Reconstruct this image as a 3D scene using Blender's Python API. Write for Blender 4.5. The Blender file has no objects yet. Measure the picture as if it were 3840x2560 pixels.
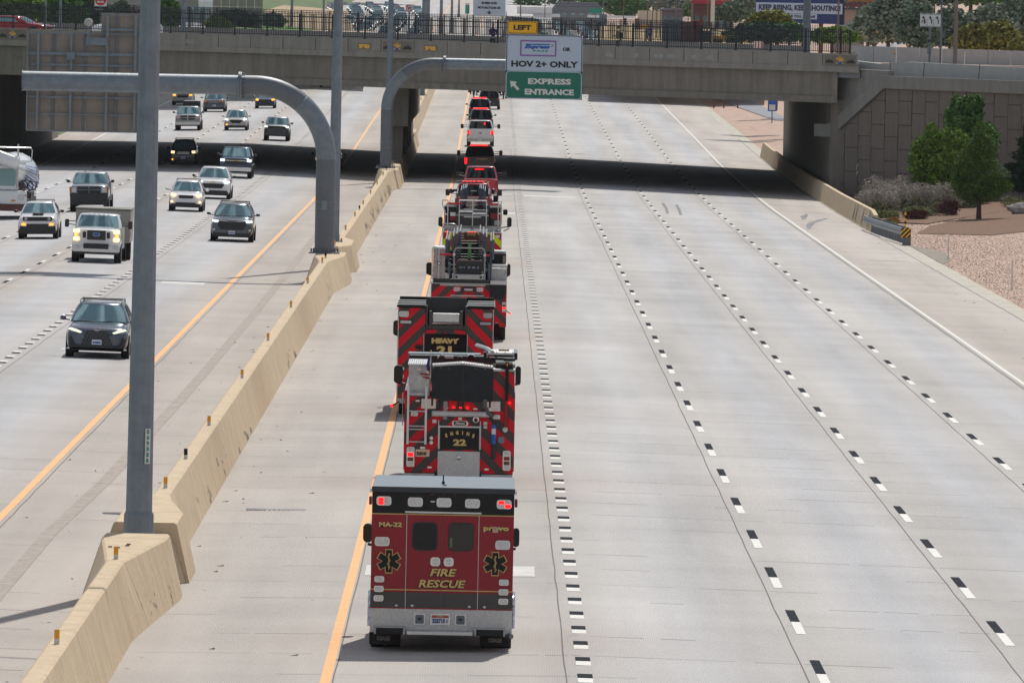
import bpy, bmesh, math, random
from mathutils import Vector, Matrix
random.seed(7)
R=math.radians
C=bpy.data.collections.new("scene"); bpy.context.scene.collection.children.link(C)
SC=bpy.context.scene
# ---------------------------------------------------------------- camera
F=31949.; YAW=R(.157); PIT=R(2.1946); ROL=R(1.15); HC=10.88
fw=Vector((math.sin(YAW)*math.cos(PIT),math.cos(YAW)*math.cos(PIT),-math.sin(PIT)))
rt=Vector((math.cos(YAW),-math.sin(YAW),0)); up=rt.cross(fw)
c_,s_=math.cos(ROL),math.sin(ROL)
RT=rt*c_+up*s_; UP=up*c_-rt*s_
cd=bpy.data.cameras.new("camera"); cam=bpy.data.objects.new("camera",cd); C.objects.link(cam)
cam.matrix_world=Matrix(((RT.x,UP.x,-fw.x,0),(RT.y,UP.y,-fw.y,0),(RT.z,UP.z,-fw.z,HC),(0,0,0,1)))
cd.sensor_width=36; cd.lens=F/3840*36; cd.clip_start=1; cd.clip_end=9000
SC.camera=cam
# ---------------------------------------------------------------- world and sun
SUN_EL=R(50); SUN_AZ=R(12)
w=bpy.data.worlds.new("World"); SC.world=w; w.use_nodes=True
nt=w.node_tree; nt.nodes.clear()
out=nt.nodes.new("ShaderNodeOutputWorld"); bg=nt.nodes.new("ShaderNodeBackground"); sky=nt.nodes.new("ShaderNodeTexSky")
sky.sky_type='NISHITA'; sky.sun_disc=False; sky.sun_elevation=SUN_EL; sky.sun_rotation=SUN_AZ; sky.altitude=1400; sky.dust_density=1.5
bg.inputs[1].default_value=.06
tc=nt.nodes.new("ShaderNodeTexCoord"); mp=nt.nodes.new("ShaderNodeMapping"); mp.inputs['Scale'].default_value=(1,1,2.2)
nz=nt.nodes.new("ShaderNodeTexNoise"); nz.inputs['Scale'].default_value=6.5; nz.inputs['Detail'].default_value=7; nz.inputs['Roughness'].default_value=.58
cr=nt.nodes.new("ShaderNodeValToRGB"); cr.color_ramp.elements[0].position=.49; cr.color_ramp.elements[1].position=.58; mp.inputs['Location'].default_value=(.35,.2,.1)
mx=nt.nodes.new("ShaderNodeMix"); mx.data_type='RGBA'; mx.inputs[7].default_value=(15,15.4,16,1)
L=nt.links.new
L(tc.outputs['Generated'],mp.inputs[0]); L(mp.outputs[0],nz.inputs['Vector']); L(nz.outputs['Fac'],cr.inputs[0]); L(cr.outputs[0],mx.inputs[0])
L(sky.outputs[0],mx.inputs[6]); L(mx.outputs[2],bg.inputs[0]); L(bg.outputs[0],out.inputs[0])
sl=bpy.data.lights.new("sun",'SUN'); so=bpy.data.objects.new("sun",sl); C.objects.link(so)
sl.energy=3.9; sl.angle=R(.55); sl.color=(1,.95,.87)
sd=Vector((math.sin(SUN_AZ)*math.cos(SUN_EL),math.cos(SUN_AZ)*math.cos(SUN_EL),math.sin(SUN_EL)))
so.rotation_euler=sd.to_track_quat('Z','Y').to_euler(); so.location=(0,0,60)
vs=SC.view_settings; vs.view_transform='Standard'; vs.look='None'; vs.exposure=-.2; vs.gamma=1; vs.use_curve_mapping=False
SC.cycles.max_bounces=6; SC.cycles.diffuse_bounces=2; SC.cycles.transparent_max_bounces=6
# ---------------------------------------------------------------- helpers
KN=[(0,0),(300,0),(400,-.04),(500,-.04),(560,.13),(620,.53),(700,1.31),(800,2.22),(900,3.14),(1050,4.52),(1250,6.36),(4000,31.6)]
def prof(Y):
    if Y<=0: return 0.
    for (a,za),(b,zb) in zip(KN,KN[1:]):
        if Y<=b: return za+(zb-za)*(Y-a)/(b-a)
    return KN[-1][1]
def lat(X):
    if X>1.7: return .10-.02*(min(X,21.1)-1.7)
    if X>-6.8: return .012*(X+6.8)
    if X>-18: return .02*(-6.8-X)
    return .224-.02*(-18-max(X,-34))
def G(X,Y): return prof(Y)+lat(X)
def pt(u,v,Y):          # the point at distance Y seen towards (u,v)
    d=fw+RT*((u-1920)/F)-UP*((v-1280)/F); return Vector((0,0,HC))+d*(Y/d.y)
MATS={}
def nodes(m): return m.node_tree.nodes, m.node_tree.links
def mat(name,col,rough=.6,metal=0.,var=.12,scale=8.,bump=0.,emit=0.,coat=0.,streak=0.,spec=.5,bscale=None,ior=1.5):
    if name in MATS: return MATS[name]
    m=bpy.data.materials.new(name); m.use_nodes=True; N,Lk=nodes(m); b=N['Principled BSDF']; MATS[name]=m
    b.inputs['Roughness'].default_value=rough; b.inputs['Metallic'].default_value=metal; b.inputs['Coat Weight'].default_value=coat
    b.inputs['IOR'].default_value=ior; b.inputs['Coat Roughness'].default_value=.06; b.inputs['Specular IOR Level'].default_value=spec
    if emit:
        b.inputs['Emission Color'].default_value=(*col,1); b.inputs['Emission Strength'].default_value=emit; b.inputs['Base Color'].default_value=(*col,1); return m
    t=N.new('ShaderNodeTexCoord'); n=N.new('ShaderNodeTexNoise'); n.inputs['Scale'].default_value=scale; n.inputs['Detail'].default_value=6; n.inputs['Roughness'].default_value=.65
    src=t.outputs['Object']
    if streak:
        mp=N.new('ShaderNodeMapping'); mp.inputs['Scale'].default_value=(1,1,streak); Lk.new(src,mp.inputs[0]); src=mp.outputs[0]
    Lk.new(src,n.inputs['Vector'])
    r=N.new('ShaderNodeValToRGB'); r.color_ramp.elements[0].position=.3; r.color_ramp.elements[1].position=.7
    r.color_ramp.elements[0].color=(*[max(0,c*(1-var)) for c in col],1); r.color_ramp.elements[1].color=(*[min(1,c*(1+var)) for c in col],1)
    Lk.new(n.outputs['Fac'],r.inputs[0]); Lk.new(r.outputs[0],b.inputs['Base Color'])
    if bump:
        bn=N.new('ShaderNodeTexNoise'); bn.inputs['Scale'].default_value=bscale or scale*6; bn.inputs['Detail'].default_value=4; Lk.new(t.outputs['Object'],bn.inputs['Vector'])
        bb=N.new('ShaderNodeBump'); bb.inputs['Strength'].default_value=bump; bb.inputs['Distance'].default_value=.05; Lk.new(bn.outputs['Fac'],bb.inputs['Height']); Lk.new(bb.outputs[0],b.inputs['Normal'])
    return m
def math_(N,Lk,op,a,b=None):
    n=N.new('ShaderNodeMath'); n.operation=op
    for i,x in enumerate((a,b)):
        if x is None: continue
        if isinstance(x,(int,float)): n.inputs[i].default_value=x
        else: Lk.new(x,n.inputs[i])
    return n.outputs[0]
def chevron(name,c1,c2,period,sgn=1):
    m=bpy.data.materials.new(name); m.use_nodes=True; N,Lk=nodes(m); b=N['Principled BSDF']; MATS[name]=m
    b.inputs['Roughness'].default_value=.4; b.inputs['Specular IOR Level'].default_value=.3
    t=N.new('ShaderNodeTexCoord'); s=N.new('ShaderNodeSeparateXYZ'); Lk.new(t.outputs['Object'],s.inputs[0])
    ax=math_(N,Lk,'ABSOLUTE',s.outputs[0]); v=math_(N,Lk,'ADD',s.outputs[2],ax); v=math_(N,Lk,'DIVIDE',v,period); v=math_(N,Lk,'FRACT',v); v=math_(N,Lk,'GREATER_THAN',v,.5)
    x=N.new('ShaderNodeMix'); x.data_type='RGBA'; x.inputs[6].default_value=(*c1,1); x.inputs[7].default_value=(*c2,1); Lk.new(v,x.inputs[0]); Lk.new(x.outputs[2],b.inputs['Base Color'])
    return m
def diamond(name):
    m=mat(name,(.44,.435,.43),.36,.85,.22,5); N,Lk=nodes(m); b=N['Principled BSDF']
    t=N.new('ShaderNodeTexCoord'); mp=N.new('ShaderNodeMapping'); mp.inputs['Rotation'].default_value=(0,R(45),0); mp.inputs['Scale'].default_value=(14,14,14); Lk.new(t.outputs['Object'],mp.inputs[0])
    ch=N.new('ShaderNodeTexVoronoi'); ch.inputs['Scale'].default_value=3; ch.distance='CHEBYCHEV'; Lk.new(mp.outputs[0],ch.inputs['Vector'])
    bb=N.new('ShaderNodeBump'); bb.inputs['Strength'].default_value=.7; bb.inputs['Distance'].default_value=.01; Lk.new(ch.outputs['Distance'],bb.inputs['Height']); Lk.new(bb.outputs[0],b.inputs['Normal'])
    return m
def road_mat():
    m=bpy.data.materials.new('pavement'); m.use_nodes=True; N,Lk=nodes(m); b=N['Principled BSDF']; b.inputs['Roughness'].default_value=.75; b.inputs['Specular IOR Level'].default_value=.35
    t=N.new('ShaderNodeTexCoord'); s=N.new('ShaderNodeSeparateXYZ'); Lk.new(t.outputs['Object'],s.inputs[0])
    # tone across the carriageway: through lanes paler and cooler, shoulders tan, worn wheel tracks between
    wn=N.new('ShaderNodeTexNoise'); wn.inputs['Scale'].default_value=.03; Lk.new(t.outputs['Object'],wn.inputs['Vector'])
    xw=math_(N,Lk,'ADD',s.outputs[0],math_(N,Lk,'MULTIPLY',math_(N,Lk,'SUBTRACT',wn.outputs['Fac'],.5),.6))
    mr=N.new('ShaderNodeMapRange'); mr.inputs['From Min'].default_value=-34; mr.inputs['From Max'].default_value=22; Lk.new(xw,mr.inputs['Value'])
    r=N.new('ShaderNodeValToRGB'); e=r.color_ramp.elements
    tan=(.415,.37,.335); mid=(.43,.412,.398); pale=(.455,.45,.455); cool=(.425,.428,.45)
    stops=[(-34,tan),(-30.6,tan),(-30,mid),(-26,cool),(-22.5,mid),(-20,cool),(-18.4,tan),(-16.5,cool),(-14.6,mid),(-12.5,cool),(-10.5,tan),(-6.8,(.415,.37,.335)),(-5,(.425,.39,.36)),(-2.9,(.41,.375,.345)),(-1,(.43,.405,.38)),(1.2,(.415,.385,.36)),(2.1,mid),(3.7,pale),(5.4,mid),(6.2,mid),(7.6,cool),(9.1,mid),(9.9,mid),(11.3,cool),(12.8,mid),(13.7,mid),(15,cool),(16.2,mid),(16.9,tan),(20,(.46,.42,.38))]
    while len(e)>1: e.remove(e[-1])
    for i,(x,c) in enumerate(stops):
        p=(x+34)/56
        if i==0: el=e[0]; el.position=p
        else: el=e.new(p)
        el.color=(*c,1)
    Lk.new(mr.outputs[0],r.inputs[0])
    # long soft stains along the travel direction
    mp=N.new('ShaderNodeMapping'); mp.inputs['Scale'].default_value=(.55,.02,1); Lk.new(t.outputs['Object'],mp.inputs[0])
    n1=N.new('ShaderNodeTexNoise'); n1.inputs['Scale'].default_value=1; n1.inputs['Detail'].default_value=5; Lk.new(mp.outputs[0],n1.inputs['Vector'])
    mp2=N.new('ShaderNodeMapping'); mp2.inputs['Scale'].default_value=(.18,.05,1); Lk.new(t.outputs['Object'],mp2.inputs[0])
    n2=N.new('ShaderNodeTexNoise'); n2.inputs['Scale'].default_value=1; n2.inputs['Detail'].default_value=8; n2.inputs['Roughness'].default_value=.6; Lk.new(mp2.outputs[0],n2.inputs['Vector'])
    n3=N.new('ShaderNodeTexNoise'); n3.inputs['Scale'].default_value=9; n3.inputs['Detail'].default_value=4; Lk.new(t.outputs['Object'],n3.inputs['Vector'])
    # slab to slab tone: one value per 4.55 m slab and lane
    fx=math_(N,Lk,'FLOOR',math_(N,Lk,'DIVIDE',math_(N,Lk,'ADD',s.outputs[0],100-5.5),3.66)); fy=math_(N,Lk,'FLOOR',math_(N,Lk,'DIVIDE',math_(N,Lk,'SUBTRACT',s.outputs[1],2.6),4.55))
    cb=N.new('ShaderNodeCombineXYZ'); Lk.new(fx,cb.inputs[0]); Lk.new(fy,cb.inputs[1]); wh=N.new('ShaderNodeTexWhiteNoise'); Lk.new(cb.outputs[0],wh.inputs['Vector'])
    # dark transverse wear bands as seen across the through lanes
    mp4=N.new('ShaderNodeMapping'); mp4.inputs['Scale'].default_value=(.10,.22,1); Lk.new(t.outputs['Object'],mp4.inputs[0])
    n4=N.new('ShaderNodeTexNoise'); n4.inputs['Scale'].default_value=1; n4.inputs['Detail'].default_value=6; Lk.new(mp4.outputs[0],n4.inputs['Vector'])
    def c0(o,k): return math_(N,Lk,'MULTIPLY',math_(N,Lk,'SUBTRACT',o,.5),k)
    f=math_(N,Lk,'ADD',1.0,c0(n1.outputs['Fac'],.7)); f=math_(N,Lk,'ADD',f,c0(n2.outputs['Fac'],.36)); f=math_(N,Lk,'ADD',f,c0(n3.outputs['Fac'],.22)); f=math_(N,Lk,'ADD',f,c0(wh.outputs['Value'],.05)); f=math_(N,Lk,'ADD',f,c0(n4.outputs['Fac'],.34))
    vm=N.new('ShaderNodeVectorMath'); vm.operation='SCALE'; Lk.new(r.outputs[0],vm.inputs[0]); Lk.new(f,vm.inputs['Scale']); Lk.new(vm.outputs[0],b.inputs['Base Color'])
    # longitudinal tining
    wv=N.new('ShaderNodeTexWave'); wv.bands_direction='X'; wv.inputs['Scale'].default_value=8; wv.inputs['Distortion'].default_value=.6; wv.inputs['Detail'].default_value=1; Lk.new(t.outputs['Object'],wv.inputs['Vector'])
    hb=math_(N,Lk,'ADD',wv.outputs['Fac'],n3.outputs['Fac'])
    bb=N.new('ShaderNodeBump'); bb.inputs['Strength'].default_value=.25; bb.inputs['Distance'].default_value=.01; Lk.new(hb,bb.inputs['Height']); Lk.new(bb.outputs[0],b.inputs['Normal'])
    return m
def conc(name,col,streaks=.25,dirt=None,z0=0.):
    """weathered concrete with vertical rain streaks"""
    m=mat(name,col,.85,0,.07,1.5,bump=.3,bscale=14); N,Lk=nodes(m); b=N['Principled BSDF']
    base=b.inputs['Base Color'].links[0].from_socket
    t=N.new('ShaderNodeTexCoord'); mp=N.new('ShaderNodeMapping'); mp.inputs['Scale'].default_value=(1.6,1.6,.12); Lk.new(t.outputs['Object'],mp.inputs[0])
    n=N.new('ShaderNodeTexNoise'); n.inputs['Scale'].default_value=1.4; n.inputs['Detail'].default_value=7; n.inputs['Roughness'].default_value=.7; Lk.new(mp.outputs[0],n.inputs['Vector'])
    f=math_(N,Lk,'ADD',1.0,math_(N,Lk,'MULTIPLY',math_(N,Lk,'SUBTRACT',n.outputs['Fac'],.5),streaks*2))
    vm=N.new('ShaderNodeVectorMath'); vm.operation='SCALE'; Lk.new(base,vm.inputs[0]); Lk.new(f,vm.inputs['Scale'])
    o=vm.outputs[0]
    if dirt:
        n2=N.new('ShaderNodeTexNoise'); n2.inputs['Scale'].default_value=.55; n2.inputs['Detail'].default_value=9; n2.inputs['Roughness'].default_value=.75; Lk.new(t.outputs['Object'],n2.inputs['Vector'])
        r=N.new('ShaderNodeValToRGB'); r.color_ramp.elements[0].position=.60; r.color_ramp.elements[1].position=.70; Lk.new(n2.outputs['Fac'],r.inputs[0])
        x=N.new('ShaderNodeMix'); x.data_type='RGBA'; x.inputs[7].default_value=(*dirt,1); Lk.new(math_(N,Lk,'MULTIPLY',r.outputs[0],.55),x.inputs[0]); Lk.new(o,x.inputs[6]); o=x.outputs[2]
    Lk.new(o,b.inputs['Base Color']); return m
class MB:
    def __init__(s): s.v=[]; s.f=[]; s.sm=[]
    def add(s,vs,fs,sm=False):
        o=len(s.v); s.v+= [tuple(v) for v in vs]; s.f+=[tuple(i+o for i in f) for f in fs]; s.sm+=[sm]*len(fs); return s
    def box(s,x0,x1,y0,y1,z0,z1,M=None):
        vs=[Vector((x,y,z)) for x in(x0,x1) for y in(y0,y1) for z in(z0,z1)]
        if M: vs=[M@v for v in vs]
        return s.add(vs,[(0,1,3,2),(4,6,7,5),(0,4,5,1),(2,3,7,6),(0,2,6,4),(1,5,7,3)])
    def prism(s,poly,a,b):   # poly of Vectors, extruded from offset a to offset b (Vectors)
        n=len(poly); a=Vector(a); b=Vector(b); vs=[Vector(p)+a for p in poly]+[Vector(p)+b for p in poly]
        return s.add(vs,[tuple(range(n))[::-1],tuple(range(n,2*n))]+[(i,(i+1)%n,n+(i+1)%n,n+i) for i in range(n)])
    def plate(s,poly2,y0,y1): # polygon in x,z, thickness along y
        return s.prism([(x,0,z) for x,z in poly2],(0,y0,0),(0,y1,0))
    def rrect(s,cx,cz,w,h,y0,y1,r=.02,n=4):
        r=min(r,w/2,h/2); p=[]
        for k,(sx,sz) in enumerate(((1,1),(-1,1),(-1,-1),(1,-1))):
            for i in range(n+1):
                a=R(90*k+90*i/n); p.append((cx+sx*(w/2-r)+r*math.cos(a),cz+sz*(h/2-r)+r*math.sin(a)))
        return s.plate(p,y0,y1)
    def tube(s,pts,r,n=8,caps=True):
        pts=[Vector(p) for p in pts]; rs=r if isinstance(r,(list,tuple)) else [r]*len(pts); vs=[]; prev=None
        for i,p in enumerate(pts):
            d=(pts[min(i+1,len(pts)-1)]-pts[max(i-1,0)]).normalized()
            if prev is None: a=d.orthogonal().normalized()
            else: a=(prev-d*prev.dot(d)).normalized()
            prev=a; b=d.cross(a)
            for k in range(n): t=2*math.pi*k/n; vs.append(p+(a*math.cos(t)+b*math.sin(t))*rs[i])
        fs=[(i*n+k,i*n+(k+1)%n,(i+1)*n+(k+1)%n,(i+1)*n+k) for i in range(len(pts)-1) for k in range(n)]
        s.add(vs,fs,True)
        if caps: s.add(vs[:n],[tuple(range(n))[::-1]]); s.add(vs[-n:],[tuple(range(n))])
        return s
    def loft(s,rings,sm=True,caps=True,closed=True):
        n=len(rings[0]); vs=[p for r in rings for p in r]; k=n if closed else n-1
        s.add(vs,[(i*n+j,i*n+(j+1)%n,(i+1)*n+(j+1)%n,(i+1)*n+j) for i in range(len(rings)-1) for j in range(k)],sm)
        if caps: s.add(rings[0],[tuple(range(n))[::-1]]); s.add(rings[-1],[tuple(range(n))])
        return s
    def ball(s,c,r,n=8,m=5):
        c=Vector(c); r=Vector(r) if not isinstance(r,(int,float)) else Vector((r,r,r)); rings=[]
        for i in range(m+1):
            t=math.pi*(.02+.96*i/m); rings.append([c+Vector((r.x*math.sin(t)*math.cos(2*math.pi*k/n),r.y*math.sin(t)*math.sin(2*math.pi*k/n),r.z*math.cos(t))) for k in range(n)])
        return s.loft(rings)
    def build(s,name,m,parent=None,bevel=0,sub=0,kind=None,label=None,seg=2):
        me=bpy.data.meshes.new(name); me.from_pydata(s.v,[],s.f); me.polygons.foreach_set('use_smooth',s.sm); me.update()
        bm=bmesh.new(); bm.from_mesh(me)
        if sub: bmesh.ops.remove_doubles(bm,verts=bm.verts,dist=1e-4)
        bmesh.ops.recalc_face_normals(bm,faces=bm.faces); bm.to_mesh(me); bm.free()
        o=bpy.data.objects.new(name,me); C.objects.link(o); me.materials.append(m)
        if parent: o.parent=parent
        if bevel: b=o.modifiers.new('b','BEVEL'); b.width=bevel; b.segments=seg; b.limit_method='ANGLE'; b.angle_limit=R(35)
        if sub: b=o.modifiers.new('s','SUBSURF'); b.levels=sub; b.render_levels=sub
        if kind: o['kind']=kind
        if label: o['label']=label
        return o
def thing(name,label,cat,loc=(0,0,0),rz=0,group=None):
    o=bpy.data.objects.new(name,None); C.objects.link(o); o.location=loc; o.rotation_euler=(0,0,rz); o['label']=label; o['category']=cat
    if group: o['group']=group
    return o
def tag(o,label,cat,group=None):
    o['label']=label; o['category']=cat
    if group: o['group']=group
    return o
def dup(o,parent=None):
    c=o.copy(); C.objects.link(c)
    if parent: c.parent=parent
    for ch in [x for x in KIDS.get(o.name,())]: dup(ch,c)
    return c
KIDS={}
def index_kids():
    KIDS.clear()
    for o in C.objects:
        if o.parent: KIDS.setdefault(o.parent.name,[]).append(o)
def text(name,body,size,m,parent,x,y,z,w=None,shear=0,bold=0,ext=.004,mirror=False,label=None):
    cu=bpy.data.curves.new(name,'FONT'); cu.body=body; cu.size=size; cu.align_x='CENTER'; cu.align_y='CENTER'; cu.shear=shear; cu.offset=bold; cu.extrude=ext; cu.resolution_u=2
    o=bpy.data.objects.new(name,cu); C.objects.link(o); dg=bpy.context.evaluated_depsgraph_get(); me=bpy.data.meshes.new_from_object(o.evaluated_get(dg))
    bpy.data.objects.remove(o); o=bpy.data.objects.new(name,me); me.materials.clear(); me.materials.append(m); C.objects.link(o)
    if len(me.vertices):
        xs=[v.co.x for v in me.vertices]; ys=[v.co.y for v in me.vertices]; k=(w/(max(xs)-min(xs))) if w else 1; cy=(max(ys)+min(ys))/2; cx=(max(xs)+min(xs))/2
        kh=size/(max(ys)-min(ys))
        for v in me.vertices: v.co=Vector(((v.co.x-cx)*k,-v.co.z,(v.co.y-cy)*kh))   # facing -Y, size is the letters' full height
    o.location=(x,y,z)
    if parent: o.parent=parent
    if label: o['label']=label
    return o
# ---------------------------------------------------------------- materials
M=dict(
 road=road_mat(), joint=mat('joint',(.10,.095,.09),.9), sealant=mat('sealant',(.20,.19,.185),.95,spec=.1), crack=mat('crack',(.27,.25,.23),.9), white=mat('white_line',(.70,.69,.66),.6,0,.1,3), black=mat('black_line',(.03,.035,.045),.95,0,.2,3,spec=.05),
 yellow=mat('yellow_line',(.86,.40,.11),.6,0,.12,2), skid=mat('skid',(.355,.305,.265),.8,0,.25,3),dskid=mat('dark_skid',(.28,.28,.285),.9,0,.4,2,spec=.1),
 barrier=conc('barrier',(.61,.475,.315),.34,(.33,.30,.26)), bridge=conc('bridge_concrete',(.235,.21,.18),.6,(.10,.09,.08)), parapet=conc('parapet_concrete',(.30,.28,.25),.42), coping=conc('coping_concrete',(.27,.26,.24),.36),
 ramp=conc('ramp_barrier',(.44,.44,.43),.12), mse=conc('wall_panel',(.20,.17,.145),.25), dark=mat('shaded_concrete',(.045,.044,.046),.9),  # dark: ordinary concrete, with the underpass shade put into its base colour
 galv=mat('galvanised_steel',(.20,.235,.27),.45,.4,.16,3.5,bump=.1,bscale=9), galvd=mat('dull_steel',(.15,.165,.185),.5,.35,.12,1.2), signback=mat('sign_back',(.30,.255,.22),.5,.25,.1,1.3), fence=mat('black_steel',(.012,.016,.022),.5),
 gravel=mat('pink_gravel',(.50,.355,.285),.95,0,.32,1.3,bump=.25,bscale=25), mulch=mat('bark_mulch',(.19,.105,.065),.95,0,.4,6,bump=1,bscale=10), gutter=mat('old_concrete',(.52,.48,.41),.9,0,.2,1.2), dirt=mat('dirt',(.30,.26,.22),.95,0,.25,1.5),
 asph=mat('asphalt',(.27,.28,.31),.9,0,.08,.5), grass=mat('grass',(.10,.15,.05),.95,0,.4,.3), dry=mat('dry_slope',(.42,.31,.19),.95,0,.2,.1),
 tyre=mat('tyre',(.018,.018,.019),.8,0,.2,10), rim=mat('rim',(.35,.35,.36),.3,.8), glass=mat('car_glass',(.20,.33,.36),.05,.55,.1,2,spec=.9), trim=mat('black_trim',(.02,.021,.023),.45), chrome=mat('chrome',(.62,.62,.62),.12,1.), grille=mat('grille_mesh',(.04,.04,.042),.35,.5,.6,60),
 lampg=mat('lamp_glass',(.55,.56,.58),.12,.5,.2,30), alu=mat('aluminium',(.6,.6,.6),.3,.85,.08,4), diam=diamond('diamond_plate'), amber=mat('amber_lens',(.8,.25,.02),.2), redl=mat('red_lens',(.28,.01,.01),.15,0,.2,20), plate=mat('plate',(.75,.75,.78),.5), gold=mat('gold',(.62,.43,.16),.35,.35),
 e_red=mat('lit_red',(1,.003,.004),emit=7), e_org=mat('lit_amber',(1,.36,.03),emit=2.6), e_warm=mat('lit_warm',(1,.68,.36),emit=2.0), e_white=mat('lit_white',(.88,1,.95),emit=1.7), e_lime=mat('lit_lime',(.93,1,.72),emit=1.0), e_blue=mat('lit_blue',(.1,.2,1),emit=6),
 firered=mat('fire_red',(.50,.005,.016),.25,0,.04,2,coat=.25,spec=.3), darkred=mat('rescue_red',(.27,.003,.015),.2,0,.06,2,coat=.3,spec=.3), blackp=mat('black_paint',(.006,.006,.008),.15,0,.1,2,coat=.1,spec=.25), vglass=mat('dark_window',(.006,.008,.01),.05,0,.1,2,spec=.4), charcoal=mat('charcoal_band',(.055,.045,.042),.5), canvas=mat('black_canvas',(.014,.016,.02),.75,0,.25,5,bump=.6,bscale=9),
 roofblue=mat('grey_roof',(.115,.155,.19),.4,.2,.12,3,streak=.3), orange=mat('orange_sheet',(.85,.38,.01),.5), sgreen=mat('sign_green',(0,.155,.10),.45,0,.03,2), swhite=mat('sign_white',(.50,.58,.70),.45,0,.03,2), syel=mat('sign_yellow',(.90,.47,.0),.45,0,.03,2), sblack=mat('sign_black',(.01,.01,.012),.5), purple=mat('sign_purple',(.27,.13,.42),.5), sblue=mat('sign_blue',(.015,.12,.48),.5), bteal=mat('sign_teal',(.01,.30,.24),.5),
 led=mat('ladder_blue_grey',(.10,.125,.16),.5,.2), rubber=mat('rubber',(.02,.02,.02),.8), wood=mat('weathered_pole',(.22,.17,.14),.9), rust=mat('rust_brown',(.14,.055,.05),.7), trunk=mat('bark',(.09,.07,.055),.95), rock=mat('rock',(.33,.31,.29),.9,0,.25,2,bump=1), skin=mat('skin',(.35,.2,.14),.6), conw=mat('pale_wall',(.30,.29,.28),.9,0,.08,.3))
M['bplate']=mat('bright_plate',(.66,.64,.62),.5,.45,.16,22,bump=.5,bscale=60)
M['chev']=chevron('chevron_red_charcoal',(.66,.004,.016),(.075,.055,.05),.52); M['chevy']=chevron('chevron_red_yellow',(.5,.01,.01),(.70,.80,.0),.60)
def leafmat(n,c,v=.35): return mat(n,c,.8,0,v,2.2,spec=.2)
# ---------------------------------------------------------------- ground, road and markings
YS=[60,100,150,200,250,300,350,400,450,500,530,560,590,620,660,700,750,800,850,900,975,1050,1150,1250,1400,1600,1900,2300,3000,4000]
def sheet(xs,ys,zf): 
    b=MB(); n=len(xs); b.add([(x,y,zf(x,y)) for y in ys for x in xs],[(j*n+i,j*n+i+1,(j+1)*n+i+1,(j+1)*n+i) for j in range(len(ys)-1) for i in range(n-1)],True); return b
road=sheet([-33.6,-30,-26,-22,-18,-14,-10,-6.8,-4,-1,1.7,6,10,14,18,20.3],YS,G).build('road',M['road'],kind='structure')
def strip(b,x0,x1,y0,y1,dz=.006,step=20.):
    n=max(1,int((y1-y0)/step)); vs=[]; 
    for i in range(n+1):
        y=y0+(y1-y0)*i/n; vs+=[(x0,y,G(x0,y)+dz),(x1,y,G(x1,y)+dz)]
    b.add(vs,[(2*i,2*i+1,2*i+3,2*i+2) for i in range(n)])
def wob(b,x,y0,y1,wd,dz=.005,amp=.02,step=3.):
    n=int((y1-y0)/step); vs=[]
    for i in range(n+1):
        y=y0+(y1-y0)*i/n; xx=x+random.uniform(-amp,amp); vs+=[(xx,y,G(xx,y)+dz),(xx+wd,y,G(xx,y)+dz)]
    b.add(vs,[(2*i,2*i+1,2*i+3,2*i+2) for i in range(n)])
for nm,x,wd in (('yellow_line',-2.62,.17),('yellow_line',-10.32,.17)):
    b=MB(); strip(b,x,x+wd,100,2400); b.build(nm,M['yellow'],road,kind='stuff')
b=MB(); strip(b,16.5,16.62,100,2400); strip(b,-30.35,-30.2,100,1500); b.build('edge_line',M['white'],road,kind='stuff')
def dashes(X,wd,Yb,per,ln,rev=False,y0=100,y1=1500):
    bw,bb=MB(),MB(); k0=math.ceil((y0-Yb)/per); k1=int((y1-Yb)/per)
    for k in range(k0,k1):
        y=Yb+k*per
        a,c=(bb,bw) if rev else (bw,bb)
        strip(a,X,X+wd,y-ln,y); strip(c,X,X+wd,y,y+ln)
    bw.build('lane_dashes',M['white'],road,kind='stuff'); bb.build('black_dashes',M['black'],road,kind='stuff')
S=12.192
dashes(5.56,.17,824.27,S,3.05); dashes(9.22,.17,872.25,S,3.05); dashes(12.87,.17,884.09,S,3.05)
dashes(1.56,.25,142.3,3.658,.92,y1=900)
dashes(-14.70,.25,259.5,3.658,.92,rev=True,y1=900); dashes(-18.75,.15,342.4,S,3.05,rev=True); dashes(-22.55,.15,517,S,3.05,rev=True); dashes(-26.43,.15,542,S,3.05,rev=True)
b=MB()
for x in (1.36,5.36,9.02,12.68,16.3,-14.25,-18.4,-22.2,-26.1): wob(b,x,100,640,.022,amp=.012)
for x in (-2.42,-10.05,16.36): wob(b,x,100,640,.022,amp=.012)
wob(b,20.15,100,700,.04,amp=.02)
b.build('longitudinal_joint',M['sealant'],road,kind='stuff')
b=MB(); lanes=[-30.3,-26.4,-22.5,-18.7,-14.5,-10.1,-7.1,-5.9,-2.4,1.45,5.4,9.1,12.8,16.4,20.2]; y=102.6
while y<420:
    for a,c in zip(lanes,lanes[1:]):
        if a==-7.1: continue
        x=a+.05
        while x<c:
            x2=min(c,x+random.uniform(.5,2.2))
            if random.random()<.62:
                zz=.0055; w_=random.uniform(.02,.045); b.add([(x,y,G(x,y)+zz),(x2,y,G(x2,y)+zz),(x2,y+w_,G(x2,y)+zz),(x,y+w_,G(x,y)+zz)],[(0,1,2,3)])
            x=x2+random.uniform(0,.5)
    y+=4.55
b.build('transverse_joint',M['crack'],road,kind='stuff')
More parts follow.
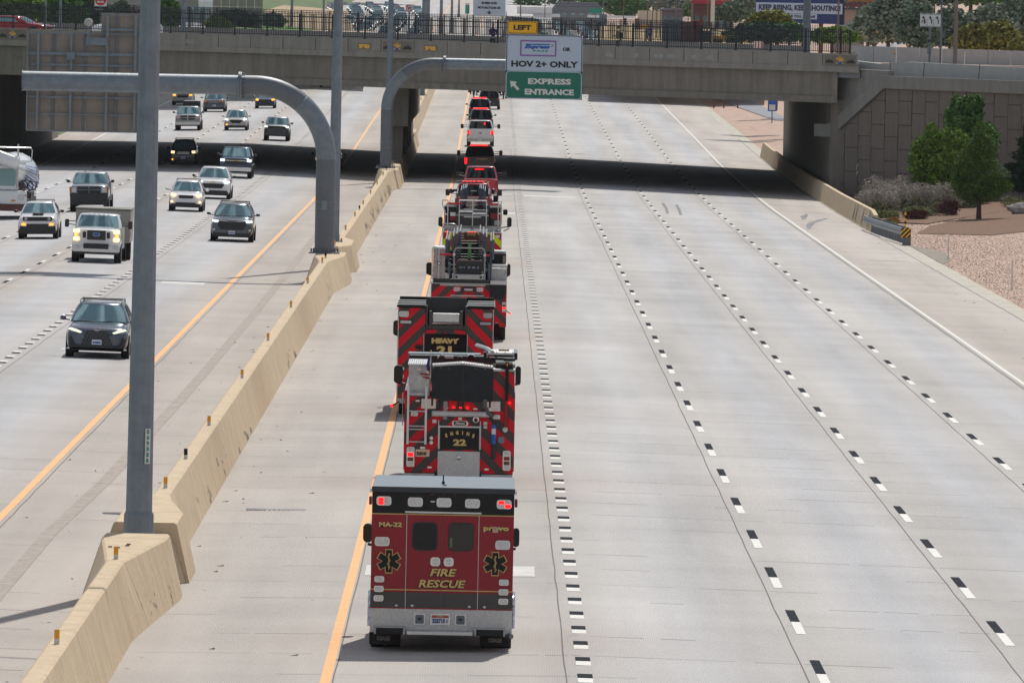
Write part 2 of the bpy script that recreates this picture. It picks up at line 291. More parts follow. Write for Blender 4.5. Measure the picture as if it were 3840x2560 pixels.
# pavement marks: stop line, arrows, skid marks, seams
b=MB()
for x0,x1,y0,y1 in ((-2.3,-1.1,163.6,166.6),(.1,.98,163.6,166.6),(-.3,1.3,463,466.5),(-12.9,-11.2,333,336),(-13.4,-10.8,266.5,267.6),(1.9,5,508,511),(-1,1.2,511,512.5)): strip(b,x0,x1,y0,y1,.007)
b.build('painted_mark',mat('worn_paint',(.60,.585,.56),.7,0,.15,2),road,kind='stuff')
b=MB()
pts=[(-8.75,120),(-8.95,153),(-8.95,175),(-8.7,195),(-8.5,240),(-8.4,297),(-8.4,355),(-8.5,420)]
vs=[]
for x,y in pts: vs+=[(x-.16,y,G(x,y)+.004),(x+.16,y,G(x,y)+.004)]
b.add(vs,[(2*i,2*i+1,2*i+3,2*i+2) for i in range(len(pts)-1)]); b.build('tyre_track',M['skid'],road,kind='stuff')
b=MB()
for pts in ([(17.0,455),(17.25,462),(17.7,470),(18.5,478),(19.1,483)],[(17.5,477),(17.8,485),(18.2,491)],[(9.9,478),(10.1,492),(10.15,505)],[(10.6,476),(10.8,490),(10.9,502)],[(17.6,398),(19.6,399)]):
    vs=[]; n=len(pts)
    for i,(x,y) in enumerate(pts):
        h=.09+(.12 if x>17 else 0)*math.sin(math.pi*i/(n-1)); vs+=[(x-h,y,G(x,y)+.005),(x+h,y+.3,G(x,y)+.005)]
    b.add(vs,[(2*i,2*i+1,2*i+3,2*i+2) for i in range(n-1)])
b.build('skid_mark',M['dskid'],road,kind='stuff')
# terrain either side
def terr_r(x,y):
    z=prof(y)-.35
    if x<=21.1: return z
    z+=min(2.2,.055*(x-21.1))
    if y>900: z+=min(40,(y-900)*.012)*min(1,(x-21)/60)
    return z
def terr_l(x,y):
    z=prof(y)-.1
    if y>700: z+=min(9.,.42*max(0,(-33.6-x)))*min(1,(y-700)/150)
    return z
sheet([20.28,21.1],YS,lambda x,y:prof(y)-.30+(0 if x<20.5 else -.02)).build('gutter',M['gutter'],kind='structure')
sheet([21.08,23,26,30,36,45,60,90,140,220,400],YS,terr_r).build('gravel_ground',M['gravel'],kind='structure')
sheet([-400,-250,-160,-100,-75,-60,-50,-42,-36,-33.55],YS,terr_l).build('ground',M['grass'],kind='structure')
b=MB()
def patch(name,m,pts,dz=.03,kind='structure'):
    b=MB(); b.add([(x,y,(terr_r(x,y) if x>21 else (terr_l(x,y) if x<-34 else G(x,y)))+dz) for x,y in pts],[tuple(range(len(pts)))]); return b.build(name,m,kind=kind)
patch('mulch_bed',M['mulch'],[(22.6,452),(26,444),(30,452),(36,470),(36,510),(30,500),(26,476),(24,466)],.03)
patch('planting_bed',M['mulch'],[(20.9,480),(24,470),(29,490),(33,505),(33,516),(26,526),(21.2,534)],.045)
patch('dirt_apron',M['dirt'],[(21.15,432),(22.2,418),(21.9,404),(21.15,398)],.02)
patch('frontage_road',M['asph'],[(22.3,885),(25.4,768),(50,700),(200,1000),(60,1150),(22.5,1000)],.05)
# loose gravel stones that give the slope its grain
b=MB()
for i in range(30000):
    y=random.uniform(300,520); x=21.2+abs(random.gauss(0,1))*6; 
    if x>34: continue
    s=random.uniform(.018,.05); z=terr_r(x,y); a=random.uniform(0,3)
    dx,dy=math.cos(a)*s,math.sin(a)*s
    b.add([(x-dx,y-dy,z-.01),(x+dy,y-dx,z-.01),(x+dx,y+dy,z-.01),(x-dy,y+dx,z-.01),(x,y,z+s*.8)],[(0,1,4),(1,2,4),(2,3,4),(3,0,4)])
b.build('gravel',mat('gravel_stones',(.58,.42,.345),.9,0,.35,.9),kind='stuff')
# litter and twigs on the shoulder
b=MB()
for i in range(260):
    y=110+random.random()**1.3*330; x=random.choice([random.uniform(-6,-2.8),random.uniform(-6,-5),random.uniform(-10,-7.2),random.uniform(-7.9,-7.1),random.uniform(17,20)]); s=random.uniform(.015,.06); z=G(x,y)+.004; a=random.uniform(0,3)
    b.add([(x-s*2*math.cos(a),y-s,z),(x+s,y-s*.5*math.sin(a),z),(x+s*1.5*math.cos(a),y+s,z+s*.5)],[(0,1,2)])
b.build('litter',mat('litter',(.10,.085,.07),.9),kind='stuff')
# ---------------------------------------------------------------- median barrier
HB=1.15
def bw(y):   # foot right, top right, top left, foot left, height
    base=(-6.0,-6.35,-6.65,-7.0)
    wide=(-5.56,-5.85,-7.02,-7.42)
    def mix(t):
        q=max(0,(t-.35)/.65); return [a+(b-a)*k for a,b,k in zip(base,wide,(t,q,q,t))]
    for a,b,c,d in PEDS:
        if a<=y<=b: return mix((y-a)/(b-a))
        if b<y<=c: return list(wide)
        if c<y<=d: return mix(1-(y-c)/(d-c))
    return list(base)
PEDS=[(146,156.2,157.6,157.7),(160.9,161,164.5,173),(329,340,345,345.1),(354,355,364,372),(518,527,532,532.1),(536,537,543,549),(552,556,636,637),(640,643,650,660)]
def sect(y,h=HB):
    fr,tr,tl,fl=bw(y); g=G(-6.8,y)
    return [Vector((fr,y,g-.05)),Vector((tr+.015,y,g+h-.03)),Vector((tr-.03,y,g+h)),Vector((tl+.03,y,g+h)),Vector((tl-.015,y,g+h-.03)),Vector((fl,y,g-.05))]
bar=thing('median_barrier','long tan concrete median barrier between the two carriageways, widening around each pole','concrete barrier',(0,0,0))
ys=sorted(set([90+6.1*i for i in range(9)]+[146,149.7,153,156.2,157.6,161,164.5,173]+[179+6.1*i for i in range(25)]+[329,340,345,354,364,372]+[380+12.*i for i in range(12)]+[518,527,532,536,543,549,556,600,636,643,650,660]+[675+20*i for i in range(30)]))
ys=[y for i,y in enumerate(ys) if i==0 or y-ys[i-1]>.3]
for a,c in zip(ys,ys[1:]):
    if 157.5<a<160.9: h=.93
    elif 345<=a<353.9 or 532<=a<535.9: h=.95
    else: h=HB
    e=1e-3; rows=[sect(a+.012+e,h)]; 
    for m_ in (.25,.5,.75): rows.append(sect(a+(c-a)*m_,h))
    rows.append(sect(c-.012-e,h))
    MB().loft(rows,sm=False).build('barrier_section',M['barrier'],bar)
b=MB()
rows=[[Vector((-6.06,y,G(-6.8,y)-.04)),Vector((-6.4,y,G(-6.8,y)+.9)),Vector((-6.6,y,G(-6.8,y)+.9)),Vector((-6.94,y,G(-6.8,y)-.04))] for y in ys]
b.loft(rows,sm=False).build('barrier_core',M['joint'],bar)
# delineator tabs on the barrier
def delin(i,y,top,lab):
    g=G(-6.8,y)+(HB if not 157<y<161 else .93)
    t=thing('barrier_marker',lab,'reflector tab',(-6.5,y,g),0,'reflector tabs along the median barrier')
    MB().box(-.04,.04,-.006,.006,.0,.085).build('white_base',M['white'],t); MB().box(-.04,.04,-.008,.008,.085,.225).build('reflector',top,t)
yy=[129.8,150.1,172.7,199,225,250.8,279]+[304+25.6*i for i in range(24)]
places=['nearest the camera, bottom left corner','on the block before the near lamp pole','just behind the near lamp pole','second behind the near lamp pole','midway to the first sign arm','three before the first sign arm base','two before the first sign arm base']
ORD='nearest second third fourth fifth sixth seventh eighth ninth tenth eleventh twelfth thirteenth fourteenth fifteenth sixteenth seventeenth eighteenth nineteenth twentieth'.split()+'twenty-first twenty-second twenty-third twenty-fourth twenty-fifth twenty-sixth twenty-seventh twenty-eighth twenty-ninth thirtieth thirty-first thirty-second thirty-third thirty-fourth'.split()+['far']*40
for i,y in enumerate(yy):
    delin(i,y,M['orange'],('orange reflector tab on the median barrier, '+places[i]) if i<len(places) else ('orange reflector tab on the median barrier, '+ORD[i-7]+' beyond the first sign arm base'))
for y,l in ((184,'black and white reflector tab on the median barrier behind the near lamp pole'),(336,'black and white reflector tab just before the first overhead sign arm base'),(420,'black and white reflector tab on the barrier between the two overhead sign arms'),(524,'black and white reflector tab just before the second overhead sign arm base')): delin(0,y,M['blackp'],l)
# rubber scuffs on the near barrier face
b=MB()
for (y,z,n) in ((150.4,.55,16),(151.5,.35,8),(155,.12,8),(171,.4,8),(181,.5,5),(187,.15,10),(199,.3,6),(215,.1,6),(262,.15,8),(325,.2,10),(420,.2,16),(440,.25,20),(455,.2,16),(475,.3,18),(490,.3,14),(505,.3,24),(511,.2,20)):
    for i in range(n):
        yy_=y+random.gauss(0,.55 if y<190 else 3.); zz=z+random.gauss(0,.16); zz=min(1.0,max(.05,zz)); fr,tr=bw(yy_)[0],bw(yy_)[1]; x=fr+(tr-fr)*(zz+.05)/1.15+.012; hh=random.uniform(.02,.16)*(1 if y<190 else 1.5); ww=random.uniform(.02,.10)*(1 if y<190 else 5)
        x2=fr+(tr-fr)*(zz+hh+.05)/1.15+.012
        b.add([(x,yy_-ww,zz),(x,yy_+ww,zz),(x2,yy_+ww*.8,zz+hh),(x2,yy_-ww*.7,zz+hh)],[(0,1,2,3)])
b.build('rubber_scuff',mat('scuff',(.27,.25,.215),.8,0,.5,9),bar,kind='stuff')
# drain grates beside the near pole
for nm,x0,x1,lb in (('drain_grate',-5.2,-3.9,'dark slotted drain grate across the shoulder right of the near lamp pole'),('drain_grate',-8.2,-7.5,'short dark drain grate at the left foot of the near lamp pole block')):
    y=185 if x0>-6 else 182.5; t=thing(nm,lb,'drain grate',((x0+x1)/2,y,G(x0,y)+.004),0); b=MB(); h=(x1-x0)/2
    b.box(-h,h,-.2,.2,-.03,.001); b.build('pit',M['joint'],t); b=MB(); n=int((x1-x0)/.1)
    for i in range(n): xx=-h+.1*i; b.box(xx,xx+.03,-.2,.2,.002,.012)
    b.box(-h,h,-.2,-.17,.013,.018); b.box(-h,h,.17,.2,.013,.018); b.build('bars',M['galv'],t)
# ---------------------------------------------------------------- lamp poles
def lamp(y,r0,r1,z1,label,plate=False,x=-6.50,top=22.):
    g=G(-6.8,y)+(.1 if plate else HB)
    t=thing('lamp_pole',label,'lamp pole',(x,y,g)); k=(r1-r0)/(z1-g)
    rings=[[Vector((math.cos(math.pi*2*(i+.5)/12)*(r0+k*z),math.sin(math.pi*2*(i+.5)/12)*(r0+k*z),z)) for i in range(12)] for z in (0,4,8,12,16,top)]
    MB().loft(rings,sm=False).build('shaft',M['galv'],t); t.rotation_euler[1]=R(.22)
    rings=[[Vector((math.cos(math.pi*2*(i+.5)/12)*r,math.sin(math.pi*2*(i+.5)/12)*r,z)) for i in range(12)] for r,z in ((r0+.025,0),(r0+.025,1.28 if plate else .3),(r0+.005,1.33 if plate else .34))]
    MB().loft(rings,sm=False).build('base_collar',M['galv'],t)
    if not plate:
        MB().box(-r0-.15,r0+.15,-r0-.15,r0+.15,0,.04).build('base_plate',M['galvd'],t)
        b=MB(); [b.tube([(sx*(r0+.09),sy*(r0+.09),.04),(sx*(r0+.09),sy*(r0+.09),.14)],.03,6) for sx in(-1,1) for sy in(-1,1)]; b.build('anchor_bolts',M['galvd'],t)
    for s in(-1,1):
        MB().tube([(0,0,top-1),(s*1.5,0,top-.3),(s*3,0,top-.1)],.06).build('arm',M['galv'],t); MB().ball((s*3.4,0,top-.15),(.45,.18,.1)).build('lamp_head',M['galvd'],t)
    b=MB(); b.box(-.008,.008,-r0-.002,-r0+.02,0,top-2); 
    return t
t=lamp(159.6,.262,.192,11.,'tall grey lamp pole nearest the camera, carrying the vertical number strip 26935B',True)
p=pt(552,1672,159.34); q=p-Vector(t.location)
pl=MB().box(q.x-.05,q.x+.05,q.y-.012,q.y,q.z-.33,q.z+.33).build('number_strip',M['white'],t)
for i,chx in enumerate('26935B'): text('digit',chx,.075,M['bteal'],t,q.x,q.y-.016,q.z+.27-.108*i,bold=.004,w=.05)
lamp(361,.26,.205,10.8,'second tall grey lamp pole, rising just behind the first overhead sign arm',x=-6.68)
lamp(541,.255,.175,10.8,'third tall grey lamp pole, just in front of the overpass beside the gold 2002 emblem',x=-6.66)
# dark patches of old anchor bolts on the near block
b=MB()
for x,y in ((-6.75,153.4),(-6.6,153.2),(-6.45,154.2),(-6.46,153.8)): b.box(x-.035,x+.035,y-.05,y+.05,HB+G(-6.8,y),HB+.02+G(-6.8,y))
b.build('cut_bolt',M['joint'],bar,kind='stuff')
# ---------------------------------------------------------------- overhead sign arms
def gantry(y,x,dia,zc,rad,zarm,xend,xfl,label):
    sg=1 if xend>x else -1; g=G(-6.8,y)+HB; t=thing('sign_gantry',label,'sign support',(x,y,g)); r=dia/2
    MB().box(-.62,.62,-.62,.62,0,.05).build('base_plate',M['galvd'],t)
    for i in range(10):
        a=2*math.pi*i/10; MB().tube([(math.cos(a)*.53,math.sin(a)*.53,.05),(math.cos(a)*.53,math.sin(a)*.53,.2)],.035,6).build('anchor_bolt',M['galvd'],t)
    z0=zarm-g-rad
    MB().tube([(0,0,.05),(0,0,z0*.5),(0,0,z0)],r,28).build('column',M['galvd'],t)
    arc=[(sg*rad*(1-math.cos(R(a))),0,z0+rad*math.sin(R(a))) for a in range(0,51,5)]
    MB().tube([(0,0,z0-.02)]+arc,r*1.001,28).build('elbow',M['galv'],t)
    arc=[(sg*rad*(1-math.cos(R(a))),0,z0+rad*math.sin(R(a))) for a in range(50,91,5)]; xf=xfl-x
    MB().tube(arc+[(xf,0,z0+rad)],r*.998,28).build('elbow',M['galvd'],t)
    MB().tube([(xf-.03,0,z0+rad),(xf+.03,0,z0+rad)],r+.14,28).build('flange',M['galv'],t); MB().tube([(xf+.05*sg,0,z0+rad),(xf+.1*sg,0,z0+rad)],r+.14,28).build('flange',M['galv'],t)
    b=MB()
    for i in range(20):
        a=2*math.pi*i/20; b.tube([(xf-.1,math.cos(a)*(r+.09),z0+rad+math.sin(a)*(r+.09)),(xf+.17,math.cos(a)*(r+.09),z0+rad+math.sin(a)*(r+.09))],.022,5)
    b.build('flange_bolts',M['galvd'],t)
    MB().tube([(xf,0,z0+rad),(xend-x,0,z0+rad)],r*.99,28).build('arm',M['galv'],t)
    MB().tube([(xend-x,0,z0+rad),(xend-x+.03*sg,0,z0+rad)],r+.03,28).build('end_cap',M['galvd'],t)
    return t
t=gantry(343,-6.69,.80,1.15,2.9,7.83,-18.95,-10.17,'large curved grey pipe arm reaching left, holding the sign seen from behind')
MB().box(-.14,.08,-.5,-.4,1.75,2.13).build('electrical_box',M['galv'],t)
b=MB(); [b.tube([(math.cos(a/12*6.283)*.408,math.sin(a/12*6.283)*.408,z) for a in range(13)],.012,5) for z in(1.8,2.08)]; b.build('strap',M['galv'],t)
t=gantry(530,-6.62,.73,1.15,2.9,7.74,2.2,-3.12,'curved grey pipe arm in front of the overpass carrying the express lane sign')
b=MB(); [b.tube([(math.cos(a/12*6.283)*.372,math.sin(a/12*6.283)*.372,z) for a in range(13)],.012,5) for z in(1.25,1.6)]; b.build('strap',M['galv'],t)
# sign seen from behind
def SX(u): return -18.96+(u-96)*.01080
def SZ(v,u): return 10.88-((v-31)+(1920-u)*.0201-2)*.01080
t=thing('overhead_sign','back of a large overhead sign, tan with grey ribs, over the left lanes','road sign',(SX(96),345,7.8),0)
ox,oz=SX(96),7.8
def sb(b,x0,x1,z0,z1,y0,y1): b.box(x0-ox,x1-ox,y0,y1,z0-oz,z1-oz)
edges=[-18.96,-17.75,-16.55,-15.35,-13.9]
for a,c in zip(edges,edges[1:]):
    b=MB(); sb(b,a+.004,c-.004,5.80,9.82,.95,1.0); b.build('sign_panel',M['signback'],t)
for a,c in ((-15.97,-14.95),(-14.95,-13.9)):
    b=MB(); sb(b,a+.004,c-.004,9.83,10.62,.95,1.0); b.build('sign_panel',M['signback'],t)
for u,w_ in ((100,.05),(139,.10),(263,.10),(398,.11),(504,.10)):
    top=10.55 if u>380 else 9.75; b=MB(); sb(b,SX(u)-w_/2,SX(u)+w_/2,5.86,top,.62,.78); sb(b,SX(u)-.015,SX(u)+.015,5.86,top,.781,.9); b.build('upright_beam',M['galv'],t)
for u in (196,314,433):
    b=MB(); sb(b,SX(u)-.055,SX(u)+.055,5.84,9.78 if u<400 else 10.56,.86,.949); b.build('stiffener',M['galvd'],t)
for z,h in ((9.76,.05),(8.93,.13),(8.48,.08),(7.17,.08),(6.48,.06),(5.80,.05)):
    b=MB(); sb(b,-18.9,-13.95,z-h/2,z+h/2,.79,.855); b.build('cross_rail',M['galv'],t)
b=MB(); sb(b,-15.9,-13.95,9.9,10.0,.79,.855); sb(b,-15.9,-13.95,10.5,10.55,.79,.855); b.build('cross_rail',M['galv'],t)
b=MB(); sb(b,-17.32,-17.0,8.70,9.01,.45,.6); b.build('junction_box',M['galv'],t)
b=MB(); sb(b,-16.56,-15.7,9.30,9.60,.5,.61); b.build('mounting_plate',M['galv'],t)
b=MB(); sb(b,-16.5,-16.46,9.3,10.1,.44,.49); b.build('sensor_post',M['galv'],t)
b=MB(); b.ball((-16.46+18.96,.4,2.42),(.19,.16,.17)); b.build('sensor_dome',M['ramp'],t)
for u in (139,263,398,504):
    for s in (-1,1):
        b=MB(); zc=7.83-oz; b.tube([(SX(u)-ox,-.42*0+.45*math.cos(a)*1.0,zc+.45*math.sin(a)) for a in [R(x) for x in range(-180,181,30)]],.014,5) ; 
    b.build('clamp',M['galv'],t)
# express lane sign
g0=Vector((3.13,529.3,7.6)); t=thing('overhead_sign','white and green HOV 2+ ONLY, EXPRESS ENTRANCE sign under the yellow LEFT tab','road sign',tuple(g0))
def sl(u,v): p=pt(u,v,529.3)-g0; return p.x,p.z
cx,cz=sl(2040,252); W_,H_=4.78,4.0
TOP=cz+H_/2; BOT=cz-H_/2; gz=cz-.255
b=MB(); b.rrect(cx,cz,W_,H_,0,.05,.28,6); b.build('sign_panel',M['swhite'],t)
b=MB(); b.rrect(cx,(gz+BOT)/2,W_,gz-BOT,-.012,-.002,.02,2); b.build('green_panel',M['sgreen'],t)
def frame(cx,cz,w_,h_,th,y,m,name,r=.2):
    b=MB(); n=6; o,i=[],[]
    for rr,ww,hh,lst in ((r,w_,h_,o),(max(r-th,.005),w_-2*th,h_-2*th,i)):
        for k,(sx,sz) in enumerate(((1,1),(-1,1),(-1,-1),(1,-1))):
            for j in range(n+1):
                a=R(90*k+90*j/n); lst.append((cx+sx*(ww/2-rr)+rr*math.cos(a),y,cz+sz*(hh/2-rr)+rr*math.sin(a)))
    N_=len(o); b.add(o+i,[(k,(k+1)%N_,N_+(k+1)%N_,N_+k) for k in range(N_)]); return b.build(name,m,t)
frame(cx,cz+.0,W_-.08,H_-.06,.045,-.016,M['sblack'],'border',.25)
frame(cx,(gz+BOT)/2,W_-.06,gz-BOT-.02,.05,-.02,M['swhite'],'border',.25)
x,z=sl(2018.5,182); frame(x,z,2.26,1.0,.095,-.014,M['purple'],'purple_frame',.01)
x,z=sl(2016,178); text('lettering','Express',.30,M['sblue'],t,x-.02,-.012,z,w=1.6,shear=.35,bold=.02)
b=MB(); x,z=sl(2012,168.5); b.plate([(x-.72,z-.02),(x+.8,z-.02),(x+.85,z+.05),(x-.65,z+.05)],-.014,-.004); b.build('blue_bar',M['sblue'],t)
x,z=sl(2027,192); text('lettering','P A S S',.09,M['bteal'],t,x,-.012,z,w=.95,bold=.01)
b=MB(); x,z=sl(2071,173); b.plate([(x-.05,z-.09),(x-.03,z+.09),(x+.07,z+.01)],-.014,-.004); b.build('teal_leaf',M['bteal'],t)
x,z=sl(2124.8,186); text('lettering','OR',.235,M['sblack'],t,x,-.012,z,w=.48,bold=.012)
x,z=sl(2042.5,241.5); text('lettering','HOV 2+ ONLY',.40,M['sblack'],t,x,-.012,z,w=4.15,bold=.018)
x,z=sl(2061,306.5); text('lettering','EXPRESS',.37,M['white'],t,x,-.02,z,w=2.68,bold=.018)
x,z=sl(2060,346); text('lettering','ENTRANCE',.37,M['white'],t,x,-.02,z,w=3.05,bold=.018)
x,z=sl(1930,322); b=MB(); a=[(-.30,.30),(.14,.24),(.03,.12),(.30,-.20),(.18,-.30),(-.10,.0),(-.22,-.12)]; b.plate([(x+p,z+q) for p,q in a],-.022,-.012); b.build('arrow',M['white'],t)
t=thing('exit_tab_sign','small yellow LEFT tab mounted on top of the white express lane sign','road sign',tuple(g0))
x,z=sl(1959,104); b=MB(); b.rrect(x,z,1.86,.78,0,.04,.03,3); b.build('sign_panel',M['syel'],t); frame(x,z,1.80,.72,.028,-.008,M['sblack'],'border',.14); text('lettering','LEFT',.31,M['sblack'],t,x,-.01,z,w=1.1,bold=.016)
# ---------------------------------------------------------------- overpass
def Yn(x): return 547-.62*x
def Yf(x): return 627-.72*x
def zt(x): return 9.04-.0085*x
def ovb(b,x0,x1,d0,d1,z0,z1,far=False):
    Y_=Yf if far else Yn; q=[]
    for x in(x0,x1):
        for d in(d0,d1):
            for z in(z0,z1): q.append((x,Y_(x)+d,zt(x)+z))
    b.add(q,[(0,1,3,2),(4,6,7,5),(0,4,5,1),(2,3,7,6),(0,2,6,4),(1,5,7,3)]); return b
br=thing('overpass','wide grey concrete overpass crossing the freeway with a black fence, casting a dark shadow','bridge',(0,0,0))
XP=[-8.42+2.148*n for n in range(-24,15)]
for x in XP: ovb(MB(),x-1.05,x+1.05,0,.28,-.80,0).build('parapet_panel',M['parapet'],br)
ovb(MB(),-60,22.7,.04,.26,-.8,-.012).build('parapet_core',M['joint'],br)
ovb(MB(),-60,22.8,-.06,.5,-1.16,-.805).build('deck_edge',M['parapet'],br)
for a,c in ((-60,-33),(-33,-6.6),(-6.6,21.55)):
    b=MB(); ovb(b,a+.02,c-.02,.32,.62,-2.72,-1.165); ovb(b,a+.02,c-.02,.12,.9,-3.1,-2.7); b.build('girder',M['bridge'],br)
b=MB(); b.add([(x,Yn(x)+d,zt(x)+z) if d<5 else (x,Yf(x)-.4,zt(x)+z) for x in(-60,22.9) for d in(.45,99) for z in(-1.5,-.6)],[(0,1,3,2),(4,6,7,5),(0,4,5,1),(2,3,7,6),(0,2,6,4),(1,5,7,3)]); b.build('deck',M['asph'],br)
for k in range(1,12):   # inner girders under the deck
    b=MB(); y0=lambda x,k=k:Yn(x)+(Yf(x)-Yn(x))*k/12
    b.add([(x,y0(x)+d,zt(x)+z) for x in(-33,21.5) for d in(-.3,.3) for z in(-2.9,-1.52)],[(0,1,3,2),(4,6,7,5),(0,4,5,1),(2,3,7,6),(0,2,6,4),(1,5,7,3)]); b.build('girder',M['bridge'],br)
b=MB(); ovb(b,-60,22.6,-.3,0,-.85,.22,True); ovb(b,-60,22.6,-.3,.1,-2.9,-.86,True); b.build('far_parapet',M['parapet'],br)
def ofence(far):
    Y_,d,z0=(Yf,-.15,.22) if far else (Yn,.14,0.)
    t=thing('fence','black picket fence along the '+('far' if far else 'near')+' edge of the overpass','fence',(0,0,0))
    xs=[x+(0 if not far else .4) for x in XP]+([] if far else [22.25])
    for x in xs:
        b=MB(); y=Y_(x)+d; z=zt(x)+z0; b.box(x-.05,x+.05,y-.05,y+.05,z,z+1.5); b.box(x-.12,x+.12,y-.12,y+.12,z,z+.04); b.build('post',M['fence'],t)
        if x>30: break
    b=MB(); x=-60.
    while x<(22.2 if not far else 23.2):
        if x>-42:
            y=Y_(x)+d; z=zt(x)+z0; b.add([(x,y,z+.07),(x+.042,y,z+.07),(x+.042,y,z+1.36),(x,y,z+1.36),(x,y+.15,z+1.52),(x+.042,y+.15,z+1.52)],[(0,1,2,3),(3,2,5,4)])
        x+=.1130
    b.build('pickets',M['fence'],t,kind='stuff')
    x1=22.25
    for zr in (.12,1.0,1.34):
        q=[(x,Y_(x)+d+dd,zt(x)+z0+zr+dz) for x in(-60,x1) for dd in(-.02,.02) for dz in(-.02,.02)]; MB().add(q,[(0,1,3,2),(4,6,7,5),(0,4,5,1),(2,3,7,6),(0,2,6,4),(1,5,7,3)]).build('rail',M['fence'],t)
    q=[(x,Y_(x)+d+.15+dd,zt(x)+z0+1.5+dz) for x in(-60,x1) for dd in(-.012,.012) for dz in(-.012,.012)]; MB().add(q,[(0,1,3,2),(4,6,7,5),(0,4,5,1),(2,3,7,6),(0,2,6,4),(1,5,7,3)]).build('rail',M['fence'],t)
ofence(False); ofence(True)
shr=-.62
def skew(o,x):   # set an emblem flat on the skewed fascia
    o.rotation_euler=(0,0,math.atan(-.62)); return o
def emblem(x):
    e=bpy.data.objects.new('emblem',None); C.objects.link(e); e.parent=br; e.location=(x,Yn(x)-.01,zt(x)-.43); skew(e,x)
    k=1.17
    b=MB(); b.box(-.95*k,.95*k,-.012,.0,-.33,.33); b.build('relief_panel',mat('relief_brown',(.225,.195,.165),.9),e)
    for s in(-1,1):
        b=MB(); b.plate([(s*(.34)*k,-.17),(s*.5*k,.03),(s*.6*k,.0),(s*.68*k,.09),(s*.78*k,.02),(s*.92*k,-.08),(s*.92*k,-.17)],-.025,-.013); b.build('mountain',mat('relief_dark',(.055,.05,.05),.9),e)
    b=MB()
    for a in (0,36,72,108,144,180-18,18+0):
        a=R(a+0); p,q=(math.cos(a),math.sin(a)); n=(-q,p); L_=.3
        b.plate([(p*.04+n[0]*.03,q*.04+n[1]*.03),(p*L_+n[0]*.02,q*L_+n[1]*.02),(p*L_-n[0]*.02,q*L_-n[1]*.02),(p*.04-n[0]*.03,q*.04-n[1]*.03)],-.035,-.026)
    for s in(-1,1): b.plate([(s*.28,-.2),(s*.24,-.23),(-s*.05,.0),(-s*.01,.04)],-.045,-.036)
    b.build('star',mat('relief_gold',(.95,.52,.09),.6),e)
    b=MB(); b.plate([(-.16,-.12),(.0,-.06),(.16,-.12),(.05,-.26),(-.05,-.26)],-.055,-.046); b.build('crystal',M['sblue'],e)
for n in (-11,1,14): emblem(-8.42+2.148*n)
for n in (0,2):
    x=-8.42+2.148*n; e=bpy.data.objects.new('date_plaque',None); C.objects.link(e); e.parent=br; e.location=(x,Yn(x)-.01,zt(x)-.47); skew(e,x)
    b=MB(); b.box(-.52,.52,-.012,0,-.20,.2); b.build('relief_panel',MATS['relief_brown'],e); text('numerals','2002',.30,MATS['relief_gold'],e,0,-.02,0,w=.84,bold=.035)
# graffiti-cleaned pale patches
b=MB()
for x,w_ in ((7.3,.5),(9.0,.25),(10.4,.55),(11.2,.5),(12.6,.3),(13.6,.4),(-20,.5),(-24,.6)): 
    z=zt(x)-.5; b.add([(x-w_/2,Yn(x-w_/2)-.004,z-.12),(x+w_/2,Yn(x+w_/2)-.004,z-.14),(x+w_/2,Yn(x+w_/2)-.004,z+.13),(x-w_/2,Yn(x-w_/2)-.004,z+.1)],[(0,1,2,3)])
b.build('pale_patch',mat('pale_patch',(.33,.335,.335),.9,0,.2,3),br,kind='stuff')
# pier
pr=thing('bridge_pier','grey concrete pier wall and cap standing on the median under the overpass','bridge pier',(-6.6,555,G(-6.8,555)))
MB().box(-.36,1.08,0,84,3.35,6.35).build('pier_cap',M['bridge'],pr,bevel=.03)
for y in (3,21,39,57): MB().box(-.55,.73,y-.9,y+.9,0,3.35).build('pier_column',M['bridge'],pr,bevel=.03)
MB().box(-.4,.62,3,84,0,3.34).build('pier_wall',M['bridge'],pr)
# abutments
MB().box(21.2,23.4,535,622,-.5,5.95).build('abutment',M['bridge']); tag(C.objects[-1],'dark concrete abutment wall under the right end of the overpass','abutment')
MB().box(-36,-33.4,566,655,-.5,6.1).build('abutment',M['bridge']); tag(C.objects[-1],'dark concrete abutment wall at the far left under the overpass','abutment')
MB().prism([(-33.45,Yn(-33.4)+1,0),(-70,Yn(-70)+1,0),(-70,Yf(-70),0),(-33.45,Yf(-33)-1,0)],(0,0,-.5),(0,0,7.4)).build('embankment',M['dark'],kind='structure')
MB().prism([(23,535,0),(46,497,0),(75,560,0),(60,600,0),(23,609,0)],(0,0,-.5),(0,0,7.2)).build('embankment',M['dirt'],kind='structure')
# retaining wall of precast panels
Aw=Vector((21.3,536,-.35)); aw=math.atan2(-1,.6)
t=thing('retaining_wall','brown grey wall of staggered concrete panels right of the overpass, behind the trees','retaining wall',tuple(Aw),aw)
MB().box(.3,26,.12,.9,-.3,7.6).build('backing',M['joint'],t)
def copz(s): return 4.0+.0 if s<.1 else min(7.15,4.0+(s-.1)*.53)
for i in range(17):
    s0=.02+1.5*i; z=-.4-(0.75 if i%2 else 0)
    while z<7.2:
        za,zb=z+.022,z+1.5-.022; lim0,lim1=copz(s0)+.25,copz(s0+1.5)+.25
        if za<min(lim0,lim1)-.1:
            j=random.uniform(-.02,.02); poly=[(s0+.035,za),(s0+1.465,za),(s0+1.465,min(zb,lim1)),(s0+.035,min(zb,lim0))]
            MB().plate(poly,j,.12).build('wall_panel',M['mse'],t)
        z+=1.5
MB().plate([(-1.7,3.95),(.15,3.95),(6.1,7.1),(26,7.0),(26,7.8),(5.8,7.9),(.35,5.0),(-.2,4.75),(-1.7,4.75)],-.22,-.04).build('coping',M['coping'],t,bevel=.02)
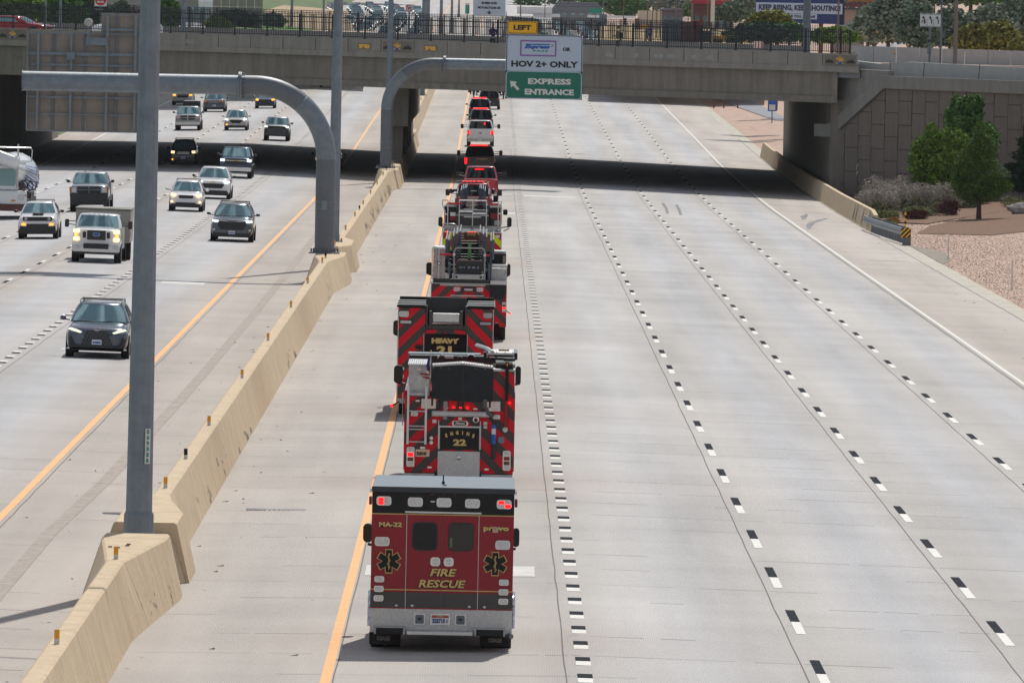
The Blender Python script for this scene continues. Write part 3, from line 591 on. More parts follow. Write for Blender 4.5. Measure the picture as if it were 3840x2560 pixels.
MB().plate([(.32,4.8),(6.2,7.8),(6.2,8.2),(.32,8.3)],.05,.5).build('upper_wall',M['coping'],t)
MB().plate([(-3.2,8.05),(26,7.4),(26,8.55),(6.5,8.78),(3.5,8.62),(-3.2,8.95)],1.2,1.6).build('ramp_barrier',M['ramp'],t)
for s in (4.6,8.4,14.5): MB().plate([(s,7.6),(s+.05,7.6),(s+.16,8.76),(s+.1,8.76)],1.18,1.199).build('joint_line',M['joint'],t)
b=MB()
for pts in ([(3.0,1.95),(3.02,2.2),(3.15,2.35),(3.2,2.2),(3.05,2.15)],[(3.0,1.6),(3.1,1.9)],[(3.0,1.8),(3.2,1.78)]): b.tube([(x,-.03,z) for x,z in pts],.018,4)
b.build('paint_tag',M['white'],t)
# cross street beyond the wall, with its far barrier
MB().prism([(23,536,0),(50,492,0),(90,560,0),(60,606,0),(22.8,611,0)],(0,0,7.2),(0,0,7.62)).build('cross_street',M['asph'],kind='structure')
ta=thing('street_barrier','pale concrete barrier on the far side of the cross street, right of the overpass fence','concrete barrier',(22.8,606,7.5))
q0=pt(3192,172,606); q1=pt(3880,193,596)
for i in range(8):
    a=q0.lerp(q1,i/8); c=q0.lerp(q1,(i+1)/8); hh=.62 if i else .62
    a=a-Vector(ta.location); c=c-Vector(ta.location)
    b=MB(); b.prism([(a.x+.02,a.y,a.z-1.2),(c.x-.02,c.y,c.z-1.2),(c.x-.02,c.y,c.z),(a.x+.02,a.y,a.z)],(0,0,0),(0,.3,0)); b.build('barrier_section',M['ramp'],ta)
patchz=lambda n,m,pts,z: MB().add([(x,y,z) for x,y in pts],[tuple(range(len(pts)))]).build(n,m,kind='structure')
MB().prism([(23.0,596,0),(60,583,0),(62,592,0),(23,603,0)],(0,0,7.55),(0,0,8.02)).build('gravel_strip',M['gravel'],kind='structure')
# ---------------------------------------------------------------- right shoulder barrier, guardrail, marker posts
t=thing('side_barrier','tan stained concrete barrier along the right shoulder, running out from under the overpass','concrete barrier',(20.55,455,-.3))
yr=[0,8,16,24,32,42,52,70,90,120,150,190]
for a,c in zip(yr,yr[1:]):
    rows=[]
    for y in (a+.01,(a+c)/2,c-.01):
        g=G(20.3,455+y)+.3; h=1.1+ (0 if y>2 else -.2*(1-y/2)); rows.append([Vector((-.32,y,g-.1)),Vector((-.1,y,g+h-.02)),Vector((.12,y,g+h-.02)),Vector((.25,y,g-.1))])
    MB().loft(rows,sm=False).build('barrier_section',M['barrier'],t)
b=MB()
for y in (3.5,11,19,22): b.add([(-.318,y,.15),(-.318,y+.9,.15),(-.125,y+.8,1.02),(-.125,y+.1,1.02)],[(0,1,2,3)])
b.build('patched_stain',mat('stain_grey',(.36,.345,.31),.9,0,.3,2),t,kind='stuff')
t=thing('guardrail','galvanised guardrail on closely set posts ending beside the striped marker','guardrail',(20.5,455,-.33))
path=[(-.42,4,.62),(-.42,1.5,.62),(-.38,-2,.62),(-.2,-8,.62),(.05,-15,.62),(.42,-25,.62)]
rails=[(0,.20),(.06,.14),(0,.08),(0,.02),(.07,-.05),(0,-.12),(0,-.18)]
MB().loft([[Vector((x-dx-.0,y,z+dz)) for dx,dz in rails]+[Vector((x-dx+.02,y,z+dz)) for dx,dz in rails[::-1]] for x,y,z in path],sm=True).build('rail',M['galv'],t)
for i in range(15):
    f=i/14; y=-1-23.5*f; x=-.35+.80*f+.2; b=MB(); b.box(x-.08,x+.08,y-.06,y+.06,-.1,.84); b.build('post',M['galvd'],t)
t=thing('object_marker','square sign with black and yellow diagonal stripes at the end of the guardrail','road sign',(20.93,429.6,-.36))
MB().box(-.16,.16,.06,.25,-.05,.5).build('end_post',M['galvd'],t)
b=MB(); b.box(-.24,.24,0,.02,.42,.9); b.build('sign_panel',M['syel'],t)
b=MB()
for k in (-.36,-.12,.12,.36):
    P4=[]; w_=.065
    for (x,z) in ((-.24,-.24+k-w_),(-.24,-.24+k+w_),(.24,.24+k+w_),(.24,.24+k-w_)): P4.append((x,z))
    def clip(poly,axis,val,keep):
        o=[]; 
        for i in range(len(poly)):
            p,q=poly[i],poly[(i+1)%len(poly)]; ip=keep*(p[axis]-val)<=0; iq=keep*(q[axis]-val)<=0
            if ip: o.append(p)
            if ip!=iq: f=(val-p[axis])/(q[axis]-p[axis]); o.append((p[0]+f*(q[0]-p[0]),p[1]+f*(q[1]-p[1])))
        return o
    P4=clip(clip(P4,1,.24,1),1,-.24,-1)
    if len(P4)>2: b.plate([(x,z+.66) for x,z in P4],-.006,-.001)
b.build('stripes',M['sblack'],t)
t=thing('marker_post','thin post banded yellow and black standing behind the guardrail end','marker post',(21.25,437,-.34)); MB().box(-.04,.04,-.02,.02,0,.75).build('lower_post',M['blackp'],t)
for i in range(5): MB().box(-.045,.045,-.022,.022,.75+.15*i,.9+.15*i).build('band',M['syel'] if i%2==0 else M['blackp'],t)
for x,y,l in ((21.77,405,'thin white delineator post in the gravel nearest the striped guardrail marker'),(22.07,360,'thin white delineator post in the gravel at the right edge of the picture')):
    o=MB().box(-.035,.035,-.01,.01,-.1,1.25).build('delineator_post',M['white']); o.location=(x,y,terr_r(x,y)); tag(o,l,'marker post')
# ---------------------------------------------------------------- cars, near end at y=0 facing the camera
def car_body(name,t,m,prof_,zl,hw,sub=2):
    """prof_: (y, belt height, width factor); the shell from sill to belt"""
    rings=[]
    for y,zb,k,zlo in prof_:
        h=hw*k; zlo=zl+zlo; r=[(h*.86,zlo),(h*.97,zlo+.10),(h,zlo+.5*(zb-zlo)),(h*.975,zb-.13),(h*.86,zb-.015),(h*.5,zb+.015)]
        rings.append([Vector((x,y,z)) for x,z in r]+[Vector((-x,y,z)) for x,z in r[::-1]])
    return MB().loft(rings).build(name,m,t,sub=sub)
def cabin(t,m,hw,zb,zr,yf0,yf1,yb0,yb1,tk=.80,bulge=.16,glassm=None,rear=True,bk=.95):
    def ring(f,off=0.):
        yf=yf0+(yf1-yf0)*f; yb=yb0+(yb1-yb0)*f; w_=hw*(bk+(tk-bk)*f)*(1+.03*math.sin(math.pi*f)); z=zb+(zr-zb)*f
        w_+=off; yf-=off; yb+=off; P=[]
        for i in range(9): x=-1+i/4; P.append(Vector((x*w_*.88,yf+bulge*abs(x)**2.2,z+off*.5)))
        P.append(Vector((w_*.97,yf+bulge+.10,z+off*.5)))
        for i in range(1,6): P.append(Vector((w_,yf+bulge+.1+(yb-yf-bulge-.25)*i/6,z+off*.5)))
        P.append(Vector((w_*.97,yb-.12,z+off*.5)))
        for i in range(9): x=1-i/4; P.append(Vector((x*w_*.88,yb-.06*abs(x)**2,z+off*.5)))
        P.append(Vector((-w_*.97,yb-.12,z+off*.5)))
        for i in range(5,0,-1): P.append(Vector((-w_,yf+bulge+.1+(yb-yf-bulge-.25)*i/6,z+off*.5)))
        P.append(Vector((-w_*.97,yf+bulge+.10,z+off*.5)))
        return P
    rs=[ring(f) for f in (0,.25,.5,.75,.95)]
    top=[p+Vector((0,0,.0)) for p in ring(1.0)]; c=sum(top,Vector())/len(top)
    inner=[c+(p-c)*.93+Vector((0,0,.025)) for p in top]; inner2=[c+(p-c)*.5+Vector((0,0,.045)) for p in top]
    MB().loft(rs+[top,inner,inner2]).build('cab',m,t)
    g=glassm or M['glass']
    def patch_(nm,i0,i1,f0,f1,off=.012):
        fs=[f0+(f1-f0)*k/4 for k in range(5)]; rows=[ring(f,off)[i0:i1+1] for f in fs]; MB().loft(rows,caps=False,closed=False).build(nm,g,t)
    patch_('windshield' if rear is not None else 'window',0,8,.06,.93)
    patch_('side_window',10,14,.14,.88); patch_('side_window',26,30,.14,.88)
    patch_('rear_window',16,24,.12,.9)
    return ring
def wheels(t,hw,ys,r=.36,w_=.25):
    for y in ys:
        for s in(-1,1):
            x=s*(hw-w_/2-.01); MB().tube([(x-w_/2,y,r),(x-w_/2*.8,y,r),(x+w_/2*.8,y,r),(x+w_/2,y,r)],[r*.93,r,r,r*.93],20).build('wheel',M['tyre'],t)
            o=MB(); o.tube([(x+s*w_*.5,y,r),(x+s*(w_*.5+.012),y,r)],[r*.62,r*.5],14); o.build('rim',M['rim'],C.objects[-1])
            MB().tube([(s*(hw-.02),y,r+.03),(s*(hw+.004),y,r+.03)],r*1.12,20).build('wheel_arch',M['trim'],t)
def mirrors(t,hw,y,z,m,wd=.2,h=.15,gap=.06,post=False):
    for s in(-1,1):
        b=MB(); x=s*(hw+gap+wd/2)
        if post: b.rrect(x,z,wd,h,y-.02,y+.12,.05,3)
        else: b.ball((x,y+.05,z),(wd/2,.09,h/2),10,6)
        o=b.build('mirror',m,t); b=MB()
        b.tube([(s*(hw-.05),y+.08,z-.06),(x,y+.06,z-.02)],.025,6)
        if post: b.tube([(s*(hw-.05),y+.08,z+.1),(x,y+.06,z+.08)],.02,6)
        b.build('mirror_arm',M['trim'],o)
def plate_(t,x,z,y,txt='',w_=.30,h=.15,mm=None):
    o=MB().rrect(x,z,w_,h,y-.012,y,.012,2).build('number_plate',mm or M['plate'],t)
    if txt: text('digits',txt,h*.42,M['sblue'],o,x,y-.02,z-.01,w=w_*.82,bold=.006)
    return o
def lamp_(t,nm,pts,y,m,d=.05,both=True):
    for s in ((-1,1) if both else (1,)): MB().plate([(s*x,z) for x,z in pts],y-d,y+.08).build(nm,m,t)
def front_bits(t,hw,st,lit,zg,grill=None,plate=None,fog=None,skirt=True,yf=-.02,zl=.25):
    """grille, lamps, bumper dam. st: polygon half-list for the grille"""
    G_=[(x,z) for x,z in st]+[(-x,z) for x,z in st[::-1]]
    MB().plate(G_,yf-.015,yf+.1).build('grille',grill or M['grille'],t)
    b=MB(); z0=min(z for x,z in st); z1=max(z for x,z in st); xm=max(x for x,z in st)
    for i in range(1,4): z=z0+(z1-z0)*i/4; b.box(-xm*.9,xm*.9,yf-.03,yf-.014,z-.008,z+.008)
    b.build('grille_bars',M['chrome'] if grill is None else grill,t)
    if skirt: MB().plate([(hw*.84,zl-.0),(hw*.9,zl+.16),(-hw*.9,zl+.16),(-hw*.84,zl-.0)],yf-.03,yf+.15).build('lower_bumper',M['trim'],t)
    if plate: plate_(t,0,plate[1],yf-.04,plate[0])
    if fog: 
        for s in(-1,1): MB().ball((s*fog[0],yf-.01,fog[1]),(.07,.05,.05),8,5).build('fog_lamp',fog[2],t)
def suv(label,x,y,paint,L_=4.7,W=1.9,H=1.7,hood=1.0,lamps='led',lit=None,txt='',rz=0.,group=None,wheelx=.36,rails=False,cls='car',grill=None,blk=False,roofm=None,mirm=None,z=None,hoodlen=1.15,chrome=False,badge=None,fog=None,yf1=None):
    t=thing('car' if cls=='car' else cls,label,'car',(x,y,G(x,y) if z is None else z),rz,group); hw=W/2; zl=.24
    t.rotation_euler[1]=-math.atan((G(x+.5,y)-G(x-.5,y))) if z is None else 0
    car_body('body',t,paint,[(0.,hood-.28,.80,.06),(.04,hood-.18,.90,.02),(.16,hood-.09,.97,0),(.5,hood-.02,1,0),(hoodlen,hood+.06,1,0),(L_*.5,hood+.09,1,0),(L_-.5,hood+.09,.99,0),(L_-.1,hood+.02,.95,0),(L_,hood-.1,.88,.05)],zl,hw)
    cabin(t,roofm or paint,hw,hood+.03,H-.05,hoodlen,hoodlen+.78,L_-.12,L_-.55,tk=.70)
    wheels(t,hw,(.85,L_-.9),wheelx,.23); mirrors(t,hw,hoodlen+.25,hood+.14,mirm or paint)
    MB().box(-hw*.8,hw*.8,.5,L_-.5,zl-.03,zl+.1).build('underbody',M['trim'],t)
    if rails:
        b=MB(); [b.tube([(s*hw*.66,hoodlen+.9,H-.02),(s*hw*.66,hoodlen+1.1,H+.06),(s*hw*.66,L_-.8,H+.06),(s*hw*.66,L_-.6,H-.04)],.02,6) for s in(-1,1)]; b.tube([(-hw*.66,hoodlen+1.4,H+.06),(hw*.66,hoodlen+1.4,H+.06)],.018,6); b.tube([(-hw*.66,L_-1.3,H+.06),(hw*.66,L_-1.3,H+.06)],.018,6); b.build('roof_rails',M['trim'],t)
    b=MB(); [b.tube([(sx*.08-.5*hw*0,hoodlen-.02,hood+.06),(sx*.5-.1,hoodlen+.02,hood+.1)],.01,5) for sx in(-1,1)]; b.build('wiper',M['trim'],t)
    return t,hw,hood
P_=lambda n,c,r=.22,me=.35,coat=.8: mat(n,c,r,me,.05,2,coat=coat)
grey=P_('graphite_paint',(.085,.10,.14),.2,.55); dgrey=P_('gunmetal_paint',(.085,.095,.11),.2,.5); whitep=P_('white_paint',(.82,.82,.83),.25,0); blackc=P_('black_car_paint',(.012,.013,.016)); bluep=P_('navy_paint',(.02,.04,.10)); silver=P_('silver_paint',(.35,.36,.38),.25,.7); tanw=P_('pearl_paint',(.50,.47,.45),.25,.3); dblue=P_('dark_blue_paint',(.015,.03,.08)); redp=P_('red_paint',(.5,.01,.03),.22,.1); maroon=P_('maroon_paint',(.045,.008,.012),.2,.2); beige=P_('beige_paint',(.30,.275,.245),.4,.1,.2); bluecar=P_('teal_car',(.03,.08,.12))
g='cars heading towards the camera on the left carriageway'
# 1 dark grey crossover with spindle grille
t,hw,hd=suv('dark grey crossover with large mesh grille, nearest car left of the lamp pole',-12.02,261.,grey,4.9,1.94,1.66,1.02,rails=True,group=g,txt='x')
front_bits(t,hw,[(.30,.86),(.34,.80),(.40,.62),(.50,.36),(.52,.30)],1,.8,M['grille'],('9MGE306',.50),None)
for r_ in range(8):
    b=MB(); z=.34+r_*.062; w_=.50-.20*(r_/8.); n=9
    for k in range(n): xx=-w_+2*w_*(k+.5*(r_%2))/n; b.add([(xx,-.045,z+.02),(xx+w_/n*.9,-.06,z+.0),(xx+w_/n*1.8,-.045,z+.02),(xx+w_/n*.9,-.05,z+.035)],[(0,1,2,3)])
    b.build('grille_row',M['galvd'],t)
lamp_(t,'headlight',[(.46,.80),(.52,.76),(.90,.87),(.84,.92),(.60,.86)],.04,M['e_lime'],.03); lamp_(t,'air_intake',[(.66,.42),(.80,.66),(.86,.62),(.84,.40)],.0,M['trim'])
b=MB(); b.tube([(.10*math.cos(a/10*6.283),-.06,.90+.06*math.sin(a/10*6.283)) for a in range(11)],.012,5); b.tube([(-.03,-.07,.93),(-.05,-.07,.875),(.06,-.07,.875)],.012,5); b.build('badge',M['chrome'],t)
MB().plate([(-.93,.27),(.93,.27),(.9,.32),(-.9,.32)],-.05,.1).build('lower_trim',M['chrome'],t)
# 2 grey suv
t,hw,hd=suv('mid grey sport utility car with bright headlights, right of the near lamp pole',-12.05,396,dgrey,5.1,1.99,1.76,1.12,rails=True,group=g)
front_bits(t,hw,[(.62,.92),(.66,.78),(.52,.56)],1,.8,M['trim'],('K74',.44)); lamp_(t,'headlight',[(.62,.98),(.92,1.02),(.94,.92),(.68,.90)],.02,M['e_white']); lamp_(t,'fog_lamp',[(.78,.60),(.88,.60),(.88,.52),(.78,.52)],0,M['lampg']); lamp_(t,'trim_blade',[(.2,.955),(.6,1.0),(.6,.975),(.2,.935)],-.03,M['chrome'])
# 4 white boxy suv
t,hw,hd=suv('boxy small white sport utility car with black grille and amber lights, far left',-20.85,392,whitep,4.25,1.82,1.70,1.12,group=g,rails=True,mirm=M['trim'],hoodlen=1.0)
front_bits(t,hw,[(.66,1.02),(.70,.96),(.64,.83)],1,.8,M['trim']); b=MB(); b.box(-.4,.4,-.045,-.036,.92,.93); b.build('grille_bar',whitep,t)
for s in(-1,1): MB().tube([(s*.53,-.045,.93),(s*.53,-.02,.93)],.075,14).build('headlight',M['lampg'],t)
lamp_(t,'turn_signal',[(.56,.72),(.72,.72),(.72,.64),(.56,.64)],-.02,M['e_org']); MB().plate([(-.86,.25),(.86,.25),(.82,.6),(.5,.58),(.5,.70),(-.5,.70),(-.5,.58),(-.82,.6)],-.045,.1).build('bumper',M['trim'],t); MB().box(-.25,.25,.35,1.0,1.165,1.176).build('hood_decal',M['trim'],t)
# 6 white crossover with amber lights
t,hw,hd=suv('small white crossover with warm headlights and fog lights, in front of a larger white car',-16.15,450,whitep,4.45,1.80,1.62,1.0,group=g,rails=True)
front_bits(t,hw,[(.36,.86),(.40,.78),(.34,.70)],1,.8,M['trim']); lamp_(t,'headlight',[(.52,.92),(.80,.96),(.82,.82),(.58,.78)],.0,M['e_warm']); lamp_(t,'fog_lamp',[(.68,.56),(.80,.56),(.80,.46),(.68,.46)],.0,M['e_warm']); MB().plate([(-.7,.28),(.7,.28),(.5,.48),(-.5,.48)],-.045,.1).build('bumper',M['trim'],t)
# 7 white suv
t,hw,hd=suv('large white sport utility car with gold badge, partly behind the small white crossover',-15.75,481,whitep,5.2,1.99,1.80,1.14,group=g,mirm=M['trim'])
front_bits(t,hw,[(.60,.88),(.62,.80),(.48,.62)],1,.8,M['trim']); lamp_(t,'headlight',[(.60,1.0),(.92,1.04),(.94,.95),(.66,.91)],.02,M['e_white']); MB().plate([(-.14,.935),(.14,.935),(.14,.985),(-.14,.985)],-.06,.0).build('badge',M['gold'],t); MB().plate([(-.86,.3),(.86,.3),(.8,.5),(-.8,.5)],-.045,.1).build('bumper',M['trim'],t)
# 9 black wagon in the shadow
t,hw,hd=suv('black crossover with warm headlights driving in the shadow under the overpass',-20.7,571,blackc,4.6,1.80,1.70,1.0,group=g,rails=True)
front_bits(t,hw,[(.40,.92),(.46,.82),(.36,.70)],1,.8,None,('U81',.50)); lamp_(t,'headlight',[(.56,.94),(.80,.96),(.82,.80),(.60,.78)],.0,M['e_warm']); MB().ball((-.72,-.02,.38),(.07,.05,.06)).build('fog_lamp',M['e_org'],t)
# 11 pearl crossover
t,hw,hd=suv('pearl white crossover with dark shield grille, ahead of the shadow in the third lane',-20.38,676,tanw,4.5,1.85,1.66,1.0,group=g)
front_bits(t,hw,[(.42,.86),(.50,.80),(.30,.58)],1,.8,M['trim'],('W3',.5)); lamp_(t,'headlight',[(.60,.92),(.86,.96),(.86,.86),(.62,.82)],.0,M['e_white']); MB().ball((-.72,-.03,.48),(.09,.05,.05)).build('turn_signal',M['e_org'],t)
# 13 dark suv
t,hw,hd=suv('dark blue sport utility car with orange corner lights, behind the silver pickup',-24.45,747,dgrey,5.0,1.98,1.78,1.12,group=g)
front_bits(t,hw,[(.55,.98),(.6,.84),(.5,.76)],1,.8,None,('B',.55)); lamp_(t,'headlight',[(.62,1.02),(.88,1.05),(.92,.90),(.66,.86)],.0,M['amber'])
# 14 dark blue sedan
t,hw,hd=suv('dark blue sedan with amber lit headlights near the curve of the sign arm',-20.4,762,dblue,4.6,1.82,1.48,.94,group=g)
front_bits(t,hw,[(.46,.80),(.50,.72),(.28,.48)],1,.8,M['trim']); lamp_(t,'headlight',[(.56,.84),(.82,.88),(.84,.74),(.62,.70)],.0,M['e_org'])
# 15 silver suv
t,hw,hd=suv('silver sport utility car under the sign arm, half hidden behind the older silver pickup',-28.3,776,silver,5.0,1.95,1.80,1.1,group=g)
front_bits(t,hw,[(.5,.9),(.52,.8),(.46,.7)],1,.8,M['trim']); lamp_(t,'headlight',[(.60,1.0),(.88,1.02),(.88,.9),(.62,.88)],.0,M['e_org'])
# 16 black car behind sign arm column
t,hw,hd=suv('black car in the overpass shadow, mostly hidden behind the first sign arm column',-10.95,567,blackc,4.6,1.82,1.5,.95,group=g)
front_bits(t,hw,[(.4,.8),(.42,.7)],1,.8,M['trim']); lamp_(t,'headlight',[(.6,.8),(.8,.82),(.8,.7),(.62,.68)],.0,M['e_warm'])
for (x,y,l,m_) in ((-24.7,826,'dark car of which only the wheels and bumper show under the first sign arm',blackc),(-16.8,868,'dark car showing only its wheels below the overpass beside the second lamp pole',dgrey)):
    t,hw,hd=suv(l,x,y,m_,4.7,1.9,1.7,1.05,group=g); front_bits(t,hw,[(.5,.9),(.5,.7)],1,.8,M['trim'])
# pickups coming towards the camera
def pickup(label,x,y,paint,W=2.03,H=1.93,hood=1.25,L_=5.9,grille=None,towm=False,bumper=None,rz=0,group=g,bed=True,gx=.56):
    t=thing('pickup_truck',label,'pickup truck',(x,y,G(x,y)),rz,group); hw=W/2; zl=.42
    t.rotation_euler[1]=-math.atan((G(x+.5,y)-G(x-.5,y)))
    car_body('body',t,paint,[(0.,hood-.16,.88,.05),(.03,hood-.07,.95,.0),(.14,hood-.02,.99,0),(.5,hood+.03,1,0),(1.35,hood+.06,1,0),(3.9,hood+.06,1,0)],zl,hw)
    cabin(t,paint,hw,hood+.02,H-.05,1.35,1.95,4.0,3.7,tk=.80,bk=.95,bulge=.12)
    b=MB(); b.box(-hw*.97,hw*.97,4.02,L_,zl+.1,hood+.08); b.build('bed',paint,t,bevel=.04)
    wheels(t,hw,(.95,L_-1.1),.41,.28); mirrors(t,hw,1.6,hood+.16,M['trim'],.20 if not towm else .17,.17 if not towm else .33,.05 if not towm else .22,post=towm)
    MB().box(-hw*.6,hw*.6,.6,L_-.3,zl-.06,zl+.12).build('underbody',M['trim'],t)
    MB().rrect(0,hood-.26,gx*2,.34,-.05,.06,.06,3).build('grille',grille or M['trim'],t)
    MB().rrect(0,zl+.16,W*.97,.24,-.09,.12,.06,3).build('bumper',bumper or M['chrome'],t)
    MB().plate([(-hw*.88,zl-.06),(hw*.88,zl-.06),(hw*.92,zl+.06),(-hw*.92,zl+.06)],-.07,.1).build('air_dam',M['trim'],t)
    return t,hw
t,hw=pickup('white service pickup with lit headlights, towing mirrors and tan body, left of near lamp pole',-16.5,356,whitep,2.05,2.02,1.42,6.6,M['chrome'],True)
b=MB(); b.rrect(0,1.16,.78,.40,-.075,-.05,.03,3); b.build('grille_mesh',M['grille'],t)
for s in(-1,1):
    MB().rrect(s*.50,1.16,.14,.26,-.085,-.05,.03,3).build('air_slot',M['trim'],t)
    for z in (1.32,.99): MB().rrect(s*.84,z,.26,.16,-.04,.06,.04,3).build('headlight',M['e_warm'],t)
    MB().rrect(s*.86,1.155,.12,.09,-.04,.05,.02,2).build('turn_signal',M['e_org'],t); MB().rrect(s*.80,.66,.22,.14,-.11,-.05,.04,3).build('fog_lamp',M['lampg'],t)
MB().rrect(0,.70,1.05,.22,-.115,-.06,.03,3).build('bumper_opening',M['trim'],t); o=MB().ball((0,-.08,1.19),(.15,.03,.07),14,6).build('badge',M['sblue'],t); frame(0,1.19,.30,.14,.012,-.115,M['chrome'],'badge_rim',.07)
for i in range(5): MB().ball((-.4+.2*i,2.05,2.04),(.035,.06,.02),6,4).build('cab_light',M['lampg'],t)
b=MB(); b.box(-1.10,1.22,4.3,7.4,.75,2.14); b.build('service_body',beige,t,bevel=.05); MB().box(-1.13,1.25,4.25,7.42,2.141,2.19).build('service_roof',M['coping'],t); MB().box(1.221,1.23,4.5,4.75,1.0,1.2).build('green_label',M['sgreen'],t)
MB().tube([(.95,6.0,.41),(1.2,6.0,.41)],.41,20).build('wheel',M['tyre'],t)
t,hw=pickup('silver pickup with black push bar grille, one lane left of the white service truck',-21.05,446,silver,2.03,2.05,1.42,6.2,M['trim'],False,M['trim'],gx=.62)
b=MB(); b.box(-.62,.62,-.10,-.055,1.14,1.19); b.box(-.045,.045,-.10,-.055,.98,1.34); b.build('grille_cross',M['galvd'],t)
lamp_(t,'headlight',[(.68,1.30),(.96,1.30),(.96,1.02),(.68,1.02)],.0,M['lampg']); lamp_(t,'turn_signal',[(.90,1.28),(.98,1.28),(.98,1.05),(.90,1.05)],-.02,M['amber']); MB().rrect(0,.78,1.98,.42,-.16,.0,.05,3).build('brush_guard',M['trim'],t); b=MB(); [b.tube([(s*.98,-.1,.8),(s*1.0,-.1,1.3),(s*.72,-.12,1.32)],.025,6) for s in(-1,1)]; b.build('guard_tube',M['galvd'],t)
t,hw=pickup('dark blue pickup with gold badge and lit headlights emerging from the overpass shadow',-16.15,536,bluep,2.05,1.96,1.30,5.9,M['trim'],False)
MB().rrect(0,1.11,1.5,.05,-.08,-.05,.01,2).build('grille_bar',M['chrome'],t); MB().plate([(-.17,1.08),(.17,1.08),(.17,1.15),(-.17,1.15)],-.1,-.05).build('badge',M['gold'],t); lamp_(t,'headlight',[(.70,1.20),(.98,1.20),(.98,1.05),(.70,1.05)],.0,M['e_white'])
MB().rrect(0,.95,1.5,.14,-.075,-.05,.02,2).build('lower_grille',M['grille'],t)
t,hw=pickup('grey mid size pickup just beyond the overpass shadow, inside the curve of the sign arm',-16.38,645,silver,1.92,1.82,1.20,5.4,M['trim'],False,M['galvd'],gx=.66); lamp_(t,'headlight',[(.70,1.12),(.92,1.14),(.92,1.02),(.70,1.02)],.0,M['e_white'])
MB().rrect(0,.72,1.86,.5,-.1,.02,.1,3).build('lower_bumper',dgrey,t); [MB().ball((s*.78,-.1,.66),(.10,.04,.10)).build('fog_pocket',M['trim'],t) for s in(-1,1)]
t,hw=pickup('older silver pickup with cross bar grille carrying a dark load, beyond the overpass shadow',-24.2,676,silver,2.02,1.92,1.28,5.9,M['trim'],False,M['chrome'])
b=MB(); b.box(-.56,.56,-.075,-.05,1.0,1.04); b.box(-.04,.04,-.075,-.05,.86,1.18); b.build('grille_cross',M['chrome'],t); lamp_(t,'headlight',[(.62,1.16),(.92,1.14),(.96,.98),(.66,.94)],.0,M['lampg']); lamp_(t,'turn_signal',[(.86,1.12),(.97,1.12),(.97,.98),(.86,.98)],-.02,M['amber'])
MB().box(-.55,.85,4.2,5.7,1.2,2.35).build('load',M['trim'],t,bevel=.15)
# concrete mixer truck at the left edge
t=thing('mixer_truck','white front discharge concrete mixer truck cut by the left edge of the picture','truck',(-24.6,430,G(-24.6,430)),0)
b=MB(); b.box(-1.25,1.15,0,1.9,.75,1.45); b.build('front_body',whitep,t,bevel=.08); b=MB(); b.box(-1.2,.66,.3,1.9,1.46,2.75); b.build('cab',whitep,t,bevel=.08)
MB().rrect(-.1,2.12,1.3,.86,.26,.31,.12,4).build('windshield',M['glass'],t); MB().rrect(.86,1.12,.30,.26,-.03,.02,.06,3).build('headlight',M['lampg'],t); MB().rrect(.46,.95,.22,.08,-.03,.02,.03,3).build('turn_signal',M['amber'],t); MB().ball((1.08,-.02,1.22),(.05,.03,.05)).build('marker_light',M['amber'],t)
MB().box(-1.25,1.1,-.05,.3,.42,.74).build('front_bumper',M['rust'],t); b=MB(); b.box(1.1,1.35,.2,3.2,.9,1.4); b.build('fender',M['trim'],t)
rings=[[Vector((.2+r*math.cos(a),yy,2.05+dz*.6+r*math.sin(a))) for a in [R(k*18) for k in range(20)]] for yy,r,dz in ((1.2,.45,.85),(2.4,.75,.55),(3.8,1.15,.15),(5.5,1.28,0),(7.4,1.1,-.1),(8.6,.6,-.15))]
MB().loft(rings).build('drum',whitep,t)
b=MB()
for k in range(9):
    a=R(-50+k*9); b.tube([(.2+r_*math.cos(a),y_,2.05+dz_+r_*math.sin(a)) for y_,r_,dz_ in ((2.3,.80,.33),(3.75,1.17,.09),(5.3,1.30,.01))],.016 if k>4 else .035,5)
b.build('blue_stripes',M['sblue'],t)
b=MB(); b.plate([(-.9,3.0),(.55,2.85),(.75,3.1),(.1,3.35),(-.9,3.6)],.2,1.1); b.build('hopper',beige,t); MB().tube([(-.9,.2,3.4),(-.2,.1,3.1),(.4,.0,2.9),(.6,.1,2.85)],.33,12).build('chute',whitep,t)
b=MB(); b.tube([(-1,.1,3.62),(1.32,.1,3.62),(1.38,.1,3.5),(1.34,.1,2.95)],.035,6); b.tube([(.66,.25,3.8),(.66,.25,1.5)],.05,6); b.tube([(-1,.1,2.95),(1.3,.1,2.95)],.03,6); b.build('rails',M['alu'],t); MB().box(-1.2,1.05,.1,.5,2.76,2.9).build('visor',whitep,t)
b=MB()
for cx_,cz_,r in ((.95,1.75,.22),(1.15,1.72,.3),(1.4,1.72,.22)): b.tube([(cx_+r*math.cos(a/12*6.283),.1,cz_+r*math.sin(a/12*6.283)) for a in range(13)],.03,6)
b.build('hoses',M['trim'],t)
for y in (1.3,4.5,5.9,7.2):
    for s in(-1,1): MB().tube([(s*.82,y,.53),(s*1.22,y,.53)],.53,20).build('wheel',M['tyre'],t)
MB().box(-.7,.7,.3,8,.5,1.0).build('chassis',M['trim'],t); MB().box(-.6,.9,2.,8.2,1.1,1.7).build('mixer_frame',M['rust'],t)
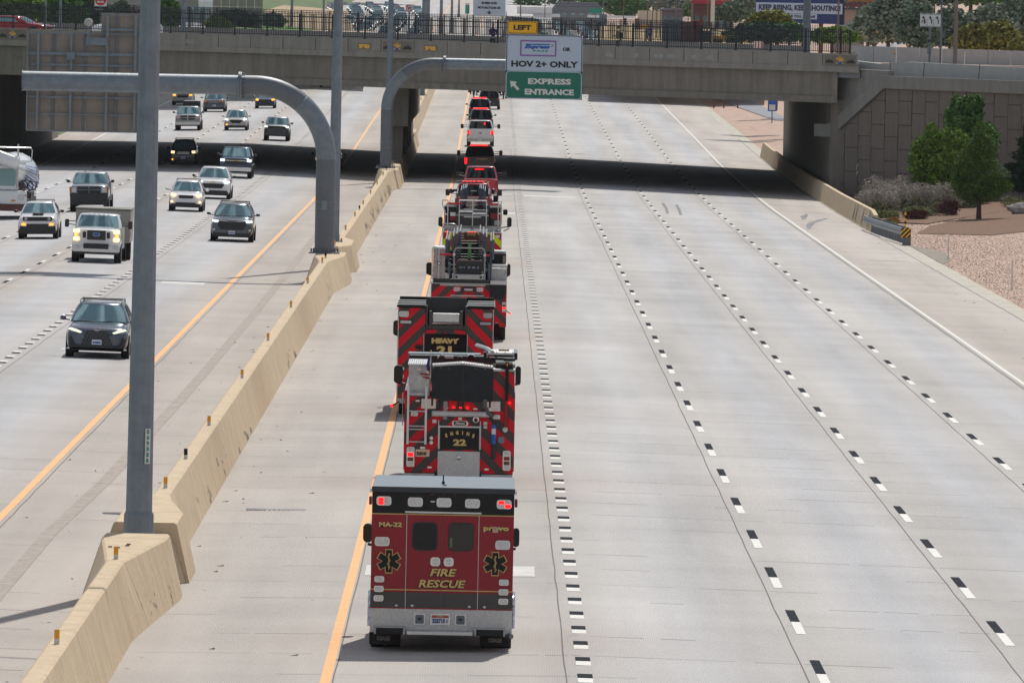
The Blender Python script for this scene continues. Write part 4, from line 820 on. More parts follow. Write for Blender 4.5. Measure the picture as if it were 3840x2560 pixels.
# ---------------------------------------------------------------- convoy tail: pickups and cars seen from behind
gc='escort vehicles at the head of the convoy'
def rear_truck(label,x,y,paint,W=2.05,H=1.98,bar=False,brand='',tail=M['redl'],litm=None,kind='pickup',mirr=True):
    nm='pickup_truck' if kind=='pickup' else 'police_car'; t=thing(nm,label,'pickup truck' if kind=='pickup' else 'police car',(x,y,G(x,y)),0,gc); hw=W/2; zb=1.30 if kind=='pickup' else 1.12; zl=.42 if kind=='pickup' else .28; L_=5.9 if kind=='pickup' else 5.0
    t.rotation_euler[1]=-math.atan((G(x+.5,y)-G(x-.5,y)))
    if kind=='pickup':
        b=MB(); b.box(-hw*.96,hw*.96,0,1.75,zl+.12,zb); b.build('bed',paint,t,bevel=.05); MB().box(-hw*.84,hw*.84,.1,1.7,zb-.05,zb+.012).build('bed_cover',M['trim'],t)
        MB().box(-hw*.80,hw*.80,-.02,.04,zl+.16,zb+.02).build('tailgate',paint,t,bevel=.02)
        car_body('body',t,paint,[(1.78,zb+.05,.99,0),(1.9,zb+.06,1,0),(4.3,zb+.03,1,0),(5.6,zb-.06,.97,0),(L_,zb-.2,.9,.05)],zl,hw)
        cabin(t,paint,hw,zb+.02,H-.04,1.75,1.98,4.6,3.9,tk=.78,bk=.95,bulge=.08,glassm=M['vglass'])
        MB().rrect(0,zl+.06,W*.92,.2,-.12,.06,.04,3).build('rear_bumper',M['chrome'] if not bar else M['trim'],t)
        for s in(-1,1): MB().rrect(s*hw*.89,zb-.26,.15,.38,-.02,.05,.03,3).build('tail_light',tail if s>0 or not litm else litm,t)
        wheels(t,hw,(1.1,4.8),.42,.28)
    else:
        car_body('body',t,paint,[(0,zb-.3,.88,.1),(.04,zb-.1,.96,.03),(.2,zb,1,0),(1,zb+.04,1,0),(3.4,zb+.04,1,0),(4.6,zb-.1,.97,0),(L_,zb-.3,.85,.08)],zl,hw)
        cabin(t,paint,hw,zb+.0,H-.05,.12,.50,3.9,3.1,tk=.76,bk=.95,bulge=.08,glassm=M['vglass'])
        MB().plate([(-hw*.85,zl+.02),(hw*.85,zl+.02),(hw*.93,zl+.3),(-hw*.93,zl+.3)],-.05,.1).build('rear_bumper',M['trim'],t)
        for s in(-1,1): MB().rrect(s*hw*.80,zb-.17,.32,.15,-.03,.08,.03,3).build('tail_light',M['redl'],t)
        wheels(t,hw,(.95,4.1),.38,.25)
    if mirr:
        mirrors(t,hw,3.6,zb+.2,M['trim'],.2 if kind!='pickup' else .22,.16 if kind!='pickup' else .34,.06 if kind!='pickup' else .26,post=kind=='pickup')
    plate_(t,0,zl+.1 if kind=='pickup' else zb-.42,-.14 if kind=='pickup' else -.02,'')
    if bar:
        MB().box(-.68,.68,2.5 if kind=='pickup' else 1.2,2.75 if kind=='pickup' else 1.45,H+.02,H+.10).build('light_bar',M['trim'],t,bevel=.03)
        yb=2.5 if kind=='pickup' else 1.2; o=C.objects[-1]
        for i in range(6): xx=-.55+.19*i+ (.05 if i>3 else 0); MB().rrect(xx,H+.062,.15,.06,yb-.015,yb+.02,.02,2).build('bar_light',M['e_red'],o)
    if brand: text('lettering',brand,.13,M['gold'],t,.15,-.04,zb-.16,w=.72,bold=.012)
    return t
t=rear_truck('red fire department pickup with flashing bar, just in front of the ladder truck baskets',-.92,443,redp,2.0,2.02,True); MB().box(-.9,.5,2.4,3.4,2.03,2.1).build('roof_rack',M['trim'],t); MB().rrect(0,1.62,.3,.05,1.78,1.84,.01,2).build('window_sticker',M['white'],t)
t=rear_truck('bright red pickup half in the shadow with gold provo lettering on its tailgate',-.62,492,redp,2.03,2.02,False,'provo'); MB().rrect(-.1,1.86,.5,.05,1.86,1.9,.02,2).build('cab_brake_light',M['e_red'],t)
t=rear_truck('dark maroon pickup with red flashing bar in the shadow under the overpass',-.82,560,maroon,2.05,1.98,True,'provo',litm=M['e_red'])
t=rear_truck('white pickup with black towing mirrors, just beyond the overpass shadow',-.93,645,whitep,2.05,1.98,False,'',M['redl']); MB().rrect(.32,1.72,.09,.12,1.78,1.84,.02,2).build('glowing_reflection',M['e_red'],t); o=MB().ball((0,-.03,1.04),(.11,.02,.045),12,5).build('badge',M['sblue'],t); MB().rrect(.88,1.07,.14,.22,-.03,.04,.03,3).build('tail_light',M['e_red'],t); MB().rrect(-.88,1.07,.14,.22,-.03,.04,.03,3).build('tail_light',M['e_red'],t)  # red reflection in the rear window put in as a glowing patch
rear_truck('black police car with red roof lights, directly ahead of the white pickup',-.95,693,blackc,1.98,1.84,True,kind='suv')
rear_truck('black police car with red roof lights, second ahead of the white pickup',-1.15,738,blackc,1.98,1.84,True,kind='suv')
rear_truck('black police car with red roof lights, farthest of the three and set to the right',-.38,782,blackc,1.98,1.84,True,kind='suv')
# people helper: a continuous skinned body
def body(name,joints,edges,m,parent=None,sub=1):
    me=bpy.data.meshes.new(name); me.from_pydata([j[0] for j in joints],edges,[]); o=bpy.data.objects.new(name,me); C.objects.link(o); me.materials.append(m)
    md=o.modifiers.new('k','SKIN'); sk=me.skin_vertices[0].data
    for i,j in enumerate(joints): sk[i].radius=(j[1],j[2] if len(j)>2 else j[1])
    sk[0].use_root=True
    o.modifiers.new('s','SUBSURF').render_levels=sub
    if parent: o.parent=parent
    return o
def rider(x,y,label):
    t=thing('motorcycle','police '+label,'motorcycle',(x,y,G(x,y)),0,'police motorcycles beside the escort cars')
    for yy in(.35,1.85): MB().tube([(-.07,yy,.33),(.07,yy,.33)],.33,18).build('wheel',M['tyre'],t)
    b=MB(); b.ball((0,1.2,.75),(.2,.5,.2)); b.box(-.12,.12,.4,1.9,.35,.7); b.build('frame_and_tank',M['blackp'],t)
    for s in(-1,1): MB().box(s*.42-.14,s*.42+.14,.15,.75,.55,.95).build('pannier',M['blackp'],t,bevel=.05)
    MB().rrect(0,.85,.16,.1,-.02,.1,.03,2).build('tail_light',M['e_red'],t); MB().rrect(-.36,.98,.1,.07,.05,.12,.02,2).build('marker_light',M['e_blue'],t); MB().rrect(.36,.98,.1,.07,.05,.12,.02,2).build('marker_light',M['e_org'],t)
    MB().tube([(-.42,1.5,1.1),(0,1.65,1.0),(.42,1.5,1.1)],.02,6).build('handlebar',M['trim'],t)
    q=thing('person','person riding the '+label,'person',(x,y,G(x,y)),0)
    J=[((0,.75,.95),.19,.15),((0,.82,1.2),.19,.14),((0,.9,1.42),.2,.13),((0,.93,1.55),.07),((0,.95,1.66),.12,.13),((.22,.9,1.42),.08),((.36,1.15,1.22),.06),((.4,1.45,1.12),.05),((-.22,.9,1.42),.08),((-.36,1.15,1.22),.06),((-.4,1.45,1.12),.05),((.2,.8,.9),.11),((.28,1.25,.8),.085),((.3,1.1,.35),.06),((-.2,.8,.9),.11),((-.28,1.25,.8),.085),((-.3,1.1,.35),.06)]
    body('body',J,[(0,1),(1,2),(2,3),(3,4),(2,5),(5,6),(6,7),(2,8),(8,9),(9,10),(0,11),(11,12),(12,13),(0,14),(14,15),(15,16)],M['trim'],q)
    MB().ball((0,.93,1.72),(.15,.17,.15),12,8).build('helmet',M['blackp'],q)
rider(-1.95,836,'motorcycle left of the farthest police car'); rider(.95,832,'motorcycle right of the farthest police car, beside the express sign')
# ---------------------------------------------------------------- fire department convoy, built to the picture's measurements
def fx(t,nm,m,x0,x1,z0,z1,y0=-.02,y1=.0,bev=0,par=None): return MB().box(x0,x1,y0,y1,z0,z1).build(nm,m,par or t,bevel=bev)
def lens(t,x,z,w_,h,y,mm,nm='warning_light',par=None,rim=True):
    o=MB().rrect(x,z,w_,h,y-.03,y,min(w_,h)*.3,4).build(nm,M['chrome'],par or t)
    b=MB(); b.rrect(x,z,w_*.84,h*.76,y-.042,y-.03,min(w_,h)*.24,4); b.build('lens',mm,o); return o
def duals(t,y,xs,r=.5,w_=.24,n=22):
    for x in xs: MB().tube([(x-w_/2,y,r),(x-w_/2*.8,y,r),(x+w_/2*.8,y,r),(x+w_/2,y,r)],[r*.93,r,r,r*.93],n).build('wheel',M['tyre'],t)
def tmirror(t,x,z,y,w_,h,s,ax):
    o=MB().rrect(x,z,w_,h,y,y+.16,.08,5).build('mirror',M['blackp'],t); MB().rrect(x,z-.0,w_*.82,h*.86,y-.006,y-.001,.06,5).build('mirror_glass',M['vglass'],o)
    MB().tube([(ax,y+.15,z-.25),(x,y+.1,z-.2)],.025,6).build('mirror_arm',M['trim'],o); return o
gf='fire department vehicles in convoy on the right carriageway'
# --- ambulance
A=lambda c:(c-757)/469.5
Z=lambda c:3.087-c/469.5
t=thing('ambulance','dark red and black fire rescue ambulance seen from behind, nearest vehicle of the convoy','ambulance',(-.715,144.2,.03),0,gf)
hw=1.205; Lb=3.7
ring=lambda y,k,zt_:[Vector((x,y,z)) for x,z in [(-hw,.36),(-hw,zt_-.07),(-hw+.07*k,zt_),(hw-.07*k,zt_),(hw,zt_-.07),(hw,.36)]]
MB().loft([[Vector((x,y,z)) for x,z in ((-hw,.36),(-hw,2.36),(hw,2.36),(hw,.36))] for y in(0,Lb)],sm=False).build('module_body',M['darkred'],t)
MB().loft([[Vector((x,y,z)) for x,z in ((-hw,2.362),(-hw,2.72),(-hw+.09,2.79),(hw-.09,2.79),(hw,2.72),(hw,2.362))] for y in(0,Lb)],sm=False).build('roof_band',M['blackp'],t)
MB().box(-hw+.0,hw-.0,-.02,Lb+.02,2.795,2.82).build('roof',M['roofblue'],t,bevel=.01)
MB().box(-hw-.01,hw+.01,-.035,-.021,2.735,2.83).build('roof_lip',mat('roof_lip',(.03,.035,.045),.3,.2),t,bevel=.012)
for nm,m_,c0,c1 in (('gold_stripe',M['gold'],336,343),('gold_stripe',M['gold'],938,945),('grey_band',mat('grey_brown_band',(.045,.038,.036),.4,coat=.3),962,1084),('red_stripe',M['firered'],1085,1091)):
    fx(t,nm,m_,-hw,hw,Z(c1),Z(c0),-.004,0)
for c in (470,1045): fx(t,'door_seam',M['alu'],A(c)-.004,A(c)+.004,Z(1090),Z(340),-.010,-.004)
fx(t,'door_seam',M['joint'],A(754)-.004,A(754)+.004,Z(1090),Z(340),-.008,-.004)
fx(t,'drip_rail',M['white'],A(455),A(1063),Z(328),Z(315),-.05,-.0,.004)
for c0,c1,mm in ((515,718,M['vglass']),(802,1005,mat('tinted_glass',(.025,.022,.02),.15))):
    MB().rrect((A(c0)+A(c1))/2,Z(513),.43,.485,-.014,-.004,.09,6).build('window_frame',M['trim'],t); MB().rrect((A(c0)+A(c1))/2,Z(513),.385,.44,-.018,-.0142,.075,6).build('rear_window',mm,C.objects[-1])
fx(t,'window_sticker',mat('green_sticker',(.08,.2,.1),.5),A(816),A(834),Z(598),Z(520),-.022,-.0185)
for i,(c,z) in enumerate(((285,236),(535,241),(763,241),(990,244),(1242,246))): lens(t,A(c),Z(z),.252,.155,-.004,M['lampg'] if i else M['lampg'])
for cx,cz,w_,h in ((257,225,.09,.055),(257,252,.09,.055),(1215,232,.10,.055),(1268,262,.10,.06)): MB().rrect(A(cx)+.01,Z(cz),w_,h,-.055,-.047,.02,3).build('lit_lens',M['e_red'],t)
for c in (660,678,764,848): fx(t,'marker_light',M['redl'],A(c)-.012,A(c)+.012,Z(180),Z(174),-.02,-.004)
fx(t,'camera_tab',M['lampg'],A(656),A(690),Z(240),Z(230),-.03,-.0)
for c,z in ((277,560),(1237,570)): lens(t,A(c),Z(z),.25,.155,-.004,M['lampg'])
for c,z in ((260,860),(257,937),(257,1012),(1252,868),(1250,945),(1250,1020)): lens(t,A(c),Z(z),.166,.104,-.004,M['lampg'],'tail_lamp')
for c,z in ((703,713),(810,713)):
    o=MB().rrect(A(c),Z(z),.165,.15,-.03,-.004,.05,5).build('door_handle',M['chrome'],t); MB().rrect(A(c),Z(z),.10,.10,-.034,-.03,.03,4).build('pull',M['lampg'],o); MB().box(A(c)-.085,A(c)+.085,-.05,-.035,Z(z)-.012,Z(z)+.012).build('lever',M['chrome'],o)
for c in (400,525,980,1100): MB().ball((A(c),-.012,Z(1068)),(.033,.02,.026),10,6).build('latch',M['chrome'],t)
def star(cx,cz):
    e=bpy.data.objects.new('star_of_life',None); C.objects.link(e); e.parent=t; e.location=(A(cx),-.004,Z(cz))
    for R_,y,m_,nm in ((.205,-.004,M['gold'],'star_edge'),(.190,-.008,M['blackp'],'star_field')):
        hw_=.062 if nm=='star_edge' else .052
        for k in range(3):
            a=R(60*k+90); d=(math.cos(a),math.sin(a)); n=(-d[1],d[0]); yy=y-.0006*k
            b=MB(); b.plate([(d[0]*R_+n[0]*hw_,d[1]*R_+n[1]*hw_),(-d[0]*R_+n[0]*hw_,-d[1]*R_+n[1]*hw_),(-d[0]*R_-n[0]*hw_,-d[1]*R_-n[1]*hw_),(d[0]*R_-n[0]*hw_,d[1]*R_-n[1]*hw_)],yy-.001,yy); b.build(nm,m_,e)
    b=MB(); b.tube([(0,-.014,-.14),(0,-.014,.14)],.007,5); b.tube([(.022*math.sin(z*14),-.016,z*.26-.13) for z in [k/14 for k in range(15)]],.006,5); b.build('snake_and_staff',M['gold'],e)
star(333,717); star(1180,722)
def gold(txt,h,cx,cz,w_,shear=0,sh=.008):
    text('lettering',txt,h,M['blackp'],t,A(cx)-sh,-.006,Z(cz)-sh,w=w_*1.02,shear=shear,bold=.012,ext=.001); return text('lettering',txt,h,M['gold'],t,A(cx),-.009,Z(cz),w=w_,shear=shear,bold=.004,ext=.001)
gold('FIRE',.128,768,799,.45,.22,.012); gold('RESCUE',.132,760,889,.80,.22,.012); gold('MA-22',.08,340,424,.39); gold('pr  vo',.09,1182,450,.43,0,.004)
b=MB(); b.tube([(A(1177),-.012,Z(450)),(A(1177),-.006,Z(450))],.052,12); b.build('crest',M['gold'],t); b=MB(); b.tube([(A(1177),-.0135,Z(450)),(A(1177),-.0125,Z(450))],.03,10); b.build('crest_centre',M['firered'],t)
for s in(-1,1): MB().tube([(A(1177)-s*.07,-.012,Z(425)),(A(1177)+s*.05,-.012,Z(470))],.008,5).build('crest_axe',M['chrome'],t)
# plate area and step bumper
fx(t,'kick_plate',M['bplate'],-hw,hw,Z(1282),Z(1092),-.05,0,.006)
for c in (587,912):
    o=MB().rrect(A(c),Z(1172),.19,.19,-.062,-.05,.01,2).build('recess_frame',M['alu'],t); MB().rrect(A(c),Z(1172),.145,.15,-.068,-.062,.02,3).build('recess',M['galvd'],o); MB().ball((A(c),-.07,Z(1168)),(.035,.012,.018),8,5).build('anchor',M['trim'],o)
o=MB().rrect(A(750),Z(1171),.33,.185,-.066,-.05,.012,2).build('plate_frame',M['chrome'],t); MB().rrect(A(750),Z(1172),.295,.165,-.072,-.066,.01,2).build('number_plate',M['plate'],o); MB().rrect(A(750),Z(1148),.295,.045,-.074,-.0722,.008,2).build('plate_header',mat('plate_red',(.45,.1,.05),.5),o)
text('digits','223715',.075,mat('plate_blue',(.03,.05,.25),.5),o,A(738),-.076,Z(1182),w=.215,bold=.004,ext=.001); text('digits','UTAH',.025,M['white'],o,A(750),-.0765,Z(1147),w=.09,ext=.001); text('digits','EX',.05,MATS['plate_blue'],o,A(806),-.076,Z(1182),w=.03,ext=.001)
for c0,c1 in ((243,455),(1040,1252)):
    fx(t,'rear_step',M['rubber'],A(c0),A(c1),Z(1288),Z(1240),-.30,-.05,.01)
    for cc in (c0-16,c1+4): fx(t,'step_end',M['diam'],A(cc),A(cc+14),Z(1288),Z(1228),-.31,-.05)
fx(t,'step_tread',M['diam'],A(225),A(475),Z(1237),Z(1230),-.30,-.05); fx(t,'step_tread',M['diam'],A(1020),A(1272),Z(1237),Z(1230),-.30,-.05)
fx(t,'bumper_bar',M['alu'],A(485),A(1012),Z(1290),Z(1262),-.28,-.20,.008); fx(t,'bumper_deck',M['diam'],A(480),A(1018),Z(1262),Z(1256),-.27,-.05)
for c0,c1,cc in ((187,430,300),(1068,1305,1190)):
    o=fx(t,'mud_flap',M['rubber'],A(c0),A(c1),Z(1390),Z(1288),.25,.27); text('lettering','OSAGE',.075,M['parapet'],o,A(cc),.245,Z(1340),w=.225,bold=.003,ext=.001)
duals(t,1.15,(-1.08,-.81,.81,1.08),.40,.24); duals(t,4.9,(-1.0,1.0),.40,.24)
fx(t,'axle',M['trim'],-.75,.75,.28,.48,1.05,1.25); fx(t,'chassis',M['trim'],-.5,.5,.35,.6,.1,5.5); MB().tube([(.98,.2,.36),(1.2,-.12,.33)],.045,8).build('exhaust',M['galvd'],t)
for s in (-1,1):
    MB().tube([(s*1.22,1.15+.62*math.cos(a),.42+.55*math.sin(a)) for a in [R(k*15) for k in range(13)]],.04,6).build('wheel_flare',M['chrome'],t)
    lens_=MB().rrect(s*1.235,Z(240),.05,.14,.1,.3,.02,3).build('side_warning_light',M['redl'],t); MB().rrect(s*1.23,Z(160),.045,.07,.1,.25,.02,3).build('side_marker',M['chrome'],t)
b=MB(); b.box(-1.0,1.0,Lb,5.6,.55,2.0); b.build('cab',M['firered'],t,bevel=.08)
tmirror(t,-1.33,Z(628),4.6,.17,.33,-1,-1.0); tmirror(t,1.26,Z(642),4.6,.12,.33,1,1.0)
b=MB(); b.tube([(A(752),1.1,2.82),(A(752),1.1,2.98)],.012,5); b.ball((A(752),1.1,2.85),(.03,.03,.03)); b.ball((A(768),.7,2.83),(.03,.03,.012)); b.build('antenna',M['trim'],t)
# --- engine 22
A=lambda c:(c-645)/324.4
Z=lambda c:4.729-c/324.4
t=thing('fire_engine','red fire engine with black hose bed cover and ENGINE 22 panel, ahead of the ambulance','fire engine',(-.627,193,.02),0,gf)
hw=1.235
MB().box(-hw,hw,.0,3.2,Z(1388),Z(830)).build('rear_body',M['chev'],t,bevel=.01); MB().box(.74,hw,.0,3.2,Z(829),Z(632)).build('rear_column',M['chev'],t,bevel=.01)
MB().box(-hw-.02,hw+.02,.2,7.5,.5,2.3).build('side_body',M['firered'],t); fx(t,'column_cap',M['diam'],.735,hw+.01,Z(632),Z(618),-.02,3.2); MB().box(.8,hw-.05,.5,3.0,Z(618),Z(590)).build('intake_box',M['blackp'],t)
MB().box(-1.17,-.68,.05,2.8,Z(828),Z(600)).build('diamond_locker',M['diam'],t,bevel=.015); MB().box(-1.19,-.72,.0,2.8,Z(599),Z(590)).build('locker_lid',M['alu'],t)
for i in range(9): fx(t,'lid_rib',M['chrome'],-1.17+.05*i,-1.15+.05*i,Z(589),Z(586),.02,2.7)
MB().box(-1.13,-.74,-.01,.04,Z(825),Z(795)).build('step_plate',M['diam'],t); fx(t,'locker_light',M['chrome'],A(322),A(358),Z(636),Z(620),.02,.05,.006)
# black cover with a peaked aluminium ridge
z0,zl_,zr_=Z(600),Z(612),Z(625)
b=MB(); b.plate([(A(437),Z(607)),(A(655),Z(588)),(A(888),Z(612)),(A(886),Z(855)),(A(760),Z(862)),(A(640),Z(858)),(A(437),Z(838))],-.06,-.02); b.build('hose_bed_cover',M['canvas'],t)
fx(t,'cover_seam',M['trim'],A(661),A(667),Z(855),Z(590),-.068,-.06)
b=MB(); b.prism([(A(437),-.06,Z(606)),(A(655),-.06,Z(588)),(A(888),-.06,Z(612)),(A(888),-.06,Z(600)),(A(655),-.06,Z(575)),(A(437),-.06,Z(594))],(0,0,0),(0,.9,.0)); b.build('ridge_plate',M['diam'],t)
for i in range(24):
    f=i/23; x=A(440)+f*(A(884)-A(440)); zz=Z(593)+(Z(575)-Z(593))*(1-abs(2*f-1)); fx(t,'ridge_rib',M['chrome'],x-.008,x+.012,zz,zz+.012,-.07,.7)
for c in (446,500,560,760,826,880): MB().ball((A(c),-.07,Z(616+abs(c-655)*-.0)),(.012,.01,.012),6,4).build('grommet',M['chrome'],t)
for c,z0_,z1_,m_ in ((442,820,892,M['rubber']),(497,850,916,M['rubber']),(634,850,902,M['rubber']),(668,850,922,M['rubber']),(866,830,900,M['rubber']),(540,860,992,M['conw']),(832,840,905,mat('grey_strap',(.12,.11,.10),.8))):
    w_=.022 if m_ is M['rubber'] else .045
    MB().box(A(c)-w_,A(c)+w_,-.10,-.085,Z(z1_),Z(z0_)).build('strap',m_,t)
MB().tube([(A(840),-.1,Z(900)),(A(850),-.1,Z(940)),(A(895),-.1,Z(965))],.05,6).build('strap',MATS['grey_strap'],t)
# cab roof further forward
Zd=lambda c,d:10.88-(10.88-.02-Z(c))*(193+d)/193-.02
MB().box(-1.22,1.1,5.2,8.6,1.6,2.80).build('cab',M['blackp'],t,bevel=.08); MB().box(-1.24,.45,5.1,5.9,2.81,2.955).build('cab_roof',M['roofblue'],t,bevel=.01)
for c,r in ((500,.07),(635,.055),(718,.10)): MB().tube([(A(c),3.9,Zd(545,3.9)),(A(c),4.3,Zd(540,3.9))],r,14).build('pump_fitting',M['chrome'] if r>.08 else M['trim'],t)
fx(t,'pump_panel',M['alu'],A(465),A(585),Zd(545,4.2),Zd(525,4.2),4.2,4.4); MB().box(-1.2,1.05,4.45,5.05,1.8,2.93).build('pump_house',M['trim'],t)
# ladder and stretcher rack at upper right
b=MB(); b.box(.55,1.27,1.2,3.4,Zd(548,1.2),Zd(528,1.2)); b.build('rack_tray',M['trim'],t,bevel=.02)
for x in (.52,1.22): MB().box(x,x+.07,1.1,3.4,Zd(545,1.1),Zd(495,1.1)).build('rack_arm',M['blackp'],t)
b=MB(); b.box(.62,1.2,1.3,3.3,Zd(512,1.3),Zd(506,1.3)); b.build('folding_tank',M['white'],t); 
for x in (.62,.80,1.0,1.17): MB().box(x,x+.035,1.25,3.3,Zd(512,1.25),Zd(492,1.25)).build('ladder_beam',M['alu'],t)
for i in range(5): MB().tube([(.63,1.4+.4*i,Zd(500,1.3)),(1.19,1.4+.4*i,Zd(500,1.3))],.02,6).build('ladder_rung',M['alu'],t)
MB().box(.86,1.1,1.18,1.24,Z(498),Z(486)).build('rope_bundle',mat('rope',(.35,.2,.06),.9,0,.4,30),t); MB().tube([(.36,2.9,Zd(450,2.6)),(.6,2.2,Zd(470,2.2)),(.72,1.4,Zd(498,1.3))],.055,8).build('hose_end',M['alu'],t); fx(t,'red_reflector',M['redl'],A(855),A(882),Z(543),Z(530),1.15,1.19)
MB().box(A(976),A(1000),-.10,-.03,Z(848),Z(560)).build('rack_leg',M['blackp'],t); MB().box(A(975),A(999),-.10,-.03,Z(1042),Z(848)).build('rack_leg',M['darkred'],t); MB().ball((A(988),-.1,Z(580)),(.02,.01,.035)).build('marker_light',M['amber'],t)
fx(t,'leg_arm',M['blackp'],A(960),A(1045),Z(556),Z(536),-.05,1.2)
# full width light beam, hand rails, badge, panel
o=fx(t,'scene_light_bar',M['diam'],A(440),A(864),Z(970),Z(930),-.12,0,.01); MB().rrect(A(652),Z(950),1.16,.045,-.128,-.12,.02,3).build('led_strip',M['lampg'],o)
o=MB().rrect(A(650),Z(1020),.375,.11,-.02,0,.055,8).build('maker_badge',M['chrome'],t); MB().rrect(A(650),Z(1020),.29,.085,-.026,-.02,.042,8).build('badge_field',M['blackp'],o); text('lettering','Pierce',.05,M['white'],o,A(650),-.03,Z(1019),w=.22,shear=.3,bold=.004,ext=.001)
MB().tube([(A(766),-.10,Z(988)),(A(766),.0,Z(988))],.075,14).build('discharge_port',M['chrome'],t); MB().tube([(A(766),-.16,Z(995)),(A(766),-.1,Z(990))],.04,12).build('port_cap',M['trim'],t)
o=fx(t,'roll_panel',M['blackp'],A(503),A(790),Z(1213),Z(1050),-.03,0); text('lettering','22',.15,M['gold'],o,A(650),-.034,Z(1160),w=.30,bold=.008,ext=.001)
for i,chx in enumerate('ENGINE'):
    f=i-2.5; e=text('lettering',chx,.085,M['gold'],o,A(650)+f*.123,-.034,Z(1088)-.011*f*f,bold=.006,ext=.001); e.rotation_euler=(0,R(f*5.5),0)
fx(t,'panel_frame',M['alu'],A(492),A(806),Z(1050),Z(1040),-.06,0); fx(t,'panel_frame',M['alu'],A(490),A(503),Z(1210),Z(1035),-.05,0); fx(t,'panel_frame',M['alu'],A(793),A(806),Z(1210),Z(1035),-.05,0)
for c in (493,800): MB().tube([(A(c),-.09,Z(1208)),(A(c),-.09,Z(1000))],.012,6).build('hand_rail',M['alu'],t)
fx(t,'tailboard_door',M['bplate'],A(490),A(800),Z(1418),Z(1226),-.03,0,.006); MB().ball((A(645),-.04,Z(1270)),(.065,.03,.065),14,8).build('door_knob',M['chrome'],t)
for c0,c1 in ((240,470),(812,1043)): fx(t,'corner_trim',M['diam'],A(c0),A(c1),Z(1412),Z(1392),-.05,0)
for c,z in ((313,957),(918,968)): lens(t,A(c),Z(z),.16,.095,0,M['lampg'])
for c,z in ((335,860),(545,908),(760,912),(432,1348),(851,1354)): MB().rrect(A(c),Z(z),.10,.04,-.03,0,.018,3).build('marker_lamp',M['chrome'],t)
for c in (602,652,701,1010,294): MB().rrect(A(c),Z(905 if c<800 and c>400 else 862),.055,.022,-.03,0,.01,2).build('marker_light',M['e_red'] if c!=294 else M['redl'],t)
for c,zs in ((290,(1218,1256,1290,1325)),(998,(1233,1272,1306,1338))):
    o=MB().rrect(A(c),Z(sum(zs)/4),.18,.45,-.03,0,.04,3).build('tail_light_cluster',M['chrome'],t)
    for k,z in enumerate(zs): MB().rrect(A(c),Z(z),.135,.085,-.042,-.03,.025,3).build('lens',(M['lampg'],M['e_red'] if c<500 else M['redl'],M['amber'] if False else mat('brown_lens',(.12,.05,.01),.2),M['lampg'])[k],o)
for c,z in ((292,1356),(990,1372)): fx(t,'reflector',M['redl'],A(c)-.045,A(c)+.045,Z(z)-.02,Z(z)+.02,-.01,0)
o=MB().rrect(A(378),Z(1243),.31,.16,-.03,-.0,.01,2).build('number_plate',M['chrome'],t); MB().rrect(A(378),Z(1243),.29,.145,-.034,-.03,.01,2).build('plate_face',mat('plate_orange',(.75,.45,.3),.5),o); text('digits','528548',.08,M['sblack'],o,A(370),-.037,Z(1247),w=.22,bold=.004,ext=.001)
MB().rrect(A(378),Z(1205),.12,.05,-.04,0,.02,3).build('plate_lamp',M['chrome'],t)
lad=[]
for c in (266,398): MB().box(A(c)-.025,A(c)+.025,-.16,-.11,Z(1178),Z(750)).build('ladder_rail',M['alu'],t)
for z in (810,935,1045,1068,1160): MB().tube([(A(266),-.135,Z(z)),(A(398),-.135,Z(z))],.018,6).build('ladder_rung',M['alu'],t)
for z in (1132,1165): MB().tube([(A(441),-.05,Z(z)),(A(441),0,Z(z))],.042,12).build('connector',M['chrome'],t)
for c,z,w_,h in ((461,1008,.09,.08),(836,1017,.085,.075),(836,1045,.085,.06),(416,880,.33,.22),(893,890,.31,.22)):
    MB().rrect(A(c),Z(z),w_,h,-.012 if w_<.2 else -.02,0,.01,2).build('info_label' if w_<.2 else 'mirror_plate',M['white'] if w_<.2 else M['chrome'],t)
b=MB(); b.tube([(A(901),-.11,Z(1280)),(A(901),-.11,Z(1235)),(A(900),-.11,Z(1180)),(A(900),-.11,Z(1000))],[.05,.055,.045,.04],10); b.build('fire_nozzle',M['trim'],t); MB().tube([(A(899),-.14,Z(1165)),(A(899),-.14,Z(1025))],.052,10).build('nozzle_body',M['sblue'],t); MB().rrect(A(899),Z(1072),.09,.13,-.2,-.19,.01,2).build('info_label',M['white'],t)
MB().rrect(A(955),Z(1135),.14,.14,-.04,0,.01,2).build('socket_box',M['galv'],t); MB().tube([(A(983),-.03,Z(1060)),(A(983),0,Z(1060))],.06,14).build('round_label',M['white'],t); MB().rrect(A(650),Z(985),.08,.06,-.03,0,.01,2).build('camera',M['alu'],t)
tmirror(t,A(165),Z(765),7.0,.21,.42,-1,-1.2); tmirror(t,A(1078),Z(758),7.0,.13,.44,1,1.1); MB().tube([(A(192),2.5,Z(905)),(A(140),2.5,Z(938))],.018,6).build('marker_stalk',M['trim'],t); MB().ball((A(136),2.5,Z(938)),(.03,.03,.03)).build('stalk_light',M['e_red'],t)
for z0_,z1_ in ((820,1000),(880,1060)): MB().tube([(-1.30,1.2,Z(z0_)),(-1.30,1.2,Z(z1_))],.014,6).build('side_rail',M['alu'],t)
duals(t,1.9,(-1.1,-.82,.82,1.1),.52,.26); duals(t,6.6,(-1.05,1.05),.52,.3); fx(t,'underframe',M['trim'],-1.1,1.1,.38,.5,.1,7.5)
fl=thing('flag','small United States flag on a pole at the back of the fire engine','flag',(-.627,192.8,.02),0)
MB().tube([(A(426),.0,Z(690)),(A(426),.0,Z(495))],.012,6).build('flag_pole',M['alu'],fl); MB().ball((A(426),0,Z(492)),(.018,.018,.03)).build('finial',M['gold'],fl)
